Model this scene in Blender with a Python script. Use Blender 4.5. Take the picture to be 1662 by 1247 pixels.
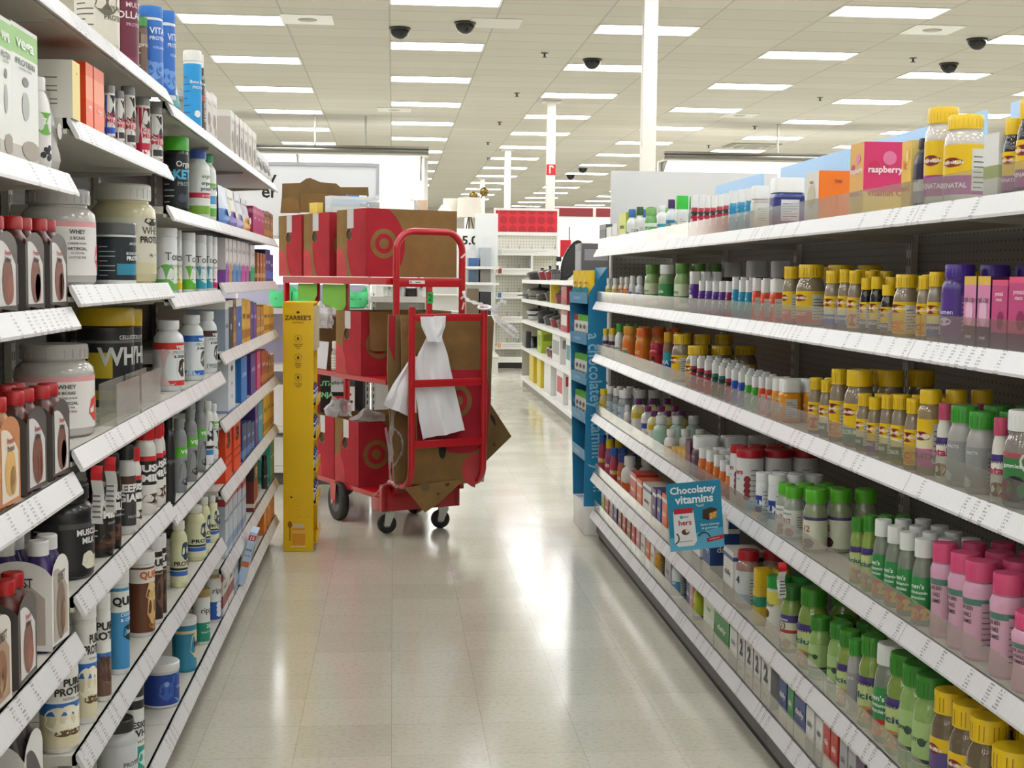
import bpy, bmesh, math, random
from mathutils import Vector, Matrix
from mathutils.geometry import tessellate_polygon
random.seed(7)
for o in list(bpy.data.objects): bpy.data.objects.remove(o)
SC = bpy.context.scene
COL = SC.collection
# ------------------------------------------------------------------ camera
F, CX, CY = 2250.0, 831.0, 623.5
YAW, PITCH, ROLL = math.radians(4.93), math.radians(4.36), 0.010
CAM = Vector((0, 0, 1.5))
cd = bpy.data.cameras.new('camera'); cam = bpy.data.objects.new('camera', cd); COL.objects.link(cam)
cd.sensor_width = 36; cd.lens = 36 * F / 1662; cd.clip_end = 200
ROT = Matrix.Rotation(-YAW, 3, 'Z') @ Matrix.Rotation(math.pi/2 - PITCH, 3, 'X') @ Matrix.Rotation(ROLL, 3, 'Z')
cam.matrix_world = Matrix.Translation(CAM) @ ROT.to_4x4()
SC.camera = cam
# ------------------------------------------------------------------ world, exposure, light strengths
w = bpy.data.worlds.new('world'); SC.world = w; w.use_nodes = True
w.node_tree.nodes['Background'].inputs[0].default_value = (1, .98, .94, 1)
w.node_tree.nodes['Background'].inputs[1].default_value = 0.0
vs = SC.view_settings; vs.view_transform = 'Standard'; vs.look = 'None'; vs.gamma = 1; vs.use_curve_mapping = False
vs.exposure = 0.0
CEIL_LIGHT = 15.5
CEIL_H = 4.5

# ------------------------------------------------------------------ helpers
def proj(p):
    q = ROT.transposed() @ (Vector(p) - CAM)
    return CX + F*q.x/-q.z, CY - F*q.y/-q.z
def ray(px, py):
    return ROT @ Vector(((px-CX)/F, -(py-CY)/F, -1))
def atY(px, py, Y):
    d = ray(px, py); t = (Y-CAM.y)/d.y
    return CAM + d*t
def on_plane(px, py, P0, n):
    d = ray(px, py); n = Vector(n); t = (Vector(P0)-CAM).dot(n)/d.dot(n)
    return CAM + d*t
def y_for(px, X, z):
    lo, hi = 0.8, 80.0
    for _ in range(50):
        m = (lo+hi)/2; x = proj((X, m, z))[0]
        if (X > 0 and x > px) or (X < 0 and x < px): lo = m
        else: hi = m
    return (lo+hi)/2
def z_for(py, X, Y):
    lo, hi = -2.0, 5.0
    for _ in range(40):
        m = (lo+hi)/2
        if proj((X, Y, m))[1] > py: lo = m
        else: hi = m
    return (lo+hi)/2
def lin(h):
    h = h.lstrip('#')
    if len(h) == 3: h = ''.join(c*2 for c in h)
    r = []
    for i in (0, 2, 4):
        c = int(h[i:i+2], 16)/255
        r.append(c/12.92 if c <= .04045 else ((c+.055)/1.055)**2.4)
    return (*r, 1)
MATS = {}
def mat(col, rough=.4, metal=0., emit=0., spec=.5, name=None, trans=0., alpha=1., coat=0.):
    k = (col, rough, metal, emit, spec, trans, alpha, coat)
    if k in MATS: return MATS[k]
    m = bpy.data.materials.new(name or 'm_'+col.strip('#')); m.use_nodes = True
    b = m.node_tree.nodes['Principled BSDF']
    b.inputs['Base Color'].default_value = lin(col); b.inputs['Roughness'].default_value = rough
    b.inputs['Metallic'].default_value = metal; b.inputs['Specular IOR Level'].default_value = spec
    if emit: b.inputs['Emission Color'].default_value = lin(col); b.inputs['Emission Strength'].default_value = emit
    if trans: b.inputs['Transmission Weight'].default_value = trans
    if coat: b.inputs['Coat Weight'].default_value = coat; b.inputs['Coat Roughness'].default_value = .08
    if alpha < 1: b.inputs['Alpha'].default_value = alpha
    MATS[k] = m; return m
def nodes(name):
    m = bpy.data.materials.new(name); m.use_nodes = True
    nt = m.node_tree; return m, nt, nt.nodes['Principled BSDF']
def N(nt, t, **kw):
    n = nt.nodes.new(t)
    for k, v in kw.items():
        if k.startswith('i_'): n.inputs[k[2:].replace('_', ' ')].default_value = v
        else: setattr(n, k, v)
    return n
def ramp(nt, fac, stops):
    r = N(nt, 'ShaderNodeValToRGB'); e = r.color_ramp.elements
    while len(e) < len(stops): e.new(.5)
    for s, (p, c) in zip(e, stops): s.position = p; s.color = c if len(c) == 4 else (*c, 1)
    nt.links.new(fac, r.inputs[0]); return r.outputs[0]

class MB:
    def __init__(s): s.v = []; s.f = []; s.mi = []; s.sm = []; s.m = []
    def mat(s, m):
        if isinstance(m, str): m = mat(m)
        if m not in s.m: s.m.append(m)
        return s.m.index(m)
    def add(s, vs, fs, m, smooth=False):
        o = len(s.v); s.v += [tuple(p) for p in vs]; i = s.mat(m)
        for f in fs: s.f.append([o+k for k in f]); s.mi.append(i); s.sm.append(smooth)
        return s
    def box(s, x0, x1, y0, y1, z0, z1, m, M=None):
        v = [(x, y, z) for z in (z0, z1) for y in (y0, y1) for x in (x0, x1)]
        if M is not None: v = [M @ Vector(p) for p in v]
        return s.add(v, [(0,2,3,1),(4,5,7,6),(0,1,5,4),(2,6,7,3),(0,4,6,2),(1,3,7,5)], m)
    def bbox(s, x0, x1, y0, y1, z0, z1, m, b=.004, M=None):   # box with chamfered edges
        bm = bmesh.new(); bmesh.ops.create_cube(bm, size=1)
        for v in bm.verts: v.co = Vector(((x0+x1)/2+v.co.x*(x1-x0), (y0+y1)/2+v.co.y*(y1-y0), (z0+z1)/2+v.co.z*(z1-z0)))
        bmesh.ops.bevel(bm, geom=bm.edges[:], offset=b, segments=2, affect='EDGES', profile=.6)
        bm.verts.index_update()
        vs = [v.co.copy() for v in bm.verts]
        if M is not None: vs = [M @ p for p in vs]
        fs = [[v.index for v in f.verts] for f in bm.faces]; bm.free()
        return s.add(vs, fs, m, True)
    def quad(s, a, b, c, d, m): return s.add([a, b, c, d], [(0,1,2,3)], m)
    def prism(s, poly, dirv, m, side=None, holes=()):          # planar polygon of 3D points, extruded by dirv
        P = [Vector(p) for p in poly]; D = Vector(dirv); loops = [P]+[[Vector(p) for p in h] for h in holes]
        tris = tessellate_polygon(loops) ; flat = [p for l in loops for p in l]; n = len(flat)
        s.add(flat, [tuple(t) for t in tris], m); s.add([p+D for p in flat], [tuple(reversed(t)) for t in tris], m)
        for l in loops:
            k = len(l); s.add(l+[p+D for p in l], [(i, (i+1) % k, k+(i+1) % k, k+i) for i in range(k)], side or m)
        return s
    def lathe(s, prof, m, n=28, sq=0, c=(0,0,0), R=1, H=1, smooth=True, mats=None):
        vs = []; fs = []
        for r, z in prof:
            for i in range(n):
                a = 2*math.pi*i/n; q = r*R*cs(a, sq)
                vs.append((c[0]+q*math.sin(a), c[1]-q*math.cos(a), c[2]+z*H))
        for j in range(len(prof)-1):
            for i in range(n):
                k = (i+1) % n; fs.append((j*n+i, j*n+k, (j+1)*n+k, (j+1)*n+i))
        return s.add(vs, fs, m, smooth)
    def cyl(s, p, q, r, m, n=14, r2=None):
        return s.tube([p, q], r, m, n, r2=r2)
    def tube(s, path, r, m, n=12, r2=None, closed=False):
        P = [Vector(p) for p in path]; k = len(P); vs = []; up = None
        for i, p in enumerate(P):
            if closed: t = (P[(i+1) % k]-P[i-1]).normalized()
            else: t = (P[min(i+1, k-1)]-P[max(i-1, 0)]).normalized()
            if up is None:
                up = Vector((0,0,1)) if abs(t.z) < .9 else Vector((1,0,0))
            a = t.cross(up).normalized(); b = a.cross(t).normalized(); up = b
            rr = r if r2 is None else r+(r2-r)*i/(k-1)
            vs += [p+a*rr*math.cos(2*math.pi*j/n)+b*rr*math.sin(2*math.pi*j/n) for j in range(n)]
        fs = [(i*n+j, ((i+1) % k)*n+j, ((i+1) % k)*n+(j+1) % n, i*n+(j+1) % n) for i in range(k if closed else k-1) for j in range(n)]
        s.add(vs, fs, m, True)
        if not closed: s.add(vs[:n], [tuple(range(n))], m); s.add(vs[-n:], [tuple(reversed(range(n)))], m)
        return s
    def sphere(s, c, r, m, n=16, k=10, sc=(1,1,1), half=False):
        pr = []
        for j in range(k+1):
            a = -math.pi/2+math.pi*j/k*(0.5 if half else 1)
            pr.append((math.cos(a), math.sin(a)))
        o = len(s.v); s.lathe(pr, m, n)
        for i in range(o, len(s.v)):
            x, y, z = s.v[i]; s.v[i] = (c[0]+x*r*sc[0], c[1]+y*r*sc[1], c[2]+z*r*sc[2])
        return s
    def mesh(s, name):
        me = bpy.data.meshes.new(name); me.from_pydata(s.v, [], s.f)
        for m in s.m: me.materials.append(m)
        me.polygons.foreach_set('material_index', s.mi); me.polygons.foreach_set('use_smooth', s.sm)
        if any(s.sm): me.set_sharp_from_angle(angle=math.radians(38))
        me.update(); return me
    def build(s, name, parent=None, loc=None, rz=0):
        return link(name, s.mesh(name), parent, loc, rz)
def link(name, me, parent=None, loc=None, rz=0):
    o = bpy.data.objects.new(name, me); COL.objects.link(o)
    if parent: o.parent = parent
    if loc is not None: o.location = loc
    if rz: o.rotation_euler.z = rz
    return o
def thing(name, label, cat, loc=(0,0,0), rz=0, group=None):
    o = link(name, None, None, loc, rz); o.empty_display_size = .05
    return tag(o, label, cat, group)
def tag(o, label, cat, group=None, kind=None):
    o['label'] = label; o['category'] = cat
    if group: o['group'] = group
    if kind: o['kind'] = kind
    return o
def struct(o):
    o['kind'] = 'structure'; return o
def cs(a, sq):
    if not sq: return 1
    return (abs(math.cos(a))**sq+abs(math.sin(a))**sq)**(-1/sq)*.93
ORD = ['', 'first', 'second', 'third', 'fourth', 'fifth', 'sixth', 'seventh', 'eighth', 'ninth', 'tenth', 'eleventh', 'twelfth', 'thirteenth',
       'fourteenth', 'fifteenth', 'sixteenth', 'seventeenth', 'eighteenth', 'nineteenth', 'twentieth']
TXT = {}
def text(s, bold=.0, step=.16):
    k = (s, bold)
    if k in TXT: return TXT[k]
    c = bpy.data.curves.new('t', 'FONT'); c.body = s; c.align_x = 'CENTER'; c.align_y = 'CENTER'; c.resolution_u = 2; c.offset = bold
    c.fill_mode = 'FRONT'
    o = bpy.data.objects.new('t', c); me = bpy.data.meshes.new_from_object(o)
    bm = bmesh.new(); bm.from_mesh(me)
    xs = [v.co.x for v in bm.verts] or [0]
    x = min(xs)+step
    while x < max(xs) and step:
        bmesh.ops.bisect_plane(bm, geom=bm.verts[:]+bm.edges[:]+bm.faces[:], plane_co=(x,0,0), plane_no=(1,0,0)); x += step
    bm.verts.index_update()
    r = ([(v.co.x, v.co.y) for v in bm.verts], [[v.index for v in f.verts] for f in bm.faces])
    bm.free(); bpy.data.meshes.remove(me); bpy.data.objects.remove(o); bpy.data.curves.remove(c)
    TXT[k] = r; return r
def put_text(mb, s, O, U, V, size, m, bold=.01, off=0, lx=1):   # flat text at O, along U (right) and V (up)
    vs, fs = text(s, bold, 0); U = Vector(U); V = Vector(V); n = U.cross(V); O = Vector(O)+n*off
    mb.add([O+U*(x*size*lx)+V*(y*size) for x, y in vs], fs, m)
def disc_pts(n, cx, cy, rx, ry=None): return [(cx+rx*math.cos(2*math.pi*i/n), cy+(ry or rx)*math.sin(2*math.pi*i/n)) for i in range(n)]
def clip(poly, x0, x1, y0, y1):
    for ax, lim, sg in ((0, x0, 1), (0, x1, -1), (1, y0, 1), (1, y1, -1)):
        out = []
        for i in range(len(poly)):
            p, q = poly[i-1], poly[i]; a = (p[ax]-lim)*sg; b = (q[ax]-lim)*sg
            if (a >= 0) != (b >= 0):
                t = a/(a-b); out.append((p[0]+(q[0]-p[0])*t, p[1]+(q[1]-p[1])*t))
            if b >= 0: out.append(q)
        poly = out
        if not poly: return []
    return poly
def put_poly(mb, pts, O, U, V, m, off=.0008):
    if len(pts) < 3: return
    U = Vector(U); V = Vector(V); n = U.cross(V); O = Vector(O)+n*off
    mb.add([O+U*x+V*y for x, y in pts], [tuple(range(len(pts)))], m)

# ------------------------------------------------------------------ shared materials
WHITE = mat('#e6e4de', .45, name='white_paint'); SHELF = mat('#c9c6bb', .4, name='shelf_enamel'); RAILM = mat('#dcdad6', .4)
def acrylic():
    m, nt, b = nodes('clear_acrylic')
    t = N(nt, 'ShaderNodeBsdfTransparent'); t.inputs[0].default_value = (.90, .90, .87, 1)
    g = N(nt, 'ShaderNodeBsdfGlossy'); g.inputs['Roughness'].default_value = .12; g.inputs[0].default_value = (.9, .9, .88, 1)
    d = N(nt, 'ShaderNodeBsdfDiffuse'); d.inputs[0].default_value = (.6, .59, .55, 1)
    mx = N(nt, 'ShaderNodeMixShader'); mx.inputs[0].default_value = .35; nt.links.new(g.outputs[0], mx.inputs[1]); nt.links.new(d.outputs[0], mx.inputs[2])
    lw = N(nt, 'ShaderNodeLayerWeight'); fr = N(nt, 'ShaderNodeMath', operation='POWER'); nt.links.new(lw.outputs['Facing'], fr.inputs[0]); fr.inputs[1].default_value = 4.0
    ad = N(nt, 'ShaderNodeMath', operation='ADD'); nt.links.new(fr.outputs[0], ad.inputs[0]); ad.inputs[1].default_value = .05
    m2 = N(nt, 'ShaderNodeMixShader'); nt.links.new(ad.outputs[0], m2.inputs[0]); nt.links.new(t.outputs[0], m2.inputs[1]); nt.links.new(mx.outputs[0], m2.inputs[2])
    nt.links.new(m2.outputs[0], nt.nodes['Material Output'].inputs[0]); return m
ACR = acrylic()
def film():
    m, nt, b = nodes('thin_plastic_film')
    t = N(nt, 'ShaderNodeBsdfTransparent'); t.inputs[0].default_value = (.95, .95, .95, 1)
    b.inputs['Base Color'].default_value = lin('#eeeef0'); b.inputs['Roughness'].default_value = .15; b.inputs['Specular IOR Level'].default_value = .9
    mx = N(nt, 'ShaderNodeMixShader'); lw = N(nt, 'ShaderNodeLayerWeight'); lw.inputs[0].default_value = .5
    r = ramp(nt, lw.outputs['Facing'], [(.0, (.22,)*3), (.8, (.6,)*3)])
    nt.links.new(r, mx.inputs[0]); nt.links.new(t.outputs[0], mx.inputs[1]); nt.links.new(b.outputs[0], mx.inputs[2])
    nt.links.new(mx.outputs[0], nt.nodes['Material Output'].inputs[0]); return m
FILM = film()
def rail_mat():
    m, nt, b = nodes('price_rail_strip')
    def M(op, a, c=None):
        n = N(nt, 'ShaderNodeMath', operation=op)
        for k, v in ((0, a), (1, c)):
            if v is None: continue
            if isinstance(v, (int, float)): n.inputs[k].default_value = v
            else: nt.links.new(v, n.inputs[k])
        return n.outputs[0]
    tc = N(nt, 'ShaderNodeTexCoord'); sp = N(nt, 'ShaderNodeSeparateXYZ'); nt.links.new(tc.outputs['Object'], sp.inputs[0])
    Y, Z = sp.outputs['Y'], sp.outputs['Z']
    def white(a, c):
        cb = N(nt, 'ShaderNodeCombineXYZ'); nt.links.new(a, cb.inputs[0]); nt.links.new(c, cb.inputs[1])
        w = N(nt, 'ShaderNodeTexWhiteNoise', noise_dimensions='2D'); nt.links.new(cb.outputs[0], w.inputs['Vector']); return w.outputs['Value']
    cy = M('DIVIDE', Y, .046); cell = M('FLOOR', cy); u = M('FRACT', cy); row = M('FLOOR', M('DIVIDE', Z, .3))
    tagm = M('GREATER_THAN', white(cell, row), .60)
    ins = M('MULTIPLY', M('GREATER_THAN', u, .18), M('LESS_THAN', u, .62))
    zl = M('DIVIDE', Z, .0062); line = M('LESS_THAN', M('FRACT', zl), .55)
    ch = M('GREATER_THAN', white(M('FLOOR', M('DIVIDE', Y, .0023)), M('FLOOR', zl)), .35)
    f = M('MULTIPLY', M('MULTIPLY', tagm, ins), M('MULTIPLY', line, ch))
    edge = M('LESS_THAN', u, .02); g = M('MAXIMUM', f, M('MULTIPLY', edge, .35))
    mx = N(nt, 'ShaderNodeMix', data_type='RGBA'); nt.links.new(g, mx.inputs[0])
    mx.inputs[6].default_value = lin('#d3d1d1'); mx.inputs[7].default_value = lin('#8f8c8c')
    nt.links.new(mx.outputs[2], b.inputs['Base Color']); b.inputs['Roughness'].default_value = .28; return m
RAIL = rail_mat()
def peg_mat(name, col, dark, pitch=.0254, r=.13):
    m, nt, b = nodes(name)
    tc = N(nt, 'ShaderNodeTexCoord'); sp = N(nt, 'ShaderNodeSeparateXYZ'); nt.links.new(tc.outputs['Object'], sp.inputs[0])
    s = N(nt, 'ShaderNodeMath', operation='ADD'); nt.links.new(sp.outputs['X'], s.inputs[0]); nt.links.new(sp.outputs['Y'], s.inputs[1])
    def cell(sock):
        d = N(nt, 'ShaderNodeMath', operation='DIVIDE'); d.inputs[1].default_value = pitch; nt.links.new(sock, d.inputs[0])
        f = N(nt, 'ShaderNodeMath', operation='FRACT'); nt.links.new(d.outputs[0], f.inputs[0])
        u = N(nt, 'ShaderNodeMath', operation='SUBTRACT'); u.inputs[1].default_value = .5; nt.links.new(f.outputs[0], u.inputs[0])
        q = N(nt, 'ShaderNodeMath', operation='MULTIPLY'); nt.links.new(u.outputs[0], q.inputs[0]); nt.links.new(u.outputs[0], q.inputs[1]); return q.outputs[0]
    a = N(nt, 'ShaderNodeMath', operation='ADD'); nt.links.new(cell(s.outputs[0]), a.inputs[0]); nt.links.new(cell(sp.outputs['Z']), a.inputs[1])
    l = N(nt, 'ShaderNodeMath', operation='LESS_THAN'); l.inputs[1].default_value = r*r; nt.links.new(a.outputs[0], l.inputs[0])
    mx = N(nt, 'ShaderNodeMix', data_type='RGBA'); nt.links.new(l.outputs[0], mx.inputs[0])
    mx.inputs[6].default_value = lin(col); mx.inputs[7].default_value = lin(dark)
    nt.links.new(mx.outputs[2], b.inputs['Base Color']); b.inputs['Roughness'].default_value = .5; return m
PEG = peg_mat('pegboard', '#807e74', '#171715')
PEGD = peg_mat('dark_pegboard', '#6d6963', '#151514')
PEGW = peg_mat('white_pegboard', '#dad8ca', '#8f8d80', .05, .16)
def cardboard(name, col):
    m, nt, b = nodes(name)
    n = N(nt, 'ShaderNodeTexNoise', i_Scale=9.0, i_Detail=6.0); tc = N(nt, 'ShaderNodeTexCoord'); nt.links.new(tc.outputs['Object'], n.inputs['Vector'])
    c = lin(col); r = ramp(nt, n.outputs[0], [(.3, tuple(x*.86 for x in c[:3])), (.7, tuple(min(1, x*1.08) for x in c[:3]))])
    nt.links.new(r, b.inputs['Base Color']); b.inputs['Roughness'].default_value = .75; b.inputs['Specular IOR Level'].default_value = .2
    wv = N(nt, 'ShaderNodeTexWave', i_Scale=70.0); nt.links.new(tc.outputs['Object'], wv.inputs['Vector'])
    bp = N(nt, 'ShaderNodeBump', i_Strength=.08); nt.links.new(wv.outputs[0], bp.inputs['Height']); nt.links.new(bp.outputs[0], b.inputs['Normal'])
    return m
KRAFT = cardboard('kraft_cardboard', '#88693f'); KRAFT2 = cardboard('brown_cardboard', '#7d6340'); BOXRED = cardboard('red_printed_cardboard', '#a82834')
BOXRED2 = cardboard('light_red_ink', '#c04a4c')
CARTRED = mat('#b4101c', .3, coat=.4, name='red_enamel')

# ------------------------------------------------------------------ room shell
def floor_mat():
    m, nt, b = nodes('waxed_vinyl_tile')
    tc = N(nt, 'ShaderNodeTexCoord')
    br = N(nt, 'ShaderNodeTexBrick', offset=0.0, i_Scale=1.0); br.inputs['Brick Width'].default_value = .305; br.inputs['Row Height'].default_value = .305
    br.inputs['Mortar Size'].default_value = .0012; br.inputs['Color1'].default_value = lin('#d3cfbf'); br.inputs['Color2'].default_value = lin('#cbc7b6'); br.inputs['Mortar'].default_value = lin('#b6b2a2')
    nt.links.new(tc.outputs['Object'], br.inputs['Vector'])
    n = N(nt, 'ShaderNodeTexNoise', i_Scale=60.0, i_Detail=6.0); nt.links.new(tc.outputs['Object'], n.inputs['Vector'])
    sp = ramp(nt, n.outputs[0], [(.36, (.82,.81,.78)), (.50, (1,1,1))])
    mu = N(nt, 'ShaderNodeMix', data_type='RGBA', blend_type='MULTIPLY'); mu.inputs[0].default_value = .6
    nt.links.new(br.outputs[0], mu.inputs[6]); nt.links.new(sp, mu.inputs[7]); nt.links.new(mu.outputs[2], b.inputs['Base Color'])
    n2 = N(nt, 'ShaderNodeTexNoise', i_Scale=2.2, i_Detail=5.0); nt.links.new(tc.outputs['Object'], n2.inputs['Vector'])
    rr = ramp(nt, n2.outputs[0], [(.3, (.10,)*3), (.7, (.24,)*3)]); nt.links.new(rr, b.inputs['Roughness'])
    n3 = N(nt, 'ShaderNodeTexNoise', i_Scale=5.0, i_Detail=2.0); nt.links.new(tc.outputs['Object'], n3.inputs['Vector'])
    bp = N(nt, 'ShaderNodeBump', i_Strength=.05, i_Distance=.02); nt.links.new(n3.outputs[0], bp.inputs['Height']); nt.links.new(bp.outputs[0], b.inputs['Normal'])
    b.inputs['Specular IOR Level'].default_value = .6; b.inputs['Coat Weight'].default_value = .35; b.inputs['Coat Roughness'].default_value = .12
    return m
def ceil_mat():
    m, nt, b = nodes('ceiling_tile')
    tc = N(nt, 'ShaderNodeTexCoord')
    br = N(nt, 'ShaderNodeTexBrick', offset=0.0, i_Scale=1.0); br.inputs['Brick Width'].default_value = 1.23; br.inputs['Row Height'].default_value = .606
    br.inputs['Mortar Size'].default_value = .012; br.inputs['Color1'].default_value = lin('#cdc9be'); br.inputs['Color2'].default_value = lin('#c7c3b8'); br.inputs['Mortar'].default_value = lin('#b2aea3')
    nt.links.new(tc.outputs['Object'], br.inputs['Vector']); nt.links.new(br.outputs[0], b.inputs['Base Color']); b.inputs['Roughness'].default_value = .9
    b.inputs['Specular IOR Level'].default_value = .1; return m
XL, XR, YB, YF = -12, 26, -8, 60
struct(MB().box(XL, XR, YB, YF, -.1, 0, floor_mat()).build('floor'))
co = MB().box(XL, XR, YB, YF, 0, .1, ceil_mat()).build('ceiling', loc=(-.05, .23, CEIL_H)); struct(co)
WALL = mat('#d8d4c8', .8, name='wall_paint')
for nm, a in (('wall_left', (XL-.1, XL, YB, YF)), ('wall_right', (XR, XR+.1, YB, YF)), ('wall_back', (XL, XR, YF, YF+.1)), ('wall_front', (XL, XR, YB-.1, YB))):
    struct(MB().box(*a, 0, CEIL_H, WALL).build(nm))
# ceiling light panels
LE = mat('#f8fbff', .5, emit=CEIL_LIGHT, name='light_diffuser'); FR = mat('#e8e6e0', .5)
fm = MB()
for a in ((-.61, -.585, -.305, .305), (.585, .61, -.305, .305), (-.585, .585, -.305, -.28), (-.585, .585, .28, .305)): fm.box(*a, -.012, -.001, FR)
fm = fm.mesh('frame'); dm = MB().box(-.585, .585, -.28, .28, -.006, -.001, LE).mesh('diffuser')
ROWN = {-4: 'fourth left', -3: 'third left', -2: 'second left', -1: 'left', 0: 'centre', 1: 'first right', 2: 'second right', 3: 'third right', 4: 'fourth right', 5: 'fifth right', 6: 'sixth right', 7: 'seventh right'}
for k in range(-4, 8):
    seen_n = 0
    for n in range(-7, 15):
        X = .56+2.46*k; Y = (15.27 if k % 2 == 0 else 16.75)+3.03*n
        if Y < YB+.5 or Y > YF-1 or X < XL+1 or X > XR-1: continue
        px, py = proj((X, Y, CEIL_H)) if Y > .5 else (0, -999)
        vis = py > -5 and -60 < px < 1720; seen_n += vis
        if k < -2 and n > 2: continue
        if vis: lb = f'lit ceiling panel, {ORD[seen_n]} in view of the {ROWN[k]} row'; gp = 'lit ceiling panels in rows'
        else: lb = 'lit ceiling panel overhead out of the frame'; gp = 'ceiling panels out of frame'
        t = thing('ceiling_light', lb, 'ceiling light', (X, Y, CEIL_H), group=gp)
        link('frame', fm, t); link('diffuser', dm, t)
# steel columns
for i, Y in enumerate((14.5, 23.6, 32.6, 41.8, 50.9)):
    c = MB().bbox(-.072, .072, -.072, .072, 0, CEIL_H-.001, mat('#e6e3da', .5), .006)
    t = thing('column', ['square white steel column nearest the camera, rising behind grey panel', 'white steel column with the red extinguisher sign', 'third white steel column down the store',
              'fourth white steel column down the store', 'fifth white steel column, farthest and smallest'][i], 'column', (2.655, Y, 0), group='white steel columns')
    c.build('shaft', t)
    MB().box(-.16, .16, -.16, .16, CEIL_H-.03, CEIL_H-.002, mat('#d2cfc5')).build('cap_plate', t)
    if i == 1:
        s = MB().box(-.078, .078, -.076, -.0725, 3.25, 3.43, '#d0202c')
        s.box(-.03, -.008, -.0775, -.0758, 3.28, 3.40, '#f4f2ee'); s.box(-.03, .035, -.0775, -.0758, 3.385, 3.41, '#f4f2ee'); s.box(.025, .042, -.0775, -.0758, 3.37, 3.395, '#f4f2ee')
        s.build('extinguisher_sign', t)
# dome cameras, speaker plates, sprinklers, vent
def ceil_pt(px, py):
    d = ray(px, py); t = (CEIL_H-1.5)/d.z; return CAM+d*t
for i, (px, py, lb) in enumerate(((649, 45, 'black dome camera, left of the nearest pair'), (755, 36, 'black dome camera, right of the nearest pair'), (961, 96, 'black dome camera left of the nearest column'),
        (1586, 63, 'black dome camera at far right beside a light panel'), (1540, 103, 'black dome camera just above a right light panel'), (946, 273, 'small distant black dome camera, right of a pair'), (926, 284, 'small distant black dome camera, left of a pair'))):
    p = ceil_pt(px, py); t = thing('dome_camera', lb, 'security camera', (p.x, p.y, CEIL_H), group='black ceiling dome cameras')
    MB().lathe([(0,-.003),(.13,-.003),(.13,-.02),(.11,-.03)], mat('#2a2926', .4), 24).build('mount_ring', t)
    b = MB().sphere((0,0,-.025), .115, mat('#0c0c0c', .12), 24, 10, half=True); b.build('dome', t)
for i, (px, py, s) in enumerate(((499, 31, 'left of the centre light row'), (756, 36, 'above the right dome of the nearest pair'), (1513, 48, 'at upper right'), (640, 178, 'far, left of centre row'), (1200, 187, 'far right'))):
    p = ceil_pt(px, py); t = thing('ceiling_speaker', f'flat square ceiling speaker panel {s}', 'speaker', (p.x+(.35 if i == 1 else 0), p.y, CEIL_H))
    MB().box(-.3, .3, -.3, .3, -.008, -.001, '#d5d2c8').build('panel', t)
    if i != 1: MB().lathe([(0,-.016),(.1,-.016),(.115,-.009),(.115,-.0085)], mat('#a9a69c', .6), 20).build('grille', t)
for side, pts in (('right', ((1482, 94), (1331, 158), (1225, 205), (1150, 236))), ('left', ((884, 86), (839, 151), (811, 198), (792, 231), (792, 256)))):
    for i, (px, py) in enumerate(pts):
        p = ceil_pt(px, py); t = thing('sprinkler', f'{ORD[i+1]} nearest small dark ceiling sprinkler {side} of the nearest white column', 'sprinkler', (p.x, p.y, CEIL_H), group='ceiling sprinklers')
        MB().lathe([(0,-.001),(.05,-.001),(.05,-.008),(.015,-.012),(.015,-.05),(.035,-.055),(.035,-.06),(0,-.062)], mat('#57534c', .4, .5), 12).build('head', t)
p = ceil_pt(1220, 236); t = thing('ceiling_vent', 'large square ceiling air vent above the right lit canopy', 'vent', (p.x, p.y, CEIL_H))
v = MB()
for k in range(5): v.box(-.55+.1*k, .55-.1*k, -.5+.1*k, .5-.1*k, -.02-.012*k, -.005-.012*k, mat('#b9b6ab' if k % 2 else '#8d8a81', .5))
v.build('louvre', t)
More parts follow.
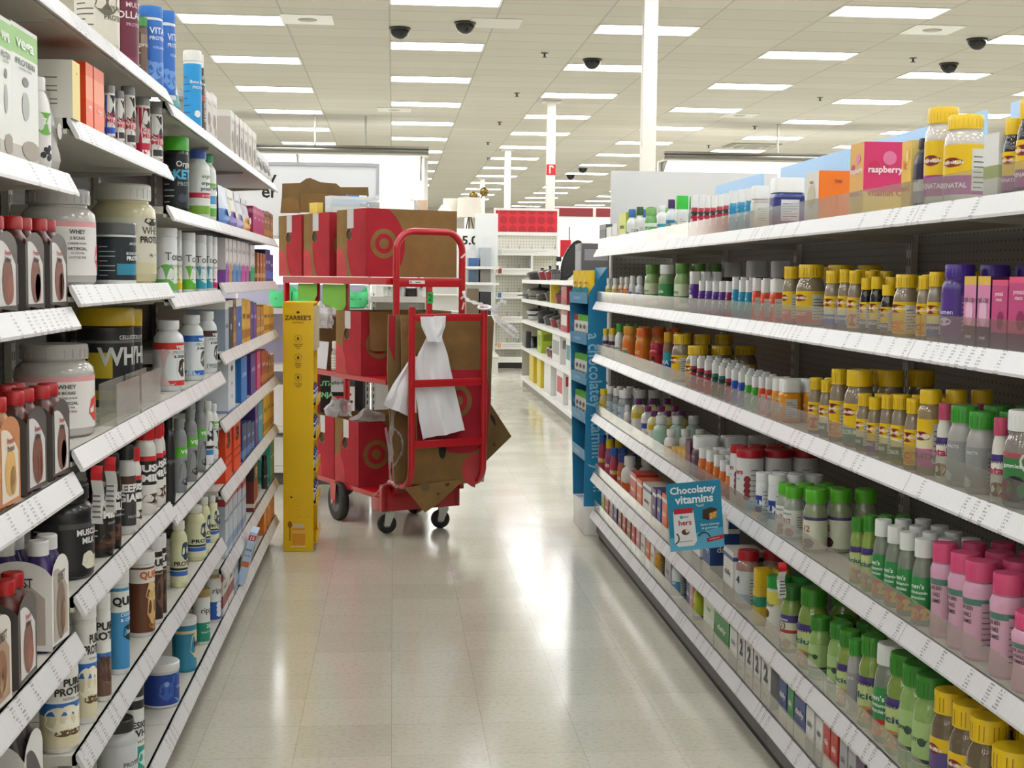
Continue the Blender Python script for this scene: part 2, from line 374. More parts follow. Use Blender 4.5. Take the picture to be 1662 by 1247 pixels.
# ------------------------------------------------------------------ gondola bays
XLIP, XRIP, DEPTH = .642, 1.15, .46
LY = [1.66, 2.88, 4.10, 5.32, 6.54, 7.76]; RY = [1.77, 2.99, 4.21, 5.44, 6.66, 7.88]
LH = {'A': [2.03, 1.70, 1.433, 1.096, .763, .43, .17], 'B': [2.03, 1.815, 1.477, 1.14, .837, .503, .17], 'C': [2.0, 1.70, 1.445, 1.138, .808, .50, .17],
      'D': [2.0, 1.70, 1.472, 1.205, .947, .68, .38, .17]}
LH['E'] = LH['D']
RH = [1.67, 1.372, 1.073, .73, .385, .17]
KICKD = mat('#565552', .5, name='charcoal_kick'); TOE = mat('#161615', .6); UND = mat('#c9c6bb', .5)
def bay(s, y0, y1, hs, label, back_h, back_m, fence=0, group=None):
    yc = (y0+y1)/2; L = (y1-y0)/2-.0015; X = s*(XRIP if s > 0 else XLIP)
    t = thing('shelving_bay', label, 'shelving', (X, yc, 0), group=group)
    def bx(m, d0, d1, a, b, z0, z1, mt): m.box(min(s*d0, s*d1), max(s*d0, s*d1), a, b, z0, z1, mt); return m
    bx(MB(), DEPTH+.01, DEPTH+.03, -L, L, .1, back_h, back_m).build('back_panel', t)
    for e in (-1, 1):
        m = bx(MB(), DEPTH-.012, DEPTH+.009, e*L-(.02 if e > 0 else 0), e*L+(.02 if e < 0 else 0), .14, back_h+.01, SHELF)
        for k in range(int(back_h/.05)-3):
            a = e*L-(.013 if e > 0 else -.007); bx(m, DEPTH-.0128, DEPTH-.0118, a, a+.006, .2+.05*k, .225+.05*k, '#26241f')
        m.build('upright', t)
    k = bx(MB(), .03, .045, -L, L, .035, .13, KICKD); bx(k, .045, .06, -L, L, 0, .05, TOE); k.build('kick_plate', t)
    for h in hs:
        base = h < .2
        m = bx(MB(), .012, DEPTH, -L, L, h-.024, h-.003, SHELF)
        bx(m, .012, .02, -L, L, h-.034, h-.003, SHELF)
        if not base:
            for e in (-1, 1):
                y = e*(L-.006); P = [(s*.05, y-.002, h-.024), (s*.05, y-.002, h-.03), (s*.36, y-.002, h-.046), (s*DEPTH, y-.002, h-.048), (s*DEPTH, y-.002, h-.024)]
                m.prism(P, (0, .004, 0), SHELF)
            if s < 0:
                for q in range(9): bx(m, .06, DEPTH-.05, -L+.1+.125*q, -L+.104+.125*q, h-.0031, h-.0024, '#6c6a62')
        sh = m.build('shelf', t)
        rl = MB(); pr = [(.012, h), (.008, h+.001), (-.012, h-.038), (-.012, h-.044), (-.006, h-.044), (.012, h-.012)]
        rl.prism([(s*d, -L, z) for d, z in pr], (0, 2*L, 0), RAIL)
        rl.build('price_rail', sh)
        if fence:
            f = bx(MB(), .015, .018, -L, 0-.001, h-.002, h+fence, ACR); bx(f, .015, .018, .001, L, h-.002, h+fence, ACR)
            f.build('fence', sh)
    return t
for i, n in enumerate('ABCDE'):
    bay(-1, LY[i], LY[i+1], LH[n], ['white protein shelving bay at left, nearest the camera', 'left protein shelving bay, second from the camera', 'left protein shelving bay, third from the camera, before the bar boxes',
        'left bar-box shelving bay, fourth from the camera', 'left bar-box shelving bay beside the tall yellow display'][i], 2.12, PEGD)
for i in range(5):
    bay(1, RY[i], RY[i+1], RH, f'white vitamin shelving bay with clear shelf fences, {ORD[i+1]} from the camera', 1.72, PEG, .058)
# pale blue header panels along the right run
HB = mat('#a9cdf0', .5, name='pale_blue_board')
for i, (a, b) in enumerate(((6.08, 6.95), (4.9, 5.77), (3.75, 4.70), (2.5, 3.58))):
    t = thing('header_panel', f'pale blue header board above the right shelving, {["farthest", "second farthest", "second nearest", "nearest, at the frame edge"][i]}', 'sign', (XRIP+DEPTH+.02, (a+b)/2, 1.731), group='pale blue header boards')
    MB().bbox(-.008, .008, -(b-a)/2, (b-a)/2, .012, .245, HB, .003).build('board', t)
    MB().box(-.012, .012, -(b-a)/2, (b-a)/2, 0, .012, WHITE).build('base_clip', t)

# ------------------------------------------------------------------ packaged goods: shapes
SH = {  # body profile, cap profile, label z range, superellipse exponent
 'can': ([(0,0),(.93,0),(.97,.012),(.97,.86),(.9,.868)], [(.9,.866),(1,.868),(1,.985),(.96,1),(0,1)], (.05,.83), 0),
 'tub': ([(0,0),(.9,0),(.96,.02),(.96,.80),(.88,.82)], [(.88,.815),(1,.82),(1,.98),(.95,1),(0,1)], (.07,.77), 0),
 'jar': ([(0,0),(.88,0),(.98,.03),(1,.08),(1,.68),(.97,.745),(.84,.80),(.78,.81),(.78,.84)], [(.7,.835),(.85,.838),(.85,.985),(.8,1),(0,1)], (.10,.66), 0),
 'bottle': ([(0,0),(.88,0),(.98,.02),(1,.06),(1,.58),(.96,.66),(.84,.73),(.76,.76),(.76,.80)], [(.7,.79),(.86,.792),(.86,.985),(.82,1),(0,1)], (.07,.57), 0),
 'tall': ([(0,0),(.9,0),(1,.03),(1,.70),(.94,.77),(.72,.83),(.62,.845),(.62,.88)], [(.6,.87),(.70,.872),(.70,.985),(.66,1),(0,1)], (.08,.69), 0),
 'pill': ([(0,0),(.92,0),(1,.03),(1,.60),(.9,.68),(.6,.735),(.55,.75),(.55,.8)], [(.5,.78),(.68,.782),(.68,.985),(.64,1),(0,1)], (.06,.58), 0),
 'olly': ([(0,0),(.9,0),(.98,.02),(1,.05),(1,.62),(.93,.68),(.86,.70)], [(.8,.695),(.97,.70),(.97,.97),(.92,1),(0,1)], (.08,.60), 5),
 'jug': ([(0,0),(.9,0),(1,.05),(1,.62),(.92,.74),(.70,.82),(.6,.84),(.6,.86)], [(.5,.855),(.66,.858),(.66,.985),(.62,1),(0,1)], (.08,.62), 0),
 'waist': ([(0,0),(.86,0),(.94,.03),(.84,.30),(.86,.45),(.98,.66),(1,.72),(.86,.785),(.76,.79),(.76,.81)], [(.7,.80),(.86,.803),(.86,.985),(.82,1),(0,1)], (.09,.64), 0),
 'sbtl': ([(0,0),(.9,0),(.99,.02),(1,.05),(1,.66),(.86,.76),(.5,.82),(.45,.83),(.45,.86)], [(.4,.85),(.55,.852),(.55,.985),(.5,1),(0,1)], (.07,.63), 4),
}
def prof_at(pr, z):
    for (r0, z0), (r1, z1) in zip(pr, pr[1:]):
        if z0 <= z <= z1 and z1 > z0: return r0+(r1-r0)*(z-z0)/(z1-z0)
    return pr[-1][0]
def D_(kind, cat, desc, shape, body, cap, base=None, bands=(), txt=(), panel=None, blobs=(), brough=.3, caprough=.35, sides=None):
    return dict(kind=kind, cat=cat, desc=desc, shape=shape, body=body, cap=cap, base=base, bands=bands, txt=txt, panel=panel, blobs=blobs, brough=brough, caprough=caprough, sides=sides)
def round_meshes(d, R, H):
    """body, cap and label meshes of a round or squarish container; the front faces local -Y"""
    bp, cp, (l0, l1), sq = SH[d['shape']]
    n = 32
    body = MB().lathe(bp, mat(d['body'], d['brough'], coat=1.0 if d['brough'] < .1 else .4), n, sq, R=R, H=H).mesh('body')
    cm = MB().lathe(cp, mat(d['cap'], d['caprough']), n, sq, R=R, H=H)
    capr = [r for r, z in cp][1]; cz0, cz1 = cp[1][1], cp[2][1]
    if d['shape'] in ('can', 'jar', 'bottle', 'tall', 'pill', 'waist', 'jug'):
        for i in range(24):                      # grip ribs
            a = 2*math.pi*i/24; q = capr*R
            cm.box(q*.985, q*1.012, -.02*q, .02*q, (cz0+.02)*H, (cz1-.035)*H, mat('#8a6a12' if d.get('seal') and i % 3 else d['cap'], d['caprough']) if not (d.get('seal') and d['cap'][1] < 'a' and i % 3) else mat('#235a1c', d['caprough']), Matrix.Rotation(a, 3, 'Z'))
    cap = cm.mesh('cap')
    if not d['base']: return body, cap, None
    off = .0007
    def P(a, z, o=off):                          # a from the front, growing to the right as seen from the front
        q = prof_at(bp, z)*R*cs(a, sq)+o
        return (q*math.sin(a), -q*math.cos(a), z*H)
    mb = MB()
    zs = sorted({l0, l1}|{l0+(l1-l0)*b[k] for b in d['bands'] for k in (0, 1)}|({l0+(l1-l0)*k/4 for k in range(5)} if d['shape'] == 'waist' else set()))
    for j in range(len(zs)-1):
        zc = ((zs[j]+zs[j+1])/2-l0)/(l1-l0); col = d['base']
        for b in d['bands']:
            if b[0] <= zc <= b[1]: col = b[2]
        k = mat(col, .38)
        mb.add([P(2*math.pi*i/n, z) for z in (zs[j], zs[j+1]) for i in range(n)], [(i, (i+1) % n, n+(i+1) % n, n+i) for i in range(n)], k, True)
    def wrect(a0, a1, z0, z1, col, o):
        m_ = max(2, int((a1-a0)/.2)+1); nz = 4 if d['shape'] == 'waist' else 1
        vs = [P(a0+(a1-a0)*i/m_, z0+(z1-z0)*q/nz, o) for q in range(nz+1) for i in range(m_+1)]
        mb.add(vs, [(q*(m_+1)+i, q*(m_+1)+i+1, (q+1)*(m_+1)+i+1, (q+1)*(m_+1)+i) for q in range(nz) for i in range(m_)], mat(col, .45), True)
    if d['panel']:
        for a in (1.0, -2.1):
            wrect(a, a+1.05, l0+.04, l1-.05, d['panel'], off+.0004)
            dark = '#57544f' if sum(lin(d['panel'])[:3]) > .9 else '#c9c6c0'
            for q in range(7): wrect(a+.08, a+(.97 if q % 3 else .6), l0+.07+(l1-l0-.16)*q/7, l0+.07+(l1-l0-.16)*q/7+.012, dark, off+.0008)
    for a, z, wd, col, *asp in d['blobs']:
        if asp and asp[0] == 'r': wrect(a-wd/R, a+wd/R, z-.13, z+.13, col, off+.0005); continue
        rr = R; ht = wd*(asp[0] if asp else 1)
        pts = [(a+wd/rr*math.cos(t*math.pi/8)*(1+.12*math.sin(t*2.3+a)), z+ht/H*math.sin(t*math.pi/8)) for t in range(16)]
        pts = [(x, min(max(z_, l0+.005), l1-.005)) for x, z_ in pts]
        mb.add([P(a, min(max(z, l0), l1), off+.0007)]+[P(x, z_, off+.0007) for x, z_ in pts], [(0, 1+i, 1+(i+1) % 16) for i in range(16)], mat(col, .45), True)
    for s, z, size, col, *r in d['txt']:
        bold = r[0] if r else .015; a0 = r[1] if len(r) > 1 else 0; rot = r[2] if len(r) > 2 else 0
        vs, fs = text(s, bold); S = size*H*1.25
        mb.add([P(a0+(x if not rot else -y)*S/R, z+(y if not rot else x)*S/H, off+.0012) for x, y in vs], fs, mat(col, .5))
    return body, cap, mb.mesh('label')
def box_mesh(d, W, Dp, H):
    """printed carton; the front faces local -Y"""
    mb = MB(); x = W/2; zs = sorted({0, H}|{H*b[k] for b in d['bands'] for k in (0, 1)})
    for j in range(len(zs)-1):
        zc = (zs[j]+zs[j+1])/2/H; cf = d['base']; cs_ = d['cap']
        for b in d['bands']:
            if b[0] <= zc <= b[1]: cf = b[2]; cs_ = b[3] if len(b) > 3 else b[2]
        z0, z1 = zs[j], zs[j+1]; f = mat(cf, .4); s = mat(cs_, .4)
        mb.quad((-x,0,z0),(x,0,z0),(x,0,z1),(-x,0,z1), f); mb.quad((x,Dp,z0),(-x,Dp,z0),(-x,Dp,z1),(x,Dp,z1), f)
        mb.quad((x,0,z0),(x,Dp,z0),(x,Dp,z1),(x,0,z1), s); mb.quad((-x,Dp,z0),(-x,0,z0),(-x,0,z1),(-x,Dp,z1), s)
    tp = mat(d['body'], .4); mb.quad((-x,0,H),(x,0,H),(x,Dp,H),(-x,Dp,H), tp); mb.quad((-x,Dp,0),(x,Dp,0),(x,0,0),(-x,0,0), tp)
    for q, (ux, O) in enumerate((((0,1,0), (x,0,0)), ((0,-1,0), (-x,Dp,0)))):
        if d['panel']:
            put_poly(mb, [(.12*Dp,.10*H),(.88*Dp,.10*H),(.88*Dp,.8*H),(.12*Dp,.8*H)], O, ux, (0,0,1), mat(d['panel'], .5), .0004)
            dark = '#6b6862' if sum(lin(d['panel'])[:3]) > .9 else '#d5d2cc'
            for k in range(8): put_poly(mb, [(.18*Dp,(.16+.075*k)*H),((.8 if k % 3 else .55)*Dp,(.16+.075*k)*H),((.8 if k % 3 else .55)*Dp,(.18+.075*k)*H),(.18*Dp,(.18+.075*k)*H)], O, ux, (0,0,1), mat(dark, .5), .0008)
    for cx, z, wd, col, *asp in d['blobs']:
        put_poly(mb, clip(disc_pts(18, cx*W, z*H, wd*W, wd*W*(asp[0] if asp else 1)), -x+.001, x-.001, .001, H-.001), (0,0,0), (1,0,0), (0,0,1), mat(col, .45), .0008)
        if d['sides']: put_poly(mb, clip(disc_pts(20, (cx+.5)*Dp, z*H, wd*Dp), .001, Dp-.001, .001, H-.001), (x,0,0), (0,1,0), (0,0,1), mat(col, .45), .0008)
    for s, z, size, col, *r in d['txt']:
        if len(r) > 1 and r[1]:
            put_text(mb, s, (0, 0, z*H), (0,0,1), (-1,0,0), size*H*1.25, mat(col, .5), r[0], .0014)
            put_text(mb, s, (x, Dp/2, z*H), (0,0,1), (0,-1,0), size*H*1.25, mat(col, .5), r[0], .0014)
        else:
            wd = max((abs(v[0]) for v in text(s, r[0] if r else .015, 0)[0]), default=.1)
            S = min(size*H*1.25, W*.46/wd); put_text(mb, s, (0, 0, z*H), (1,0,0), (0,0,1), S, mat(col, .5), r[0] if r else .015, .0014)
            S = min(size*H*1.25, Dp*.42/wd); put_text(mb, s, (x, Dp/2, z*H), (0,1,0), (0,0,1), S, mat(col, .5), r[0] if r else .015, .0014)
            put_text(mb, s, (-x, Dp/2, z*H), (0,-1,0), (0,0,1), S, mat(col, .5), r[0] if r else .015, .0014)
    return mb.mesh('carton')
def pouch_mesh(d, W, Dp, H):
    mb = MB(); nx, nz = 8, 14
    for sgn in (-1, 1):
        vs = []
        for j in range(nz+1):
            z = j/nz; th = Dp/2*(1-z**1.6)*(.75+.25*min(1, z*8))
            for i in range(nx+1):
                u = i/nx*2-1
                vs.append((u*W/2*(1-.05*math.sin(z*math.pi)), Dp/2+sgn*(th*(1-.9*abs(u)**2.2)+.0012+.003*math.sin(7*u+9*z)*(1-abs(u))*(z > .1)), z*H))
        for j in range(nz):
            col = d['base']
            for b in d['bands']:
                if b[0] <= (j+.5)/nz <= b[1]: col = b[2]
            fs = [(j*(nx+1)+i, j*(nx+1)+i+1, (j+1)*(nx+1)+i+1, (j+1)*(nx+1)+i) for i in range(nx)]
            if sgn > 0: fs = [tuple(reversed(f)) for f in fs]
            mb.add(vs, fs, mat(col, .3), True)
        if sgn < 0:
            for cx, z, wd, col, *asp in d['blobs']:
                put_poly(mb, disc_pts(14, cx*W, z*H, wd*W, wd*W*(asp[0] if asp else 1)), (0, -.0015, 0), (1,0,0), (0,0,1), mat(col, .4), 0)
            for s, z, size, col, *r in d['txt']:
                wd = max((abs(v[0]) for v in text(s, .015, 0)[0]), default=.1); S = min(size*H*1.25, W*.42/wd)
                put_text(mb, s, (0, -.0025, z*H), (1,0,0), (0,0,1), S, mat(col, .5), .015, 0)
    return mb.mesh('pouch')
def pack_thing(d, t, W, Dp, H):
    """four-bottle shake pack: printed sleeve round four capped bottles"""
    capm, bodm, slv = d['cap'], d['body'], d['base']
    r = min(W, Dp)/4*.97
    bt = MB().lathe([(0,0),(.92,0),(1,.03),(1,.68),(.9,.76),(.62,.83),(.56,.86),(.56,.89)], mat(bodm, .3), 20, 4, R=r, H=H)
    bt.lathe([(1,.14),(1,.26)], mat('#ece8e2', .4), 20, 4, R=r*1.012, H=H); bt = bt.mesh('bottle')
    cp = MB().lathe([(.5,.865),(.64,.868),(.64,.985),(.58,1),(0,1)], mat(capm, .35), 20, R=r, H=H).mesh('cap')
    for i in (-1, 1):
        for j in (-1, 1):
            b = link('bottle', bt, t, (i*W/4, Dp/2+j*Dp/4, 0)); link('cap', cp, b)
    mb = MB(); m = mat(slv, .35); x = W/2+.001; a, b2 = -.001, Dp+.001
    # curved sleeve panels on the front and the two ends
    def panel(O, U, wd):
        U = Vector(U); O = Vector(O); nrm = U.cross(Vector((0,0,1))); k = 12
        top = [(wd*i/k, H*(.70+.14*math.sin(math.pi*i/k)**.6)) for i in range(k+1)]
        poly = [(0,.06*H), (wd,.0*H+.02*H)]+list(reversed(top))
        mb.add([O+U*p+Vector((0,0,q)) for p, q in poly], [tuple(range(len(poly)))], m)
        put_poly(mb, [(.1*wd,.08*H),(.9*wd,.08*H)]+[(wd*(.9-.8*i/8), H*(.44+.30*math.sin(math.pi*(i/8)*.5+.2))) for i in range(9)], O, U, (0,0,1), mat(d['bands'][0][2], .4), .0006)
        for c, z, rr, col in d['blobs']: put_poly(mb, disc_pts(16, c*wd, z*H, rr*wd, rr*wd*1.2), O, U, (0,0,1), mat(col, .4), .0012)
        for s, z, size, col in d['txt']:
            wdt = max((abs(v[0]) for v in text(s, .02, 0)[0]), default=.1); S = min(size*H*1.25, wd*.44/wdt)
            put_text(mb, s, O+U*(wd*.52)+Vector((0,0,z*H)), U, (0,0,1), S, mat(col, .5), .02, .0018)
    panel((-x, a, 0), (1,0,0), 2*x); panel((x, a, 0), (0,1,0), b2-a); panel((-x, b2, 0), (0,-1,0), b2-a); panel((x, b2, 0), (-1,0,0), 2*x)
    mb.build('sleeve', t)
# ------------------------------------------------------------------ packaged goods: the designs
W_ = '#e9e7e2'; K_ = '#1b1b1d'; NP = '#d9d7d0'
D = {}
def R_(key, kind, desc, shape, body, cap, base=None, bands=(), txt=(), panel=None, blobs=(), **kw):
    D[key] = D_(kind, kw.pop('cat', {'can': 'canister', 'tub': 'tub', 'jar': 'jar', 'jug': 'jar', 'box': 'box', 'pouch': 'pouch', 'pack': 'multipack'}.get(shape, 'bottle')), desc, shape, body, cap, base, bands, txt, panel, blobs, **kw)
PT = 'protein_canister'; PB = 'protein_tub'; PJ = 'protein_jar'
# left run
R_('jugw', PJ, 'big cream plastic jar', 'jug', '#d9d5c6', '#dedacd', '#d6d2c2', txt=[('100% PURE', .45, .05, '#5a554c'), ('PROTEIN', .35, .06, '#5a554c')], panel='#dcd8ca', blobs=[(-.5, .5, .03, '#6b6250')])
R_('collagen', PT, 'maroon canister', 'can', '#6a2138', '#571a2d', '#6a2138', txt=[('MULTI', .68, .06, '#e3c9cf'), ('COLLAGEN', .57, .085, '#ecdfe2'), ('PROTEIN', .47, .04, '#c9a4ae')], bands=[(0, .1, '#7b2c46')], panel='#5b1b30')
R_('browngc', PT, 'slim brown canister with green lid', 'can', '#5b4339', '#3e8a3e', '#6d5549', bands=[(.7, .9, '#8f7a6a')], txt=[('protein', .6, .07, '#d6c6b8')], panel='#4d392f')
R_('vitalb', PT, 'blue collagen canister with blue lid', 'can', '#dfe4ea', '#1d6fc6', '#2f6cc0', bands=[(0, .04, '#2a60ad')], txt=[('VITAL', .70, .085, '#e9eef6'), ('PROTEINS', .61, .05, '#e9eef6'), ('COLLAGEN', .5, .03, '#c9d8ef')], blobs=[(.3, .25, .02, '#6f9ddb'), (-.5, .22, .025, '#6f9ddb'), (.9, .2, .02, '#6f9ddb'), (-1.1, .26, .02, '#6f9ddb')])
R_('tealp', 'protein_pouch', 'white and teal pouch', 'pouch', W_, W_, '#d5dcd9', bands=[(0, .4, '#4b9b97')], txt=[('plant', .6, .1, '#4b6f6e')])
R_('cyanc', PT, 'white canister with bright blue label', 'can', W_, W_, '#2099dc', txt=[('Bone Broth', .6, .045, W_), ('PROTEIN', .53, .04, W_)], blobs=[(-.3, .2, .012, W_)], panel='#2099dc')
R_('brownc', PT, 'white canister with dark brown label', 'can', W_, W_, '#372a28', bands=[(.45, .55, '#c93a40')], txt=[('GREENS', .7, .05, '#d9cfc9'), ('cacao', .62, .04, '#d9cfc9')], panel='#45342f')
R_('gcchoc', PT, 'chocolate canister with green lid', 'can', W_, '#2d8340', '#7e6b56', bands=[(0, .35, '#55392c'), (.6, .8, '#3e2a22')], txt=[('Raw Protein', .5, .1, '#e2d8c4', .01, .2, 1)], panel='#5d4638')
R_('silvb', 'protein_box', 'shiny beige and silver carton', 'box', '#cdc7c0', '#b9afa7', '#c3bab2', bands=[(.85, 1, '#d8d3cd')], blobs=[(0, .4, .3, '#7a5a4c'), (.2, .2, .2, '#9a7f70')], txt=[('PROTEIN', .75, .06, '#5f544e')])
R_('silvp', 'protein_pouch', 'silver and black pouch', 'pouch', W_, W_, '#bcb7b2', bands=[(.3, .7, '#3d3836')], txt=[('BAR', .5, .1, '#e0dcd8')])
R_('greyor', PJ, 'big grey jar with orange label', 'jug', '#98948c', '#8d8981', '#e85a1e', txt=[('PROTEIN', .45, .07, '#f3d9c8'), ('VANILLA', .36, .04, '#f3d9c8')], panel='#e36a34', bands=[(0, .06, '#8d8981')])
R_('whyel', 'protein_box', 'white and pale yellow carton', 'box', '#dedbd2', '#dcd9d0', '#e8cf74', panel='#dcd9d0', txt=[('bars', .8, .06, '#6b6350')])
R_('orbox', 'protein_box', 'bright orange carton', 'box', '#ea4d16', '#e9440e', '#f0622c', bands=[(.45, .8, '#f2875a', '#ee4c12')], txt=[('energy', .35, .07, '#fbe1d2')])
for k, c, dsc in (('ketob', '#2456c9', 'keto canister with silver lid and blue label'), ('ketor', '#d02146', 'keto canister with silver lid and red label'), ('ketow', '#e0ddd8', 'keto canister with silver lid and pale label')):
    R_(k, PT, dsc, 'can', W_, '#8b8b8c', W_, bands=[(.12, .26, '#35343a' if k == 'ketow' else c)], txt=[('KETO', .46, .085, '#d03a52'), ('MEAL', .37, .085, '#d03a52'), ('K', .65, .08, W_, .03)][::1], blobs=[(0, .655, .022, K_, 1.3), (-1.2, .45, .034, c, 2.1), (.7, .2, .02, '#7a4a30')], caprough=.2)
R_('vegabx', 'protein_box', 'white protein carton with green top band', 'box', '#dcded4', '#dfe0d8', '#e0e0da', bands=[(.78, .97, '#8cbf68', '#a8c98a'), (0, .12, '#b9b2a6', '#cdd2b0')], txt=[('vega', .875, .1, '#f2f6ea', .03), ('PROTEIN', .73, .05, '#4e5c4a'), ('nutrition shake', .69, .022, '#7d857a')], blobs=[(0, .42, .14, '#aeb0ae', 2.2), (0, .6, .12, '#6e6f70', .9), (.2, .1, .36, '#9c8f82', .6)], panel='#d6d8cc')
R_('zo', PT, 'white canister with green disc and berries', 'jug', '#dcdad6', '#e4e2de', '#dedcd8', txt=[('Zo', .52, .065, '#eef5e6', .02, -.1)], blobs=[(-.1, .52, .026, '#6fb04a'), (-.2, .22, .005, '#2c2a30'), (0, .2, .006, '#2c2a30'), (.2, .24, .006, '#2c2a30'), (-.4, .16, .006, '#2c2a30'), (.1, .13, .006, '#2c2a30'), (.3, .15, .006, '#2c2a30')])
R_('silvp2', 'protein_pouch', 'silver grey foil pouch', 'pouch', W_, W_, '#b5b1ab', bands=[(.86, 1, '#8f8b85')], blobs=[(0, .5, .2, '#d8d4ce')])
R_('orgketo', PB, 'black tub with green lid', 'tub', '#17191c', '#4db52b', '#17191c', txt=[('Organic', .64, .085, '#e8e8e6'), ('KETO', .50, .13, '#4fb7e0', .04), ('PROTEIN', .38, .06, '#9aa4aa')], blobs=[(-.5, .2, .014, '#3d4650'), (0, .2, .014, '#3d4650'), (.5, .2, .014, '#3d4650')], panel='#22262a')
R_('orgain', PT, 'white bottle with blue cap', 'tall', '#dfe3df', '#4467bd', '#e3e6e2', txt=[('orgain', .62, .06, '#7a9a66'), ('organic', .52, .055, '#2f3434', .02), ('protein', .44, .06, '#2f3434', .02), ('18 FOODS', .34, .035, '#f3dfe4')], bands=[(.38, .50, '#c8324e'), (0, .2, '#7fb13c')])
R_('gcwhite', PT, 'white bottle with green cap', 'tall', '#e4e8e4', '#2f9c60', '#e6eae6', bands=[(.72, .80, '#7cb648'), (.3, .5, '#5aa0cf'), (0, .2, '#67b043')], txt=[('Organic', .5, .05, '#39403c')])
for k, c, c2, dsc in (('pblue', '#3f78c0', '#cfd6e6', 'blue and silver pouch'), ('ppurp', '#7d6bb8', '#d8d5c0', 'purple and cream pouch'), ('plil', '#a79ac4', '#c9c6d2', 'lilac pouch'), ('por', '#e0a255', '#b7b0ba', 'orange tipped pouch')):
    R_(k, 'protein_pouch', dsc, 'pouch', W_, W_, c, bands=[(.45, 1, c2)], txt=[('protein', .7, .09, '#4a4960')], blobs=[(0, .35, .2, '#e9e3cf')])
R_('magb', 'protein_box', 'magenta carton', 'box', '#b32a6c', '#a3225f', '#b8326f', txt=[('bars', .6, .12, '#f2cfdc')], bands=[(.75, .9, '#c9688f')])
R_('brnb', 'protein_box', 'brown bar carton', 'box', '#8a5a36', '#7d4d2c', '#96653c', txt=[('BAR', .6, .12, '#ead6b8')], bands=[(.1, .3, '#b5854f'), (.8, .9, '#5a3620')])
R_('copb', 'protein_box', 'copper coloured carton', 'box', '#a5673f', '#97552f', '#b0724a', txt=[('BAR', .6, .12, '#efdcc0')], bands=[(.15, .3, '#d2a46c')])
R_('navb', 'protein_box', 'navy blue carton', 'box', '#243e7c', '#1f3873', '#27468c', txt=[('BARS', .6, .1, '#dbe2f2')], bands=[(.1, .35, '#3a6ac0')])
R_('isopure', PJ, 'large whey jar with clear lid', 'jar', '#b9b5af', '#aeaba6', '#e3dfdb', bands=[(.9, 1, '#e3a1a4')], txt=[('WHEY', .55, .05, '#3b3735', .02, -.55), ('5 BCAAS', .485, .035, '#3b3735', .02, -.55), ('0 ADDED SUGAR', .43, .022, '#3b3735', .015, -.55), ('ARTIFICIAL', .375, .036, '#3b3735', .02, -.55), ('GLUTEN FREE', .33, .02, '#3b3735', .01, -.55), ('LACTOSE FREE', .285, .024, '#3b3735', .01, -.55)], caprough=.12, brough=.15, blobs=[(.5, .3, .03, '#d8453c'), (.75, .27, .03, '#e0a03c')])
R_('whey100', PJ, 'cream whey jar with white lid', 'jar', '#cbc39c', '#d8d6cf', '#cfcbb8', bands=[(.0, .2, '#cbc39c')], txt=[('100%', .60, .055, '#33302b'), ('WHEY', .53, .085, '#33302b', 0), ('PROTEIN', .44, .07, '#2a2724', .03), ('28g   14', .29, .03, '#57534a')], blobs=[(0, .64, .034, K_, .45)], brough=.2)
R_('bonebr', PB, 'navy tub with teal band', 'tub', '#dfe2e3', '#66686a', '#1f272e', bands=[(.12, .38, '#2e87a3')], txt=[('ANCIENT', .66, .05, '#d4d8da'), ('BONE BROTH', .50, .05, '#e0e4e6'), ('PROTEIN', .42, .075, '#f0f2f2', .03)], caprough=.15, panel='#27313a')
for k, c, dsc in (('toneg', '#6fb85a', 'white canister with pale green base'), ('toney', '#e9c813', 'white canister with yellow side'), ('tonel', '#63b72f', 'white canister with lime green base'), ('tonet', '#2ea0b8', 'white canister with teal base'), ('tonep', '#d3256a', 'white canister with pink and black base')):
    R_(k, PT, dsc, 'can', '#e5e7e6', '#dedfe0', '#e6e8e8', bands=[(0, .22, c)], txt=[('Tone', .56, .14, '#30332f', 0), ('PROTEIN', .42, .045, '#8d938c')], blobs=[(-.9, .24, .035, c, 1.2), (0, .26, .022, '#dfe6d6'), (.5, .22, .03, '#2b2a2c' if k == 'tonep' else c), (1.4, .24, .045, c, 1.3)])
for k, c, dsc in (('tbp', '#8c4ea6', 'white carton with purple base'), ('tbo', '#cf8b5c', 'white carton with tan base'), ('tbb', '#4a8cc4', 'white carton with blue base'), ('tbk', '#c44f9c', 'white carton with pink base'), ('tbg', '#2f9e72', 'white carton with green base')):
    R_(k, 'protein_box', dsc, 'box', '#d8d3d2', '#d3cdcb', '#d6d2d1', bands=[(0, .30, c)], txt=[('Tone', .75, .12, '#7d7876', 0)], blobs=[(-.3, .32, .18, c, 1.6), (.05, .32, .16, c, 2.6), (.36, .32, .13, c, 1.8)], panel=None)
R_('wheyyel', PB, 'black and yellow whey tub with yellow lid', 'tub', '#2b2b2c', '#c9a81d', '#26262a', bands=[(.82, .86, '#6a6a6c'), (0, .14, '#a8932a')], txt=[('CELLUCOR', .70, .045, '#e4e4e2'), ('WHEY', .50, .2, '#d6d6d4', .03)], blobs=[(-1.2, .42, .036, '#cbb22c', 'r'), (-2.2, .42, .03, '#2c3468', 'r')], caprough=.3)
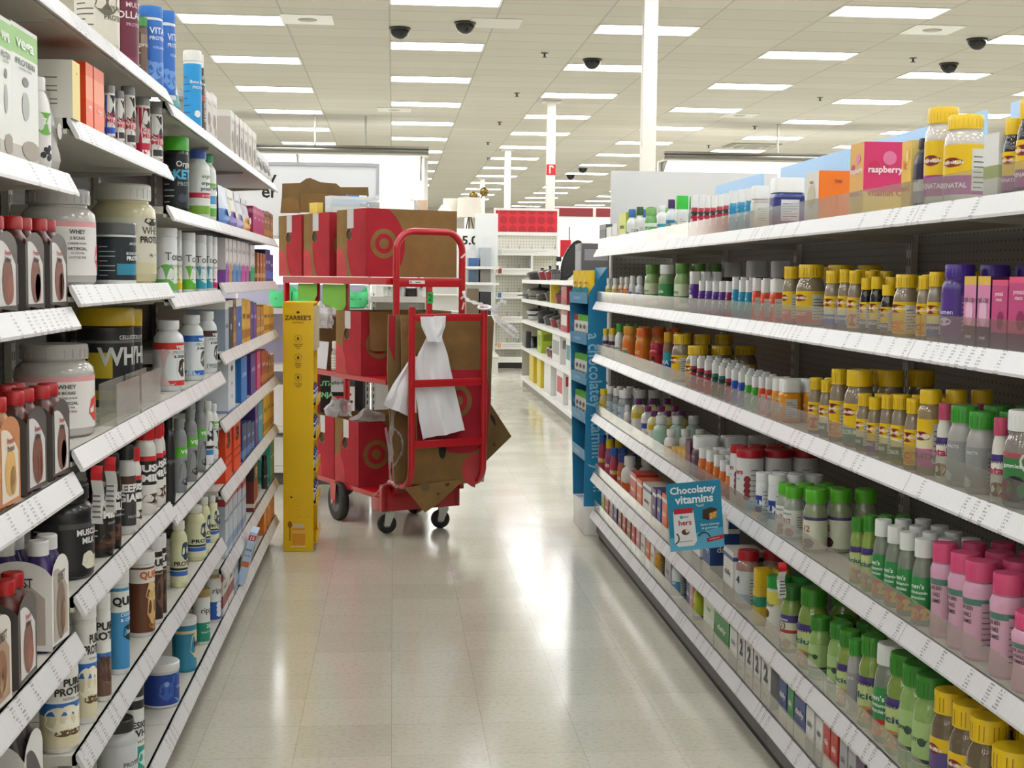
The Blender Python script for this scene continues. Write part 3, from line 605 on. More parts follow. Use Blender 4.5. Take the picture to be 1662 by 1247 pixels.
for k, c, c2, dsc in (('vegar', '#d13a34', '#e2c6c4', 'white protein bottle with red band'), ('vegab', '#2f66b8', '#cfdde8', 'white protein bottle with blue band'), ('vegaw', '#4d2b28', '#d4d6d6', 'white protein bottle with brown band')):
    R_(k, 'protein_bottle', dsc, 'tall', '#dcdfe0', '#e2e4e4', '#dfe2e3', bands=[(.84, 1, c), (0, .12, c if k != 'vegaw' else '#9a9c9c')], txt=[('vega', .635, .075, '#f4f1ee', .02), ('PROTEIN', .55, .05, '#8a8a88'), ('& GREENS', .49, .04, '#2b2a2a', .03)], blobs=[(-1.2, .3, .045, c2, 1.5), (.15, .33, .018, '#2b2625', 1.6), (.35, .3, .018, '#d9cfba', 1.4)])
R_('mmblk', PJ, 'big black protein jar', 'jar', '#161618', '#1a1a1c', '#1e1e21', bands=[(.8, .9, '#4d4e50')], txt=[('MUSCLE', .5, .07, '#e3e1de', .04), ('MILK', .41, .07, '#e3e1de', .04)], panel='#2a2a2e', blobs=[(0, .2, .02, '#d8d2c0'), (.4, .16, .04, '#c9bf9f', .4)])
R_('mmchoc', PJ, 'black jar with chocolate brown base', 'jar', '#17130f', '#1b1b1d', '#1d1a19', bands=[(0, .16, '#452b20')], txt=[('MUSCLE', .56, .085, '#e6e3df', .05), ('MILK', .45, .085, '#e6e3df', .05), ('GAINER', .36, .03, '#b9b4ae')], panel='#252222', blobs=[(0, .2, .03, '#6a4230', .5)])
R_('sleep', PJ, 'dark grey jar with white lettering', 'jar', '#cbc9c4', '#2a2a2b', '#39383a', bands=[(.82, 1, '#53372c')], txt=[('SLEEPING', .52, .095, '#e6e4e0', .04), ('GIANT', .41, .095, '#e6e4e0', .04), ('PROTEIN', .2, .03, '#b9b7b2')], panel='#434245')
R_('mmred', PJ, 'black and white protein jar with red cap', 'jar', '#dddad4', '#cf1f26', '#e0ddd6', bands=[(.90, 1, '#cf2b30'), (.42, .90, '#1d1d1f')], txt=[('MUSCLE', .52, .085, '#f0eeea', .05), ('MILK', .41, .085, '#f0eeea', .05)], panel=None, blobs=[(0, .18, .024, '#4b3126', .5), (.6, .16, .024, '#8a7a66', .6)])
R_('vegag', 'protein_bottle', 'grey protein bottle with green band', 'tall', '#85888a', '#8d9092', '#8a8d8f', bands=[(.66, .88, '#5cb431')], txt=[('vega', .56, .085, '#eef3ea', .02), ('sport', .43, .05, '#5c6062')], blobs=[(.1, .26, .03, '#3d3836', 1.4), (0, .14, .02, '#2e2a28', .6)])
R_('slimblk', 'protein_bottle', 'slim black bottle', 'tall', '#1d1d1f', '#1a1a1b', '#222224', txt=[('sport', .5, .06, '#7d7d7d')])
R_('mowhite', 'protein_bottle', 'white bottle with black and blue bands', 'tall', '#e2e2e0', '#e5e5e3', '#e4e4e2', bands=[(.28, .36, '#26262a'), (.12, .26, '#3f86c4')], txt=[('MO', .42, .11, '#2a2a2c', .03), ('protein', .33, .03, '#e4e4e2')], blobs=[(0, .62, .02, '#27333f', 1.8)])
R_('vegabrn', 'protein_bottle', 'white bottle with chocolate picture', 'tall', '#e1e2df', '#e4e5e2', '#e2e3e0', bands=[(.84, 1, '#7fb65a')], txt=[('vega', .635, .07, '#f2f6ee', .02), ('PROTEIN', .55, .045, '#5a5a58')], blobs=[(0, .36, .03, '#4a2b24', 1.2), (.5, .24, .018, '#3a2420')])
R_('or3', 'protein_box', 'orange red carton with a big 3', 'box', '#dd431a', '#d83c14', '#e84a1a', txt=[('3', .74, .3, '#3a1c16', .05), ('======', .45, .1, '#3a1c16', .02), ('======', .3, .1, '#3a1c16', .02)])
R_('pbnavy', 'protein_box', 'dark blue bar carton', 'box', '#2c4568', '#2a4062', '#35527a', txt=[('BAR', .6, .12, '#cdd8e8')], bands=[(.1, .3, '#5a83b4')])
R_('pbblue', 'protein_box', 'bright blue carton', 'box', '#1a6fb8', '#1668b0', '#1f78c2', txt=[('SLIM', .6, .1, '#dcebf6')], panel='#2a7cc2')
R_('pbwhite', 'protein_box', 'white carton with three round marks', 'box', '#d5d8e0', '#ced3dd', '#d8dbe2', blobs=[(0, .85, .16, '#3c3c44'), (0, .55, .1, '#8d93a0'), (0, .3, .1, '#8d93a0')], bands=[(.0, .05, '#8b94b8')])
R_('pbpurp', 'protein_box', 'deep purple carton', 'box', '#4b3380', '#432c74', '#553a90', txt=[('BAR', .6, .12, '#d8cdec')])
R_('pbpink', 'protein_box', 'pink carton', 'box', '#cf3f78', '#c43670', '#d64a82', txt=[('BAR', .6, .12, '#f8dbe6')])
R_('pbred', 'protein_box', 'dark red carton', 'box', '#8c2c2a', '#7f2624', '#983432', txt=[('BAR', .6, .12, '#edd0c8')], bands=[(.1, .3, '#b36a3c')])
R_('pbgold', 'protein_box', 'golden yellow carton', 'box', '#d09a2a', '#c58c20', '#d8a436', txt=[('BAR', .6, .12, '#5a3a14')], bands=[(.1, .3, '#a36a1c')])
R_('pbteal', 'protein_box', 'teal carton', 'box', '#2b8fa8', '#26869e', '#3098b2', txt=[('BAR', .6, .12, '#d8eef2')])
R_('pbblack', 'protein_box', 'black carton with white lid', 'box', '#d6d3cb', '#22242a', '#25272e', bands=[(.86, 1, '#d6d3cb')], blobs=[(0, .45, .16, '#a8b0bc')], txt=[])
R_('pbgrey', 'protein_box', 'grey blue carton with pale lid', 'box', '#d9d6cf', '#8f9cab', '#98a6b4', bands=[(.84, 1, '#dad7d0')], txt=[('BAR', .5, .1, '#3e4a58')])
R_('pbred2', 'protein_box', 'red and blue carton with white lid', 'box', '#d8d5ce', '#b82c2e', '#2f63a8', bands=[(.84, 1, '#dad7d0')], blobs=[(0, .45, .1, '#e5e2da')], txt=[])
R_('pbsilv', 'protein_box', 'pale silver blue carton', 'box', '#c6ccd4', '#aab2bd', '#bac2cc', bands=[(.84, .95, '#b23a44'), (.1, .25, '#7f93b4')], txt=[('PROTEIN', .6, .09, '#49566c')])
R_('pbfive', 'protein_box', 'dark red carton with a 5', 'box', '#4a2526', '#6a2622', '#8f2f22', bands=[(.6, 1, '#2a2428'), (.08, .16, '#d8c9b8')], txt=[('5', .72, .2, '#e4cfae', .04)], blobs=[(.2, .75, .25, '#b07a2c')])
R_('balltin', 'protein_jar', 'black rounded tin', 'jar', '#1f2422', '#141414', '#252a28', txt=[('grass', .4, .08, '#8fa393')])
R_('tealtin', 'protein_box', 'sea green carton', 'box', '#3fa58c', '#389c84', '#46ad94', txt=[('energy', .6, .1, '#dff0ea')], bands=[(.05, .15, '#2f7f6c')])
R_('yelprot', 'protein_bottle', 'pale yellow bottle with white cap', 'tall', '#dcdcae', '#e2e2da', '#e0e0b8', bands=[(.16, .28, '#3c6cc4'), (.30, .36, '#26262a')], txt=[('PROTEIN', .36, .075, '#26262a', .03), ('ready', .28, .03, '#26262a')], blobs=[(0, .56, .016, '#2c3c58', 2)])
R_('ppvan', PT, 'white and blue canister with vanilla swirl', 'can', '#dfddd6', '#e6e5e1', '#e4e2dc', bands=[(.42, .58, '#2f6cb8'), (0, .42, '#d9cfae')], txt=[('PURE', .70, .08, '#2a2a2c', .04), ('PROTEIN', .61, .08, '#2a2a2c', .04), ('NATURAL WHEY', .54, .025, '#5a5a58')], blobs=[(-.3, .36, .028, '#eee8d2', .9), (.2, .33, .03, '#f0ead6', .8), (-.9, .34, .03, '#eae2c8', .9), (.1, .2, .02, '#5d4326', .35), (-.6, .2, .02, '#5d4326', .35), (.7, .34, .03, '#eae2c8', .8)])
R_('ppchoc', PT, 'white and brown canister with chocolate swirl', 'can', '#dfddd6', '#e6e5e1', '#e4e2dc', bands=[(.42, .52, '#2f6cb8'), (0, .42, '#6d4f42')], txt=[('PURE', .70, .08, '#2a2a2c', .04), ('PROTEIN', .61, .08, '#2a2a2c', .04)], blobs=[(0, .3, .03, '#4a3028', 1), (.5, .25, .03, '#8a6a58', .8), (-.6, .32, .03, '#55392e', .9)])
R_('qblue', PT, 'blue and white cookies canister', 'can', '#dfe0de', '#e2e3e1', '#3f8fc4', bands=[(.70, .96, '#e6e6e3'), (.96, 1, '#3f8fc4')], txt=[('QUEST', .70, .085, '#1d1d1f', .045), ('COOKIES', .57, .035, '#e4eef4'), ('& CREAM', .52, .035, '#e4eef4'), ('20g', .40, .035, W_, .03)], blobs=[(0, .40, .018, '#18242c', 1.1), (.25, .35, .012, '#20282e')])
R_('qbrown', PT, 'brown canister with peanut shake picture', 'can', '#dfdedb', '#e3e2df', '#673c22', bands=[(.76, .97, '#e4dfd8')], txt=[('QUEST', .735, .09, '#c26a3c', .045)], blobs=[(0, .36, .02, '#d0aa70', 2.6), (.05, .52, .026, '#dcbb84', .9), (-.1, .6, .014, '#e0c28e'), (.15, .14, .02, '#a9743f', .7)])
R_('qdark', PT, 'dark brown canister with white name band', 'can', '#dfdedb', '#e3e2df', '#38231c', bands=[(.72, .92, '#e4dfda'), (.92, .98, '#2a1c18')], txt=[('QUEST', .70, .085, '#1d1a19', .045), ('chocolate', .58, .03, '#c9b8a8')], blobs=[(.1, .36, .018, '#6a4a3c', 2.6)])
R_('creat', PB, 'squat blue tub with white lid', 'tub', '#dcdedf', '#e2e3e2', '#26469a', bands=[(0, .04, '#1f3a84')], txt=[('creatine', .45, .09, '#dce8f4', .01, .5)], blobs=[(.5, .44, .05, '#4f9fd6', 1), (.5, .44, .043, '#1f3f92', 1), (-.6, .4, .025, '#3f63b4', 1.2), (-.6, .55, .008, '#8aa9dc')])
R_('purptub', PB, 'purple tub with white lid', 'tub', '#dcdedf', '#dadbda', '#3a2f6a', txt=[('pre', .5, .1, '#cfd0e4')])
R_('pbteal2', PB, 'teal tub with cream oval', 'can', '#2f88a8', '#dfe0de', '#3189aa', bands=[(.85, .92, '#dcc9a0')], txt=[('PB', .5, .11, '#4a3a2a', .03)], blobs=[(.1, .48, .03, '#dfc79c', 1.5)])
R_('ripg', PT, 'white and green canister with gold lid', 'can', '#e2e2de', '#a58c5c', '#e4e4e0', bands=[(0, .45, '#1e8a6c')], txt=[('ripple', .62, .12, '#22332e', .01), ('20g', .33, .08, '#eef4f0', .02), ('PLANT PROTEIN', .22, .035, '#d8eae2')])
R_('ripb', PT, 'white and blue canister with gold lid', 'can', '#e2e2de', '#a58c5c', '#e4e4e0', bands=[(0, .45, '#2457ac')], txt=[('ripple', .62, .12, '#22262e', .01)], blobs=[(-.2, .34, .012, '#e2e6ee'), (-.2, .25, .012, '#e2e6ee'), (-.2, .16, .012, '#e2e6ee')])
R_('deswhey', PT, 'white and teal canister with black lid', 'can', '#e2e2de', '#3a3a3c', '#e4e4e0', bands=[(0, .36, '#2e9a90'), (.88, 1, '#26262a')], txt=[('DESIGNER', .56, .075, '#26262a', .03), ('WHEY', .47, .085, '#26262a', .03), ('NATURAL', .38, .035, '#5a5a58')], blobs=[(0, .2, .02, '#cfe6dc'), (.4, .16, .02, '#d9ead8')])
R_('greyblk', PJ, 'pale grey jar with black lid', 'jar', '#c4c6c8', '#2b2a2a', '#cfd1d2', txt=[('PROTEIN', .4, .07, '#4a4c50')])
for k, c, slv, b2, dsc in (('premch', '#b3161c', '#4d4744', '#d2cecb', 'chocolate shake pack with red caps'), ('premca', '#b3161c', '#c98656', '#e6d6c2', 'caramel shake pack with red caps'), ('questp', '#e2e1df', '#e3e0db', '#b3a59a', 'white and purple shake pack with white caps'), ('questv', '#e2e1df', '#d9d0c6', '#a88a72', 'cream shake pack with white caps'), ('milkp', '#dcdbd9', '#d6d4d0', '#2c2a2c', 'white and black milk shake pack')):
    R_(k, 'shake_multipack', dsc, 'pack', {'premch': '#5e2c26', 'premca': '#b2763f', 'questp': '#3f2f66', 'questv': '#7d5f4c', 'milkp': '#3a3636'}[k], c, slv, bands=[(0, 1, b2)], txt={'prem': [('Premier', .62, .06, '#a82430'), ('Protein', .55, .06, '#2c2826')], 'ques': [('QUEST', .64, .09, '#26262a')], 'milk': [('MILK', .3, .14, '#f0eee9')]}[k[:4]],
       blobs=[(.5, .33, .26, {'premch': '#7a4a3c', 'premca': '#e0b06a', 'questp': '#7d6a5c', 'questv': '#8c5c40', 'milkp': '#c43a42'}[k]), (.62, .25, .16, '#9a5a46' if k == 'premch' else '#c9a27a')])
R_('box12', 'protein_box', 'light blue protein bar carton with red strip', 'box', '#b9cde6', '#b4c9e2', '#b9cde6', bands=[(.84, .94, '#c23644'), (.34, .44, '#c9713c')], txt=[('12', .89, .07, '#f4eef0', .03), ('PURE', .66, .1, '#28344c', .03), ('PROTEIN', .55, .1, '#28344c', .03)])
R_('whred', 'protein_box', 'white and red carton', 'box', '#d8d2cc', '#c7bfb6', '#d9d4cd', bands=[(.86, 1, '#b03038'), (.2, .5, '#8a3430')], txt=[('BAR', .65, .1, '#463c38')])
R_('orb2', 'protein_box', 'orange bar carton', 'box', '#d67a2c', '#cc6f22', '#de8434', txt=[('BAR', .6, .12, '#fbe9cc')])
# right run
V = 'vitamin_bottle'; G = 'gummy_bottle'
def vit(key, desc, shape, body, cap, base, txt, **kw): R_(key, kw.pop('kind', V), desc, shape, body, cap, base, txt=txt, **kw)
R_('blkbox', 'vitamin_box', 'grey and black small carton', 'box', '#5a6068', '#4d5258', '#6a7078', bands=[(.4, .8, '#26282c')])
R_('whbox', 'vitamin_box', 'small white carton', 'box', '#dcdcd8', '#d6d6d2', '#dededa', bands=[(.3, .5, '#a8b84a')], panel='#dadad4')
R_('ylbox', 'vitamin_box', 'yellow green carton', 'box', '#c8d23c', '#b9c832', '#c9d240', bands=[(0, .4, '#dcdcc8')], txt=[('zinc', .6, .16, '#4c5a1c')])
vit('bluelid', 'pale bottle with blue lid', 'pill', '#dfe2e0', '#3a6aa4', '#d9dcd9', [('calm', .35, .1, '#3d4c5c')], panel=NP)
vit('dkglid', 'white bottle with dark green lid', 'pill', '#dcdcd8', '#2f5c36', '#dadad4', [('B12', .35, .12, '#3c4a3a')], blobs=[(.3, .2, .012, '#7a5a3c')], panel=NP)
vit('greenb', 'green bottle with orange picture', 'bottle', '#69a55a', '#7fae62', '#5fa552', [('Vit C', .4, .09, '#eef4e6')], blobs=[(.5, .22, .014, '#e88a24')], bands=[(.8, 1, '#dfe4d4')])
vit('whpink', 'white bottle with pink and teal label', 'sbtl', '#e2e2e0', '#e4e4e2', '#dfe3e0', [('kids', .4, .1, '#c43a5c')], bands=[(0, .3, '#d0365e'), (.6, .75, '#3a9cae')])
vit('purlid', 'white bottle with purple lid', 'pill', '#dfe2e4', '#3f2a5c', '#d6dcdc', [('kids', .4, .1, '#3a7a6a')], bands=[(.2, .5, '#3f9a78'), (.7, .85, '#3a86b4')])
vit('gcap', 'white bottle with bright green square cap', 'olly', '#dcdedb', '#35c43c', '#dadcd9', [('zarb', .4, .09, '#7a7d7a')], panel=NP)
for k, c, dsc in (('ored', '#b5233c', 'red square gummy bottle, white cap'), ('oteal', '#2590ba', 'teal square gummy bottle, white cap'), ('opurp', '#5a2f8e', 'purple square gummy bottle, white cap'), ('oora', '#dd4c2a', 'orange red square gummy bottle, white cap'), ('ogrn', '#4aa83a', 'lime green square gummy bottle, white cap'), ('oblu', '#2c50b0', 'royal blue square gummy bottle, white cap'), ('odkg', '#23705c', 'dark green square gummy bottle, white cap'), ('ogold', '#e0941c', 'golden square gummy bottle, white cap'), ('omag', '#8c2448', 'wine red square gummy bottle, white cap')):
    vit(k, dsc, 'olly', c, '#e6e6e3', c, [('OLLY', .52, .05, '#f0eee9', .03), ('A', .3, .16, '#f2eef0', .02, -.1)], kind=G, bands=[(.82, 1, '#2d3a34' if k in ('ored', 'odkg') else c)], panel='#cfcbc2' if k in ('oora', 'ogold') else None, blobs=[(.5, .4, .006, '#f0ece8')])
vit('clearw', 'clear jar with pale label and white cap', 'olly', '#b8aca2', '#e6e6e3', '#d9d6cf', [('sleep', .4, .09, '#7d6a5c')], kind=G, panel=NP)
vit('navyw', 'navy labelled jar with wide white cap', 'olly', '#2f3e82', '#e8e8e5', '#28367c', [('kids', .4, .1, '#e2e4ee')], kind=G, panel='#d6d9e2', bands=[(.9, 1, '#1f2a66')])
R_('orglow', 'vitamin_box', 'orange carton with white front', 'box', '#ee7a20', '#ef7d22', '#ddd8cf', blobs=[(0, .5, .3, '#c4bb9c', 1.4)], panel=None, txt=[('tea', .8, .1, '#a8543c')])
for k, c, t2, dsc in (('emy', '#e7b53a', 'C', 'yellow orange vitamin C carton'), ('emr', '#d0265a', 'raspberry', 'pink raspberry vitamin C carton')):
    R_(k, 'vitamin_box', dsc, 'box', '#e2a83a', '#e9cf7a' if k == 'emy' else '#d6336c', c, bands=[(0, .32, '#eac24c', '#eac65a')], txt=[('vitamin C', .3, .1, '#b8501c', .03), (t2, .62, .1, '#f6dfe6' if k == 'emr' else '#a8501c', .03)], blobs=[(.1, .78, .16, '#e07aa0' if k == 'emr' else '#f0d27a'), (-.25, .66, .13, '#c92c5c' if k == 'emr' else '#e08a2a')], sides=True)
vit('dkpurp', 'dark purple bottle in shrink wrap', 'sbtl', '#2c2440', '#2a2238', '#d6d4d6', [('elder', .4, .09, '#2c2440')], bands=[(.6, 1, '#30264a'), (0, .3, '#8a8a96')])
NY = '#e8bf10'
def nm(key, desc, mid, txt, shape='bottle', body='#8d7f6a', cap='#e9c21a', **kw):
    R_(key, kw.pop('kind', V), desc, shape, body, cap, NY, bands=[(.0, .38, mid)]+list(kw.pop('bands', [])), txt=[('NatureMade', .46, .045, '#f2e6de', .02)]+[(s, z, sz, c, .03) for s, z, sz, c in txt], panel=kw.pop('panel', NP), blobs=[(0, .46, .024, '#7c1c28', .42)]+kw.pop('blobs', []), brough=.07, **kw)
nm('nmpren', 'clear jar with yellow cap, purple prenatal label', '#a83e90', [('PRENATAL', .2, .06, '#f4e2f0')], 'jar', '#cfc9c0')
nm('nmdark', 'dark bottle with yellow cap, purple label', '#9a3a86', [('PRENATAL', .2, .05, '#f4e2f0')], body='#1f1b16')
nm('nmora', 'yellow capped gummy bottle with orange label', '#e0562a', [('ENERGY', .2, .06, '#fbe8dc')], kind=G, blobs=[(.4, .16, .014, '#d83a2c')])
nm('nmblue', 'yellow capped gummy bottle with blue label', '#2c5aa0', [('MELATONIN', .2, .045, '#e4ecf6')], kind=G, bands=[(.38, .6, '#e4dfae')])
nm('nmstr', 'yellow capped gummy bottle with strawberry', '#e3c83c', [('D3', .2, .06, '#b8601c')], kind=G, blobs=[(.45, .2, .016, '#c92a34')])
nm('nmnavy', 'dark bottle with yellow cap and navy label', '#1f3468', [('OMEGA', .2, .06, '#e0e6f2')], body='#1d1a18')
nm('nmgold', 'yellow capped bottle with yellow label', '#e6c234', [('C', .2, .1, '#b8501c')], kind=G, blobs=[(.5, .18, .014, '#e88a1c')])
nm('nmgrn', 'yellow capped bottle with green label', '#1e7d50', [('CALCIUM', .2, .06, '#e8f2ea')])
nm('nmfib', 'yellow capped bottle with dark green base', '#14684c', [('FIBER', .18, .06, '#e8f2ea')], bands=[(.38, .62, '#e6dcae')])
nm('nmpurp', 'yellow capped bottle with purple base', '#5a2f86', [('ZINC', .2, .06, '#ece2f4')])
nm('nmpk', 'yellow capped jar with pink prenatal label', '#c8549e', [('PRENATAL', .22, .07, '#7c1c50')], 'jar', '#96805f', bands=[(.38, .7, '#e6dcae')])
nm('nmsleep', 'amber jar with yellow sealed lid and purple strip', '#d8b21c', [('sleep', .2, .06, '#4a3a6c')], 'bottle', '#6e5f48', bands=[(.38, .75, '#584a80')])
vit('whyl', 'pale bottle with white cap and yellow label', 'pill', '#e0dcc0', '#e4e4e0', '#d6b83c', [('B6', .35, .1, '#5a4a1c')], bands=[(0, .35, '#c98a3c')], panel=NP)
vit('whor', 'small bottle with white cap and orange label', 'pill', '#e0cfc0', '#e4e4e0', '#e07a34', [('C', .35, .12, '#fbe8dc')], panel=NP)
vit('whpu', 'white bottle with purple and white label', 'pill', '#dedee2', '#dcdce0', '#cfcfd8', [('kids', .35, .1, '#5a4a8c')], bands=[(.5, .8, '#6a5aa4')], panel=NP)
vit('gtall', 'tall green gummy bottle with green seal', 'bottle', '#8fae6a', '#5d8a3c', '#cfd6b4', [('gummy', .4, .07, '#3d5a2c')], kind=G, blobs=[(.5, .18, .014, '#d85a2c')], bands=[(.2, .5, '#4c8c4a')])
vit('gtallw', 'tall green gummy bottle with white cap', 'bottle', '#7f9c6c', '#e4e4e0', '#3e8c50', [('kids', .4, .08, '#eef4e8')], kind=G, blobs=[(.4, .18, .014, '#d84a34')])
vit('oneaday', 'big purple jar with purple lid', 'jar', '#4c3284', '#4a2c94', '#54348a', [('women', .4, .07, '#e8def2')], panel='#6a4c9c', kind=G, blobs=[(0, .28, .018, '#d8c8ea', .5)])
R_('pinkbx', 'vitamin_box', 'pink and dark purple prenatal carton', 'box', '#4a2450', '#3f1f48', '#d683ae', bands=[(.88, 1, '#e0b83c', '#4a2450'), (0, .3, '#3c1c40')], txt=[('ONE A DAY', .66, .07, '#2c1c2c', .02), ('prenatal', .15, .06, '#e8d8e4')], blobs=[(0, .5, .3, '#e9b8d2', 1.2)])
R_('magbx', 'vitamin_box', 'magenta prenatal carton', 'box', '#b02a68', '#9e2a62', '#c2407c', bands=[(0, .25, '#5c2450'), (.92, 1, '#e0507c')], txt=[('prenatal', .8, .07, '#f4d4e2'), ('vitamin', .72, .06, '#f4d4e2')], blobs=[(.1, .42, .2, '#8a1c50', 1.2)])
vit('ylseal', 'small bottle with yellow printed seal', 'bottle', '#d2c7b4', '#e2c21c', '#ddd4c8', [('kids', .4, .1, '#8a2a4c')], kind=G, blobs=[(.5, .2, .012, '#7a3a3c')], bands=[(.75, 1, '#3a3468')])
vit('gcapw', 'white bottle with green cap', 'pill', '#dfe2de', '#49b344', '#dde2da', [('probio', .35, .07, '#3c6a3c')], panel=NP)
vit('orgum', 'orange gummy bear bottle, gold seal', 'bottle', '#d8842c', '#d89a2c', '#e0762c', [('gummies', .4, .06, '#fbeed8')], kind=G, blobs=[(.4, .3, .012, '#2f9a6c'), (-.4, .3, .012, '#2f9a6c')])
vit('orbig', 'orange gummy bottle with orange cap', 'bottle', '#d9822a', '#dd6a20', '#d8741f', [('kids C', .4, .08, '#fbeed8')], kind=G, blobs=[(.3, .2, .012, '#a8381c')])
vit('redgum', 'red gummy bottle with pink cap', 'waist', '#b4242e', '#b82a50', '#c03038', [('kids', .4, .09, '#f6dcdc')], kind=G, blobs=[(.2, .5, .012, '#3a2018')])
vit('fishcap', 'blue labelled bottle with amber cap', 'bottle', '#8a6a54', '#c9961c', '#2456a8', [('DHA', .35, .1, '#e8eef6')], kind=G, bands=[(.6, 1, '#2e9aa8')])
vit('silvw', 'clear bottle with white cap and grey blue label', 'bottle', '#8f9698', '#e2e3e1', '#a9bcc8', [('gentle', .4, .07, '#3c566c')], panel='#c8ccce', brough=.07)
vit('ycap', 'small bottle with yellow cap', 'bottle', '#c8b88a', '#e6d21c', '#d6c24c', [('kids', .4, .1, '#6a4a1c')])
vit('slimw', 'slim white bottle with white cap', 'pill', '#dcdcd8', '#e4e4e0', '#d8d4d0', [('iron', .35, .1, '#5a4a5c')], panel=NP)
vit('vites', 'clear bottle with purple cap and white label', 'sbtl', '#d8cf90', '#6c2f6a', '#dfdbd2', [('kids', .4, .1, '#3a3a88')], kind=G, bands=[(.75, 1, '#d8b43c')], blobs=[(.3, .2, .012, '#2c3a8c')])
vit('vites2', 'bottle with magenta cap and blue label', 'sbtl', '#cfd0d0', '#8c2a6c', '#dcdcd8', [('kids', .4, .1, '#3a3a88')], kind=G, bands=[(.6, .85, '#3a4aa0')])
vit('mint', 'white to mint green bottle, white cap', 'pill', '#b7d3c4', '#e2e4e0', '#a8cdb8', [('pure', .35, .08, '#3c6a5a')], bands=[(0, .4, '#6fae94')])
vit('orpill', 'white bottle with white cap and amber label', 'pill', '#e2e0da', '#e6e6e2', '#dca030', [('C', .3, .1, '#7c4a1c')], bands=[(.75, 1, '#e4e2dc')], panel=NP)
R_('goldbx', 'vitamin_box', 'small golden carton', 'box', '#d9a83c', '#b3862c', '#d0a23c', bands=[(0, .3, '#8a6424')])
R_('plumbx', 'vitamin_box', 'dark plum carton in wrap', 'box', '#5a3346', '#4c2a3a', '#6a3c50', bands=[(.4, .6, '#8a5a6c')])
vit('whcap', 'small orange gummy bottle, rounded white cap', 'olly', '#d86a24', '#e2e3e0', '#d8702a', [('OLLY', .5, .06, '#f4e6d8')], kind=G, bands=[(0, .2, '#8a4a2c')])
vit('bigwh', 'dark square jar with large white cap', 'olly', '#4a3440', '#e2e3e0', '#4f3644', [('OLLY', .5, .06, '#e8dce0')], kind=G)
vit('redcap', 'white tall canister with red cap', 'can', '#e0e0de', '#b5202c', '#dfdfdd', [('hers', .62, .1, '#b5202c', .02), ('ideal', .5, .04, '#4c9aae')], panel='#dcdcda', kind='vitamin_canister', cat='canister', blobs=[(.8, .3, .012, '#8c2c34'), (.8, .5, .012, '#8c2c34'), (.8, .2, .012, '#8c2c34'), (.8, .4, .012, '#8c2c34')])
vit('calm', 'white and navy canister with white lid', 'tub', '#dfe1e2', '#e2e3e1', '#e0e2e3', [('CALM', .36, .14, '#e8ecf4', .03)], bands=[(.15, .65, '#22408e')], panel='#d9dce0', kind='vitamin_canister', cat='canister')
vit('vfg', 'clear jar with bright green cap, white label', 'bottle', '#9ea79c', '#5cb62c', '#dcdfd6', [('vitafusion', .5, .045, '#3c2c5c'), ('B12', .36, .1, '#a8402c')], kind=G, panel='#d8dad4', blobs=[(.3, .14, .014, '#a83a2c')], brough=.07)
vit('vfb12', 'B-12 gummy bottle with green cap', 'bottle', '#8f9a78', '#5cb62c', '#d9dcc6', [('B-12', .38, .11, '#a8402c')], kind=G, bands=[(.9, 1, '#54407c')], blobs=[(.3, .14, .016, '#8a3a3c'), (.6, .16, .014, '#5a2a3c'), (-.9, .12, .014, '#a83a2c')], brough=.07)
vit('vfcalc', 'pale green gummy bottle with green seal cap', 'bottle', '#86a048', '#3f8c28', '#bccb86', [('fusion', .5, .06, '#3c2c6c', .02), ('Calcium', .36, .08, '#1f4c6c', .02)], kind=G, blobs=[(.2, .16, .018, '#c98a5c'), (.55, .14, .016, '#8a6a4c')], bands=[(.84, 1, '#4c3a7c')], brough=.07)
vit('vfmulti', 'green labelled gummy bottle with white cap', 'bottle', '#7d8577', '#e4e6e2', '#2f8a48', [("men's", .46, .06, '#e6f2e6', .02), ('multivitamin', .39, .04, '#e6f2e6', .02), ('gummies', .33, .045, '#e6f2e6')], kind=G, blobs=[(.35, .16, .018, '#c9302c'), (-.3, .14, .014, '#e08a3c'), (.8, .14, .014, '#d8b04c')], brough=.07)
vit('vfberry', 'grey gummy bottle with big white cap, berries', 'bottle', '#8b827c', '#e6e7e4', '#3a7c44', [('gummies', .44, .05, '#e6f2e6')], kind=G, bands=[(.9, 1, '#a84a5c')], blobs=[(.2, .2, .026, '#2a1f2c'), (-.4, .18, .02, '#8c2a44'), (.9, .5, .02, '#cfd8d0', 1.4)], brough=.07)
vit('pinkw', 'tall pink waisted gummy bottle with pink cap', 'waist', '#d7a3bd', '#d8507c', '#cfa3b6', [('HAIR SKIN', .53, .05, '#3c3440', .02), ('& NAILS', .46, .05, '#3c3440', .02), ('GUMMIES', .39, .045, '#3c3440', .02)], kind=G, bands=[(.86, .98, '#4f7a70')], panel='#c79fb0')
vit('natal', 'white prenatal bottle with pink seal cap', 'bottle', '#d9d6cc', '#c04a6c', '#dedacf', [('fusion', .5, .07, '#3c2c6c', .02), ('natal', .38, .11, '#b8305c', .03)], kind=G, bands=[(.84, 1, '#4c3a7c')], blobs=[(.3, .16, .014, '#6a4a3c'), (.6, .12, .02, '#c99a5c')])
vit('greybk', 'green capped bottle with grey facts label', 'bottle', '#a8a7a2', '#3f9c34', '#8f908f', [('FACTS', .5, .04, '#e0e0de')], kind=G, panel='#a3a4a4', blobs=[(-.5, .12, .014, '#c8c8c4')])
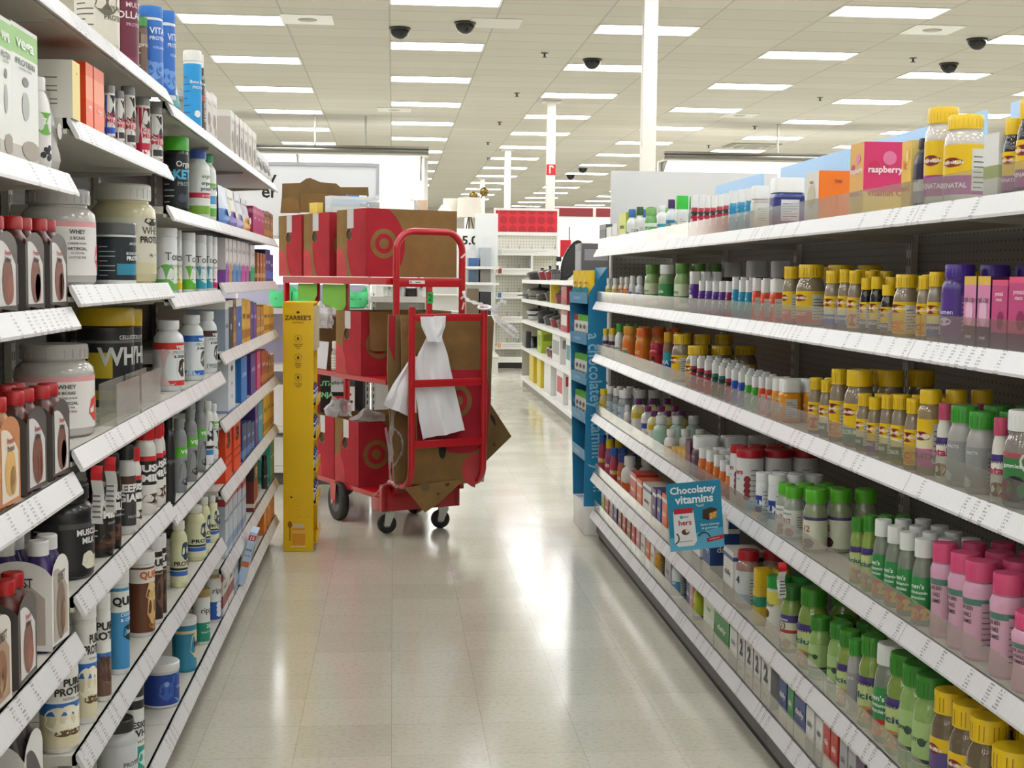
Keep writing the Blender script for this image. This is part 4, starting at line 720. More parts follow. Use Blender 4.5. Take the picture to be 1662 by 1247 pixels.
vit('d3vf', 'D3 gummy bottle with dark green seal cap', 'bottle', '#86a052', '#2f6e28', '#dcdcc8', [('vitafusion', .5, .045, '#e6e2f0'), ('D3', .40, .1, '#5a5a3c')], kind=G, bands=[(.78, 1, '#4c3a7c'), (.46, .56, '#b8403c')], blobs=[(-.4, .12, .016, '#3c4c8c'), (.5, .14, .014, '#a8704c')], brough=.07)
vit('clgrn', 'clear green bottle with green seal cap', 'bottle', '#8fb066', '#3c8a2e', '#a2c07c', [('gummy', .4, .06, '#3c5a34')], kind=G, bands=[(0, .2, '#4a8c3c'), (.22, .3, '#30343a')], blobs=[(.3, .38, .01, '#44504a')], brough=.1)
vit('redjar', 'clear gummy jar with wide red lid', 'jar', '#a9867c', '#b3202c', '#cfd3d4', [('4', .5, .14, '#3a3a44', .03)], kind=G, panel='#d2d6d8', bands=[(0, .3, '#9fb4c4')], brough=.07)
vit('ylwjar', 'yellow carton style tub with yellow lid', 'olly', '#d9b62c', '#dcb71c', '#d8b832', [('vites', .4, .1, '#1f6a4c')], kind=G, bands=[(.5, .85, '#2c8a6c')])
vit('ggjar', 'white tub with green lid', 'tub', '#dcdcd4', '#2f9a3c', '#dcdcd2', [('fiber', .55, .08, '#5a6a3c')], kind='vitamin_tub', cat='tub', bands=[(.7, 1, '#d8cf5c')], blobs=[(-.4, .4, .014, '#6a2a2c')], panel='#d8d8d0')
vit('capbl', 'small jar with blue cap', 'bottle', '#a84a5c', '#2a62b4', '#b83a4c', [('kids', .4, .1, '#f2e6dc')], kind=G, bands=[(.5, .7, '#d8c23c')])
vit('capye', 'small jar with yellow cap', 'bottle', '#9a5a8c', '#dcc61c', '#a0407c', [('kids', .4, .1, '#f2e6dc')], kind=G, bands=[(.5, .7, '#d84a3c')])
vit('capnv', 'small jar with dark blue cap', 'bottle', '#b0604c', '#2c3f8c', '#c06a3c', [('kids', .4, .1, '#f2e6dc')], kind=G)
vit('wpillr', 'white pill bottle with orange label', 'pill', '#e0dedb', '#e2e2df', '#dfd8d2', [('D', .35, .1, '#a8402c')], bands=[(.15, .6, '#d8602c')], panel=None)
for k, c, dsc in (('rbx', '#c43c34', 'small red carton'), ('obx', '#dd6a34', 'small orange carton'), ('wbx', '#dedcd6', 'small white carton with plain front'), ('nbx', '#2c4a84', 'small navy carton'), ('gbx', '#3f8c4c', 'green carton'), ('pbx', '#5a2f6a', 'small purple carton'), ('bbx', '#9a6a44', 'small brown carton'), ('grbx', '#a9aaae', 'small grey carton'), ('pkbx', '#cf8f94', 'pale pink carton'), ('lbx', '#c3c84a', 'lime carton')):
    R_(k, 'vitamin_box', dsc, 'box', c, c, c, bands=[(.0, .28, '#d9d5cc' if k not in ('wbx', 'grbx') else '#8d8f94'), (.82, .9, '#e2ded6' if k not in ('wbx',) else '#3c5a8c')], txt=[('daily', .55, .12, '#f4f0ea' if k not in ('wbx', 'grbx', 'lbx') else '#3c3c44')], panel='#d6d3cc' if k in ('wbx', 'grbx', 'pkbx') else None)
R_('gwbx', 'vitamin_box', 'tall green and white carton', 'box', '#2f8a44', '#2f8a44', '#dfe4d8', bands=[(.5, .8, '#cfd6b8', '#d6dcd0')], txt=[('tea', .7, .1, '#2f6a3c')])
R_('yrx', 'vitamin_box', 'white carton with large dark numeral', 'box', '#c9c8c4', '#a4a3a0', '#d2d0cb', txt=[('2', .6, .34, '#44444a', .05), ('days', .2, .1, '#5a5a5e')])
vit('ltw', 'tall white bottle with blue label', 'tall', '#e0e2e2', '#e2e4e3', '#4c86b4', [('fish', .4, .08, '#e8f0f4')], bands=[(.6, 1, '#dfe3e4')], panel='#d2d8dc')
vit('ltgold', 'golden bottle with white cap', 'pill', '#d9a030', '#e2e2de', '#dca63a', [('oil', .35, .1, '#6a4a1c')], panel='#d9c48c')
vit('limeb', 'lime green bottle with dark base', 'sbtl', '#b9c03a', '#c2c83c', '#c3cc3c', [('leaf', .45, .08, '#3c4a1c')], bands=[(0, .2, '#3a3a2c')])

for k in ('nmora', 'nmstr', 'nmgold', 'nmfib', 'nmsleep', 'vfcalc', 'd3vf', 'clgrn', 'greybk', 'nmblue'): D[k]['seal'] = True
D['emr']['base'] = '#e0a842'
# ------------------------------------------------------------------ packaged goods: where each stands
# rows: side, shelf height, place words, depth of the setback, entries "design x0 x1 ytop [rows deep] [setback]" in the photo's columns; each is turned into metres along its shelf
ROWS = [
 (-1, LH['A'][1], 'second shelf, nearest left bay', 'vegabx 0 20 22|vegabx 21 62 32|zo 63 104 138|silvp2 105 122 150'),
 (-1, LH['A'][2], 'third shelf, nearest left bay', 'premch -14 34 346|premch 36 76 350|premch 78 124 354'),
 (-1, LH['A'][3], 'fourth shelf, nearest left bay', 'premca -6 36 655|premch 38 80 640|premch 82 130 630|premch 20 66 618 1 .14|premch 68 112 618 1 .14'),
 (-1, LH['A'][4], 'fifth shelf, nearest left bay', 'questv -16 16 985|premch 17 70 958|questp 72 122 893|questp 20 66 905 1 .14|questp 68 100 905 1 .14'),
 (-1, LH['A'][5], 'sixth shelf, nearest left bay', 'milkp 22 86 1188|milkp -40 18 1180'),
 (-1, LH['B'][0], 'top shelf, second left bay', 'jugw 123 191 -75|collagen 180 224 -40|browngc 219 241 30 1 .05|vitalb 222 262 8|vitalb 260 288 22'),
 (-1, LH['B'][1], 'second shelf, second left bay', 'greyor 74 142 48 1 .12|whyel 113 125 94 1 .0|orbox 140 151 100|orbox 153 169 108|ketob 166 186 139|ketow 184 201 148|ketow 197 219 140|ketor 217 243 150|ketow 241 267 160'),
 (-1, LH['B'][2], 'third shelf, second left bay', 'isopure 36 152 306 1 .05|bonebr 154 220 362|whey100 149 251 298'),
 (-1, LH['B'][3], 'fourth shelf, second left bay', 'isopure 26 150 560 1 .03|wheyyel 146 236 498 1 .075|wheyyel 203 249 500 1 .075|wheyyel 100 150 510 1 .25'),
 (-1, LH['B'][4], 'fifth shelf, second left bay', 'mmblk 52 150 790|mmchoc 138 184 752|mmchoc 166 196 738|sleep 190 220 724|mmred 205 229 728|mmred 218 253 692|mmred 243 266 690|mmred 254 277 682'),
 (-1, LH['B'][5], 'sixth shelf, second left bay', 'ppvan 64 127 1060|ppvan 119 157 980|ppchoc 152 180 965|qblue 175 210 926|qbrown 206 251 898|qdark 237 264 872|qdark 258 280 856'),
 (-1, .17, 'bottom shelf, second left bay', 'greyblk 158 222 1172|deswhey 198 234 1112|creat 230 291 1078|purptub 244 293 1036 1 .16'),
 (-1, LH['C'][0], 'top shelf, third left bay', 'tealp 287 297 112|cyanc 298 327 82|brownc 322 337 96|gcchoc 333 353 145|silvb 354 364 166|silvb 365 373 172'),
 (-1, LH['C'][1], 'second shelf, third left bay', 'orgketo 264 306 222|orgain 303 340 234|gcwhite 336 366 249'),
 (-1, LH['C'][2], 'third shelf, third left bay', 'toneg 248 287 370|toney 283 295 374 1 .05|tonel 291 317 378|tonet 313 335 382|tonet 331 345 383|tonep 343 356 386'),
 (-1, LH['C'][3], 'fourth shelf, third left bay', 'vegar 249 298 521|vegab 292 330 512|vegaw 325 358 505'),
 (-1, LH['C'][4], 'fifth shelf, third left bay', 'slimblk 264 284 678|vegag 279 303 680|vegag 298 320 666|vegag 315 334 652|mowhite 328 346 652|vegabrn 343 359 653'),
 (-1, LH['C'][5], 'sixth shelf, third left bay', 'yelprot 276 304 847|yelprot 300 333 822|yelprot 320 341 808|yelprot 336 352 806|yelprot 349 364 806'),
 (-1, .17, 'bottom shelf, third left bay', 'pbteal2 279 319 1004|ripg 313 341 958|ripb 332 359 928'),
 (-1, LH['D'][0], 'top shelf, far left bays', 'silvb 374 381 178|silvb 382 388 186|silvb 389 395 192|silvb 396 402 198|silvb 403 409 205|silvb 410 416 212|silvp 420 428 236|silvp 429 436 246|silvp 437 443 254|silvp 444 450 262'),
 (-1, LH['D'][1], 'second shelf, far left bays', 'pblue 366 378 300|ppurp 379 389 306|plil 390 400 312|por 401 410 322|magb 411 417 334|magb 418 424 338|magb 425 430 342|brnb 432 438 344|brnb 439 444 346|brnb 445 452 350'),
 (-1, LH['D'][2], 'third shelf, far left bays', 'tbp 366 371 384|tbo 372 377 386|tbb 378 384 389|tbb 385 391 391|tbk 392 398 393|tbk 399 404 395|tbg 405 415 397|copb 417 421 410|copb 422 426 411|copb 427 431 412|navb 433 437 405|navb 438 442 406|navb 443 450 414'),
 (-1, LH['D'][3], 'fourth shelf, far left bays', 'pbgrey 366 371 490|pbblack 372 378 488|brnb 379 383 486|pbred2 384 392 486|pbgold 393 399 486|pbgold 400 406 488|pbpurp 407 411 490|pbpurp 412 416 492|copb 417 422 498|copb 423 428 499|pbgold 430 435 495|pbgold 436 442 496|pbgold 443 449 497'),
 (-1, LH['D'][4], 'fifth shelf, far left bays', 'pbwhite 366 386 590|pbblue 388 404 584|pbpurp 407 415 576|pbpink 417 423 572|pbred 425 431 570|pbred 432 437 572|brnb 439 443 574|copb 444 449 574'),
 (-1, LH['D'][5], 'sixth shelf, far left bays', 'or3 366 376 698|or3 378 392 690|pbnavy 394 400 690|pbnavy 401 407 688|pbnavy 408 413 688|pbpurp 414 419 660|pbteal 420 426 656|pbgold 428 433 642|pbgold 434 440 638|pbgold 441 449 636'),
 (-1, LH['D'][6], 'seventh shelf, far left bays', 'pbsilv 366 371 800|pbsilv 372 378 795|pbsilv 379 385 790|pbsilv 386 392 785|pbsilv 393 400 780|pbfive 407 423 756|balltin 424 434 740|tealtin 435 449 720'),
 (-1, .17, 'bottom shelf, far left bays', 'whred 362 370 916|whred 371 379 905|pbsilv 380 387 890|pbsilv 388 394 880|orb2 428 433 806|orb2 434 439 802|orb2 440 448 798'),
 (1, RH[0], 'right top shelf', 'blkbox 972 982 364|whbox 984 992 368|whbox 994 1001 362|ylbox 1003 1018 344|bluelid 1016 1034 340 2|dkglid 1030 1047 336 2|greenb 1046 1067 337 2|whpink 1066 1084 333 2|purlid 1081 1098 324 2|gcap 1096 1117 318 2|ored 1121 1133 316 2|ored 1132 1144 318 2|ored 1142 1153 318|ored 1152 1163 318|ored 1162 1174 316|ored 1173 1184 314|oteal 1183 1196 310|oteal 1196 1210 308|oteal 1209 1222 306|clearw 1219 1249 302|navyw 1250 1306 289|orglow 1305 1329 277|emr 1378 1401 230|emy 1468 1484 226|dkpurp 1478 1508 226|nmpren 1500 1558 174|nmpren 1532 1600 186|whbox 1602 1626 213|nmdark 1622 1660 194|nmdark 1650 1700 160'),
 (1, RH[1], 'right second shelf', 'whyl 983 994 452 2|whyl 993 1004 452 2|whor 1004 1013 450 2|whor 1012 1022 450 2|whpu 1021 1032 448 2|whpu 1031 1045 450 2|gtall 1046 1070 430 2|gtallw 1069 1095 430 2|gtall 1094 1120 428 2|opurp 1119 1136 441 3|opurp 1134 1146 456 3|opurp 1145 1157 456 3|opurp 1156 1168 457 3|opurp 1167 1179 457 2|omag 1178 1189 457 2|oteal 1188 1200 450 2|oteal 1199 1211 455 2|oteal 1210 1222 455 2|oora 1221 1236 452 2|oora 1235 1251 455 2|oora 1250 1273 454 2|bigwh 1126 1164 428 1 .22|bigwh 1168 1204 426 1 .22|bigwh 1210 1246 424 1 .22|bigwh 1250 1284 424 1 .22|nmora 1270 1298 433 3|nmora 1292 1340 430 2|nmblue 1338 1366 440 3|nmblue 1360 1384 438 3|nmstr 1376 1400 440 3|nmnavy 1396 1416 452 2|nmnavy 1412 1434 450 2|nmnavy 1430 1454 463|nmgold 1450 1492 446 2|nmgold 1488 1514 448 2|nmblue 1505 1534 442|oneaday 1528 1586 430|pinkbx 1563 1583 449|pinkbx 1585 1606 449|magbx 1608 1634 455|magbx 1636 1670 450'),
 (1, RH[2], 'right third shelf', 'ylseal 978 989 534|ylseal 988 1000 533|gcapw 998 1012 526|orgum 1010 1034 530|orbig 1031 1056 533|redgum 1054 1078 558|fishcap 1076 1092 540|nmgold 1090 1124 543 2|nmgold 1113 1152 562 2|ored 1120 1132 578 4|ored 1131 1144 582 4|ored 1143 1156 585 4|odkg 1155 1167 590 4|odkg 1166 1178 594 4|ored 1177 1188 598 4|oblu 1187 1199 601 4|oblu 1198 1210 604 4|ogrn 1209 1221 608 4|ogrn 1220 1232 612 4|oora 1231 1243 612 4|oora 1242 1254 613 3|ogold 1253 1272 615 3|ogold 1264 1300 616 3|nmstr 1312 1336 614|nmfib 1330 1354 618|nmgold 1346 1376 600|nmgrn 1369 1420 602|nmfib 1390 1416 640 2|nmpurp 1408 1432 646 2|nmfib 1428 1454 642 2|nmfib 1446 1476 642 2|nmgold 1468 1496 648 2|nmpk 1488 1530 634 2|natal 1520 1546 656|greybk 1538 1592 660|greybk 1568 1618 670|natal 1612 1640 680|vfberry 1626 1700 668'),
 (1, RH[3], 'right fourth shelf', 'ycap 973 989 632|silvw 984 999 628 2|silvw 994 1009 631 2|silvw 1003 1026 634 2|slimw 1012 1024 658|vites 1024 1047 648|vites2 1040 1062 660 2|vites 1050 1072 668 2|mint 1060 1086 676 2|orpill 1078 1101 698|goldbx 1090 1097 729|goldbx 1098 1105 732|goldbx 1106 1113 736|plumbx 1115 1122 718|bigwh 1120 1166 708 2|whcap 1134 1156 728|whcap 1146 1166 732|whcap 1158 1176 740|whcap 1168 1184 748|whcap 1178 1194 756|redcap 1184 1214 724 2|redcap 1194 1240 731 2|calm 1226 1252 768 2|calm 1246 1276 772 3|vfg 1260 1292 786|vfg 1272 1306 792|vfb12 1303 1344 796|vfcalc 1379 1408 842|vfcalc 1398 1424 838|vfmulti 1416 1448 845 2|vfmulti 1436 1471 856 2|vfmulti 1456 1492 866 2|vfmulti 1480 1518 877 2|pinkw 1508 1556 884 2|pinkw 1536 1594 900 2|pinkw 1560 1622 914 2|pinkw 1604 1664 934 1|pinkw 1640 1720 1000'),
 (1, RH[4], 'right fifth shelf', 'capbl 971 985 706 2|capye 982 996 714 2|capbl 990 1004 728 2|capnv 1002 1018 738 2|wpillr 1008 1036 742|rbx 1022 1032 772|obx 1033 1041 782|wbx 1043 1056 793|pbx 1058 1064 796|nbx 1066 1072 798|obx 1074 1082 806|wbx 1084 1104 812|obx 1106 1120 830|wbx 1122 1136 838|nbx 1140 1152 850|wbx 1176 1192 900|redjar 1190 1232 893|ylwjar 1222 1252 925|ggjar 1243 1284 938|d3vf 1266 1304 953 2|vfcalc 1294 1346 958 2|clgrn 1312 1350 1004|clgrn 1342 1386 1014|vfcalc 1358 1400 1026 2|greybk 1374 1404 1040|vfcalc 1392 1442 1036 2|vfmulti 1417 1472 1049|vfcalc 1438 1500 1066 2|clgrn 1460 1522 1084|clgrn 1476 1540 1098|nmsleep 1508 1574 1126|nmsleep 1537 1606 1148|nmsleep 1565 1640 1170|nmsleep 1600 1690 1222'),
 (1, RH[5], 'right bottom shelf', 'lbx 976 980 800|rbx 982 987 806|grbx 989 994 812|pbx 996 1001 818|bbx 1003 1008 824|rbx 1010 1015 832|bbx 1017 1023 838|rbx 1025 1030 846|pkbx 1032 1038 852|wbx 1040 1046 860|obx 1048 1054 866|wbx 1056 1062 876|ltgold 1062 1078 886|grbx 1079 1089 900|ltw 1090 1114 908|nbx 1114 1119 925|pkbx 1120 1125 930|limeb 1124 1142 944|gwbx 1142 1158 962|gbx 1160 1182 985|wbx 1184 1196 998|yrx 1198 1208 1018|yrx 1210 1221 1026|yrx 1223 1234 1034|yrx 1236 1250 1044|nbx 1264 1276 1080|gbx 1278 1287 1092|nbx 1289 1306 1106|wbx 1308 1320 1124|wbx 1324 1334 1134|rbx 1336 1346 1150|rbx 1348 1358 1162|grbx 1362 1374 1182|grbx 1376 1388 1198|pbx 1392 1402 1212|grbx 1406 1418 1226|pbx 1422 1436 1240'),
]
MESH = {}; COUNT = {}
def plural(s): return s
def place_rows():
    for side, zs, where, spec in ROWS:
        zb = zs-.0028; lip = side*(XRIP if side > 0 else XLIP); items = []
        bayk = None if side > 0 else {'nearest left bay': 'A', 'second left bay': 'B', 'third left bay': 'C', 'far left bays': 'D'}[where.split(', ')[1]]
        allh = RH if side > 0 else LH[bayk]
        up = [h for h in allh if h > zs+.05]; hmax = (min(up)-zs-.05) if up else .42
        for e in spec.split('|'):
            q = e.split(); d = D[q[0]]; x0, x1, yt = (float(v) for v in q[1:4]); rows = int(q[4]) if len(q) > 4 else 1
            if side > 0 and d['shape'] not in ('box', 'pouch', 'pack') and .3 < zs < 1.5 and not len(q) > 5: rows = max(rows, 3 if zs > .5 else 2)
            sb = float(q[5]) if len(q) > 5 else (.022 if side > 0 else .016)
            if d['shape'] in ('box', 'pouch', 'pack'):
                X = lip+side*sb; ya, yb = y_for(x0, X, zs+.05), y_for(x1, X, zs+.05); y0, y1 = min(ya, yb), max(ya, yb)
                Yc = (y0+y1)/2; hw = (y1-y0)/2*.985; h = z_for(yt, X, y0)-zb; W = hw
                dep = {'box': .11 if side > 0 else .15, 'pouch': .06, 'pack': .13}[d['shape']]
                if d['shape'] == 'box': W = min(W, .11); dep = min(dep, max(.05, 1.6*h))
                if d['shape'] == 'pack': W = .066
                items.append(dict(d=d, key=q[0], Y=Yc, r=W, h=h, sb=sb, rows=1, dep=dep, x=X))
            else:
                r = .04
                for _ in range(5):
                    X = lip+side*(sb+r); Yc = y_for((x0+x1)/2, X, zs+.08); r = (x1-x0)/2*Yc/F
                r = min(r, .095)
                X = lip+side*(sb+r); h = z_for(yt, X, Yc-r*.6)-zb
                items.append(dict(d=d, key=q[0], Y=Yc, r=r*.985, h=h, sb=sb, rows=rows, dep=2*r, x=X))
        # stand neighbours side by side without touching
        lo, hi = (RY[0], RY[-1]-.004) if side > 0 else {'A': (LY[0]-.6, LY[1]), 'B': (LY[1], LY[2]), 'C': (LY[2], LY[3]), 'D': (LY[3], LY[5])}[bayk]
        if side < 0 and zs < .2: hi = LY[5] if bayk != 'B' else 4.42
        if side < 0 and where.startswith('top shelf, second'): hi = 4.36
        lo += .004; hi -= .004
        for grp in (0, 1):
            L = sorted([i for i in items if (i['sb'] > .10) == bool(grp)], key=lambda i: i['Y'])
            for _ in range(60):
                for a, b in zip(L, L[1:]):
                    ov = a['r']+b['r']+.0015-(b['Y']-a['Y'])
                    if ov > 0:
                        if ov > .006: a['r'] *= .992; b['r'] *= .992
                        a['Y'] -= ov*.5; b['Y'] += ov*.5
                for a in L: a['Y'] = min(max(a['Y'], lo+a['r']), hi-a['r'])
            for k in range(1, len(L)):
                a, b = L[k-1], L[k]; ov = a['r']+b['r']+.001-(b['Y']-a['Y'])
                if ov > 0: b['Y'] += ov
            for k in range(len(L)-1, 0, -1):
                a, b = L[k-1], L[k]; b['Y'] = min(b['Y'], hi-b['r']); ov = a['r']+b['r']+.001-(b['Y']-a['Y'])
                if ov > 0: a['Y'] -= ov
        # the second rank must clear the front rank
        front = [i for i in items if i['sb'] <= .10]
        for i in items:
            i['h'] = max(.05, min(i['h'], hmax))
            if i['sb'] > .10:
                mx = max([f['sb']+(2*f['r'] if f['d']['shape'] not in ('box', 'pouch', 'pack') else f['dep']) for f in front if abs(f['Y']-i['Y']) < f['r']+i['r']], default=0)
                rr = i['r'] if i['d']['shape'] not in ('box', 'pouch', 'pack') else 0
                ns = max(i['sb'], mx+.004); i['r'] = min(i['r'], (DEPTH-.015-ns)/2) if rr else i['r']; rr = min(rr, i['r']); i['sb'] = ns; i['x'] = lip+side*(ns+rr)
            else:
                rr = i['r'] if i['d']['shape'] not in ('box', 'pouch', 'pack') else 0
                i['x'] = lip+side*(i['sb']+rr)
        items.sort(key=lambda i: i['Y'])
        cnt = {}
        for i in items: cnt[i['key']] = cnt.get(i['key'], 0)+1
        seen = {}
        for i in items:
            d = i['d']; key = i['key']; seen[key] = seen.get(key, 0)+1
            step = 2*i['r']+.004 if d['shape'] not in ('box', 'pouch', 'pack') else 0
            rows = i['rows']
            while rows > 1 and i['sb']+rows*step > DEPTH-.01: rows -= 1
            for k in range(rows):
                head = d['desc'] if cnt[key] == 1 else (ORD[seen[key]]+' nearest '+d['desc'] if seen[key] > 1 else 'nearest '+d['desc'])
                lb = f"{head}, {where}" if k == 0 else f"{head}, {['', 'second', 'third', 'fourth'][k]} row, {where}"
                gp = f"{d['desc']}s, {where}" if cnt[key]*rows > 1 or rows > 1 else None
                rz = -math.pi/2 if side > 0 else math.pi/2
                if d['shape'] not in ('box', 'pouch', 'pack'): rz += (random.uniform(.15, .6) if side > 0 else -random.uniform(.25, .6)) if k == 0 else random.uniform(-.3, .3)
                sh = d['shape']; sx = 1
                if sh in ('olly', 'sbtl'): rz = (-math.pi/2 if side > 0 else math.pi/2)+random.uniform(-.05, .05)
                if sh == 'box' or sh == 'pouch' or sh == 'pack': rz += random.uniform(-.02, .02)
                t = thing(d['kind'], lb, d['cat'], (i['x']+side*k*step, i['Y']+(random.uniform(-.001, .001) if k else 0), zb+.0006), rz, gp)
                if sh == 'pack':
                    if key not in MESH:
                        pack_thing(d, t, .13, .13, i['h']); MESH[key] = (list(t.children), i['h'])
                    else:
                        src, h0 = MESH[key]
                        for c in src:
                            n = c.copy(); COL.objects.link(n); n.parent = t
                            for g in c.children: m = g.copy(); COL.objects.link(m); m.parent = n
                        t.scale.z = i['h']/h0
                    continue
                if sh in ('box', 'pouch'):
                    if key not in MESH:
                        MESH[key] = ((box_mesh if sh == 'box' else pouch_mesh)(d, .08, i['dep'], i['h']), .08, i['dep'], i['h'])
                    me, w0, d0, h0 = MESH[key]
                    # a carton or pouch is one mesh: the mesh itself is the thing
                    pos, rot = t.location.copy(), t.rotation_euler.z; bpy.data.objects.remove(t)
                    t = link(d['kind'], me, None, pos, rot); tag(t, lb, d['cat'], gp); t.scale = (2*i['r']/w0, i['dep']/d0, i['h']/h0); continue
                if key not in MESH:
                    MESH[key] = (round_meshes(d, i['r'], i['h']), i['r'], i['h'])
                (b, c, l), r0, h0 = MESH[key]
                t.scale = (i['r']/r0, i['r']/r0, i['h']/h0)
                link('body', b, t); link('lid' if sh in ('can', 'tub', 'jar') else 'cap', c, t)
                if l: link('label', l, t)
place_rows()
# ------------------------------------------------------------------ the red stock cart
TH = math.radians(26); C0 = Vector((-.04, 8.0, 0)); U = Vector((math.cos(TH), math.sin(TH), 0)); Vv = Vector((-math.sin(TH), math.cos(TH), 0))
def loc_px(px, py, t):
    p = on_plane(px, py, C0+Vv*t, Vv)-C0; return Vector((p.dot(U), t, p.z))
def arc(c, r, a0, a1, ax1, ax2, n=8):
    return [Vector(c)+Vector(ax1)*r*math.cos(a0+(a1-a0)*i/n)+Vector(ax2)*r*math.sin(a0+(a1-a0)*i/n) for i in range(n+1)]
def cart():
    t = thing('stock_cart', 'red steel stocking cart loaded with red bullseye boxes, standing in the aisle', 'cart', C0, TH)
    W, L = .48, 1.60; m = CARTRED
    dk = MB().bbox(0, W, .02, L, .20, .232, m, .004)
    for y in (.02, L-.03): dk.box(.01, W-.01, y, y+.03, .15, .2, m)
    dk.build('deck', t)
    ap = MB().bbox(-.03, W+.005, -.012, .02, .142, .30, m, .004); ap.bbox(-.03, -.015, .02, .12, .142, .22, m, .003); ap.box(-.012, .01, -.0135, -.012, .15, .29, mat('#8f0c16', .4)); ap.box(W-.03, W-.01, -.0135, -.012, .15, .29, mat('#8f0c16', .4)); ap.build('front_apron', t)
    MB().bbox(0, W, .0, L, .878, .908, m, .004).build('middle_shelf', t)
    ts = MB().bbox(0, W, .0, L, 1.455, 1.498, m, .004); ts.build('top_shelf', t)
    R = .02; x0, x1 = .05, W
    zt = 1.765; br = .115
    path = [Vector((x0, -.03, .25)), Vector((x0, -.03, zt-br))]+arc((x0+br, -.03, zt-br), br, math.pi, math.pi/2, (1,0,0), (0,0,1))[1:]+arc((x1-br, -.03, zt-br), br, math.pi/2, 0, (1,0,0), (0,0,1))[1:]+[Vector((x1, -.03, .25))]
    h = MB().tube(path, R, m, 14); h.bbox(x0, x1, -.045, -.015, 1.445, 1.495, m, .004); h.bbox(.245, .28, -.04, -.02, .30, 1.45, m, .004)
    hb = h.build('arch_handle', t)
    for i, (px, pz, a) in enumerate(((.475, 1.61, .9), (.478, 1.68, .5), (.476, 1.40, 1.1), (.477, 1.36, .4), (.06, 1.2, .6))):
        pass
    sc = MB()
    for pz, a in ((1.63, .9), (1.39, .9), (1.335, .3)):
        sc.box(-.005, .005, -.0525, -.0500, -.022, .022, mat('#d9cfcb', .5), Matrix.Translation((x1-.003, 0, pz)) @ Matrix.Rotation(a, 4, 'Y'))
    sc.build('paint_scrape', hb)
    MB().box(.125, .225, -.0465, -.0452, 1.463, 1.482, '#e5e2de').box(.13, .14, -.047, -.0466, 1.467, 1.479, '#8a8886').box(.165, .2, -.047, -.0466, 1.47, 1.474, '#55524f').build('barcode_sticker', hb)
    g = MB().box(.243, .282, -.0430, -.0404, 1.35, 1.415, '#2fae4c'); put_text(g, '2', (.262, -.0434, 1.382), (1,0,0), (0,0,1), .055, mat('#1c3a22')); g.build('number_tag', hb)
    for x in (.02, W/2, W-.02): MB().bbox(x-.017, x+.017, L-.04, L-.006, .20, 1.46, m, .003).build('rear_post', t)
    # cardboard basket on the front
    b = MB()
    for x in (.025, .49):
        b.tube([Vector((x, -.28, 1.335)), Vector((x, -.28, .45))]+arc((x, -.17, .42), .11, math.pi, 1.5*math.pi, (0,1,0), (0,0,1))[1:]+[Vector((x, -.01, .31))], .02, m, 10)
    for z in (1.275, .905, .56): b.bbox(.025, .49, -.292, -.268, z-.021, z+.021, m, .003)
    b.build('cardboard_basket', t)
    # wheels
    TY = mat('#171717', .5); HUB = mat('#5a5d60', .35, .6); ZN = mat('#b5b6b4', .3, .9)
    def caster(x, y, r, sw):
        c = MB().box(-.04, .04, -.035, .035, .138, .146, ZN).cyl((0,0,.138), (0,0,.120), .03, ZN, 14)
        off = sw
        for s in (-1, 1): c.prism([(s*.024, -.03, .125), (s*.024, .03, .125), (s*.024, off+.016, r-.012), (s*.024, off-.016, r-.012)], (s*.003, 0, 0), ZN)
        c.cyl((-.032, off, r), (.032, off, r), .008, ZN, 10)
        k = c.build('caster', t, (x, y, 0), -1.94)
        wv = MB().lathe([(.3,-.018),(.86,-.018),(1,-.010),(1,.010),(.86,.018),(.3,.018)], TY, 28, R=r); wv.lathe([(0,-.0185),(.42,-.0185)], HUB, 20, R=r); wv.lathe([(.42,.0185),(0,.0185)], HUB, 20, R=r)
        wv.v = [(z, x_+off, y_+r) for x_, y_, z in wv.v]
        wv.build('wheel', k)
    caster(.065, .07, .056, -.02); caster(W-.06, .07, .056, -.02); caster(.08, L-.1, .056, .02); caster(W-.08, L-.1, .056, .02)
    for x in (-.022, W+.022):
        wv = MB().lathe([(.55,-.024),(.84,-.028),(.96,-.022),(1,-.012),(1,.012),(.96,.022),(.84,.028),(.55,.024)], TY, 36, R=.118); wv.lathe([(0,-.02),(.55,-.024)], HUB, 24, R=.118); wv.lathe([(.55,.024),(0,.02)], HUB, 24, R=.118)
        wv.v = [(z+x, x_+.62, y_+.118) for x_, y_, z in wv.v]
        k = wv.build('wheel', t); s = 1 if x > 0 else -1
        MB().prism([(x+s*.034, .575, .235), (x+s*.034, .665, .235), (x+s*.034, .65, .10), (x+s*.034, .59, .10)], (s*.005, 0, 0), m).cyl((x-s*.03, .62, .118), (x+s*.045, .62, .118), .012, ZN, 12).build('wheel_bracket', k)
cart()
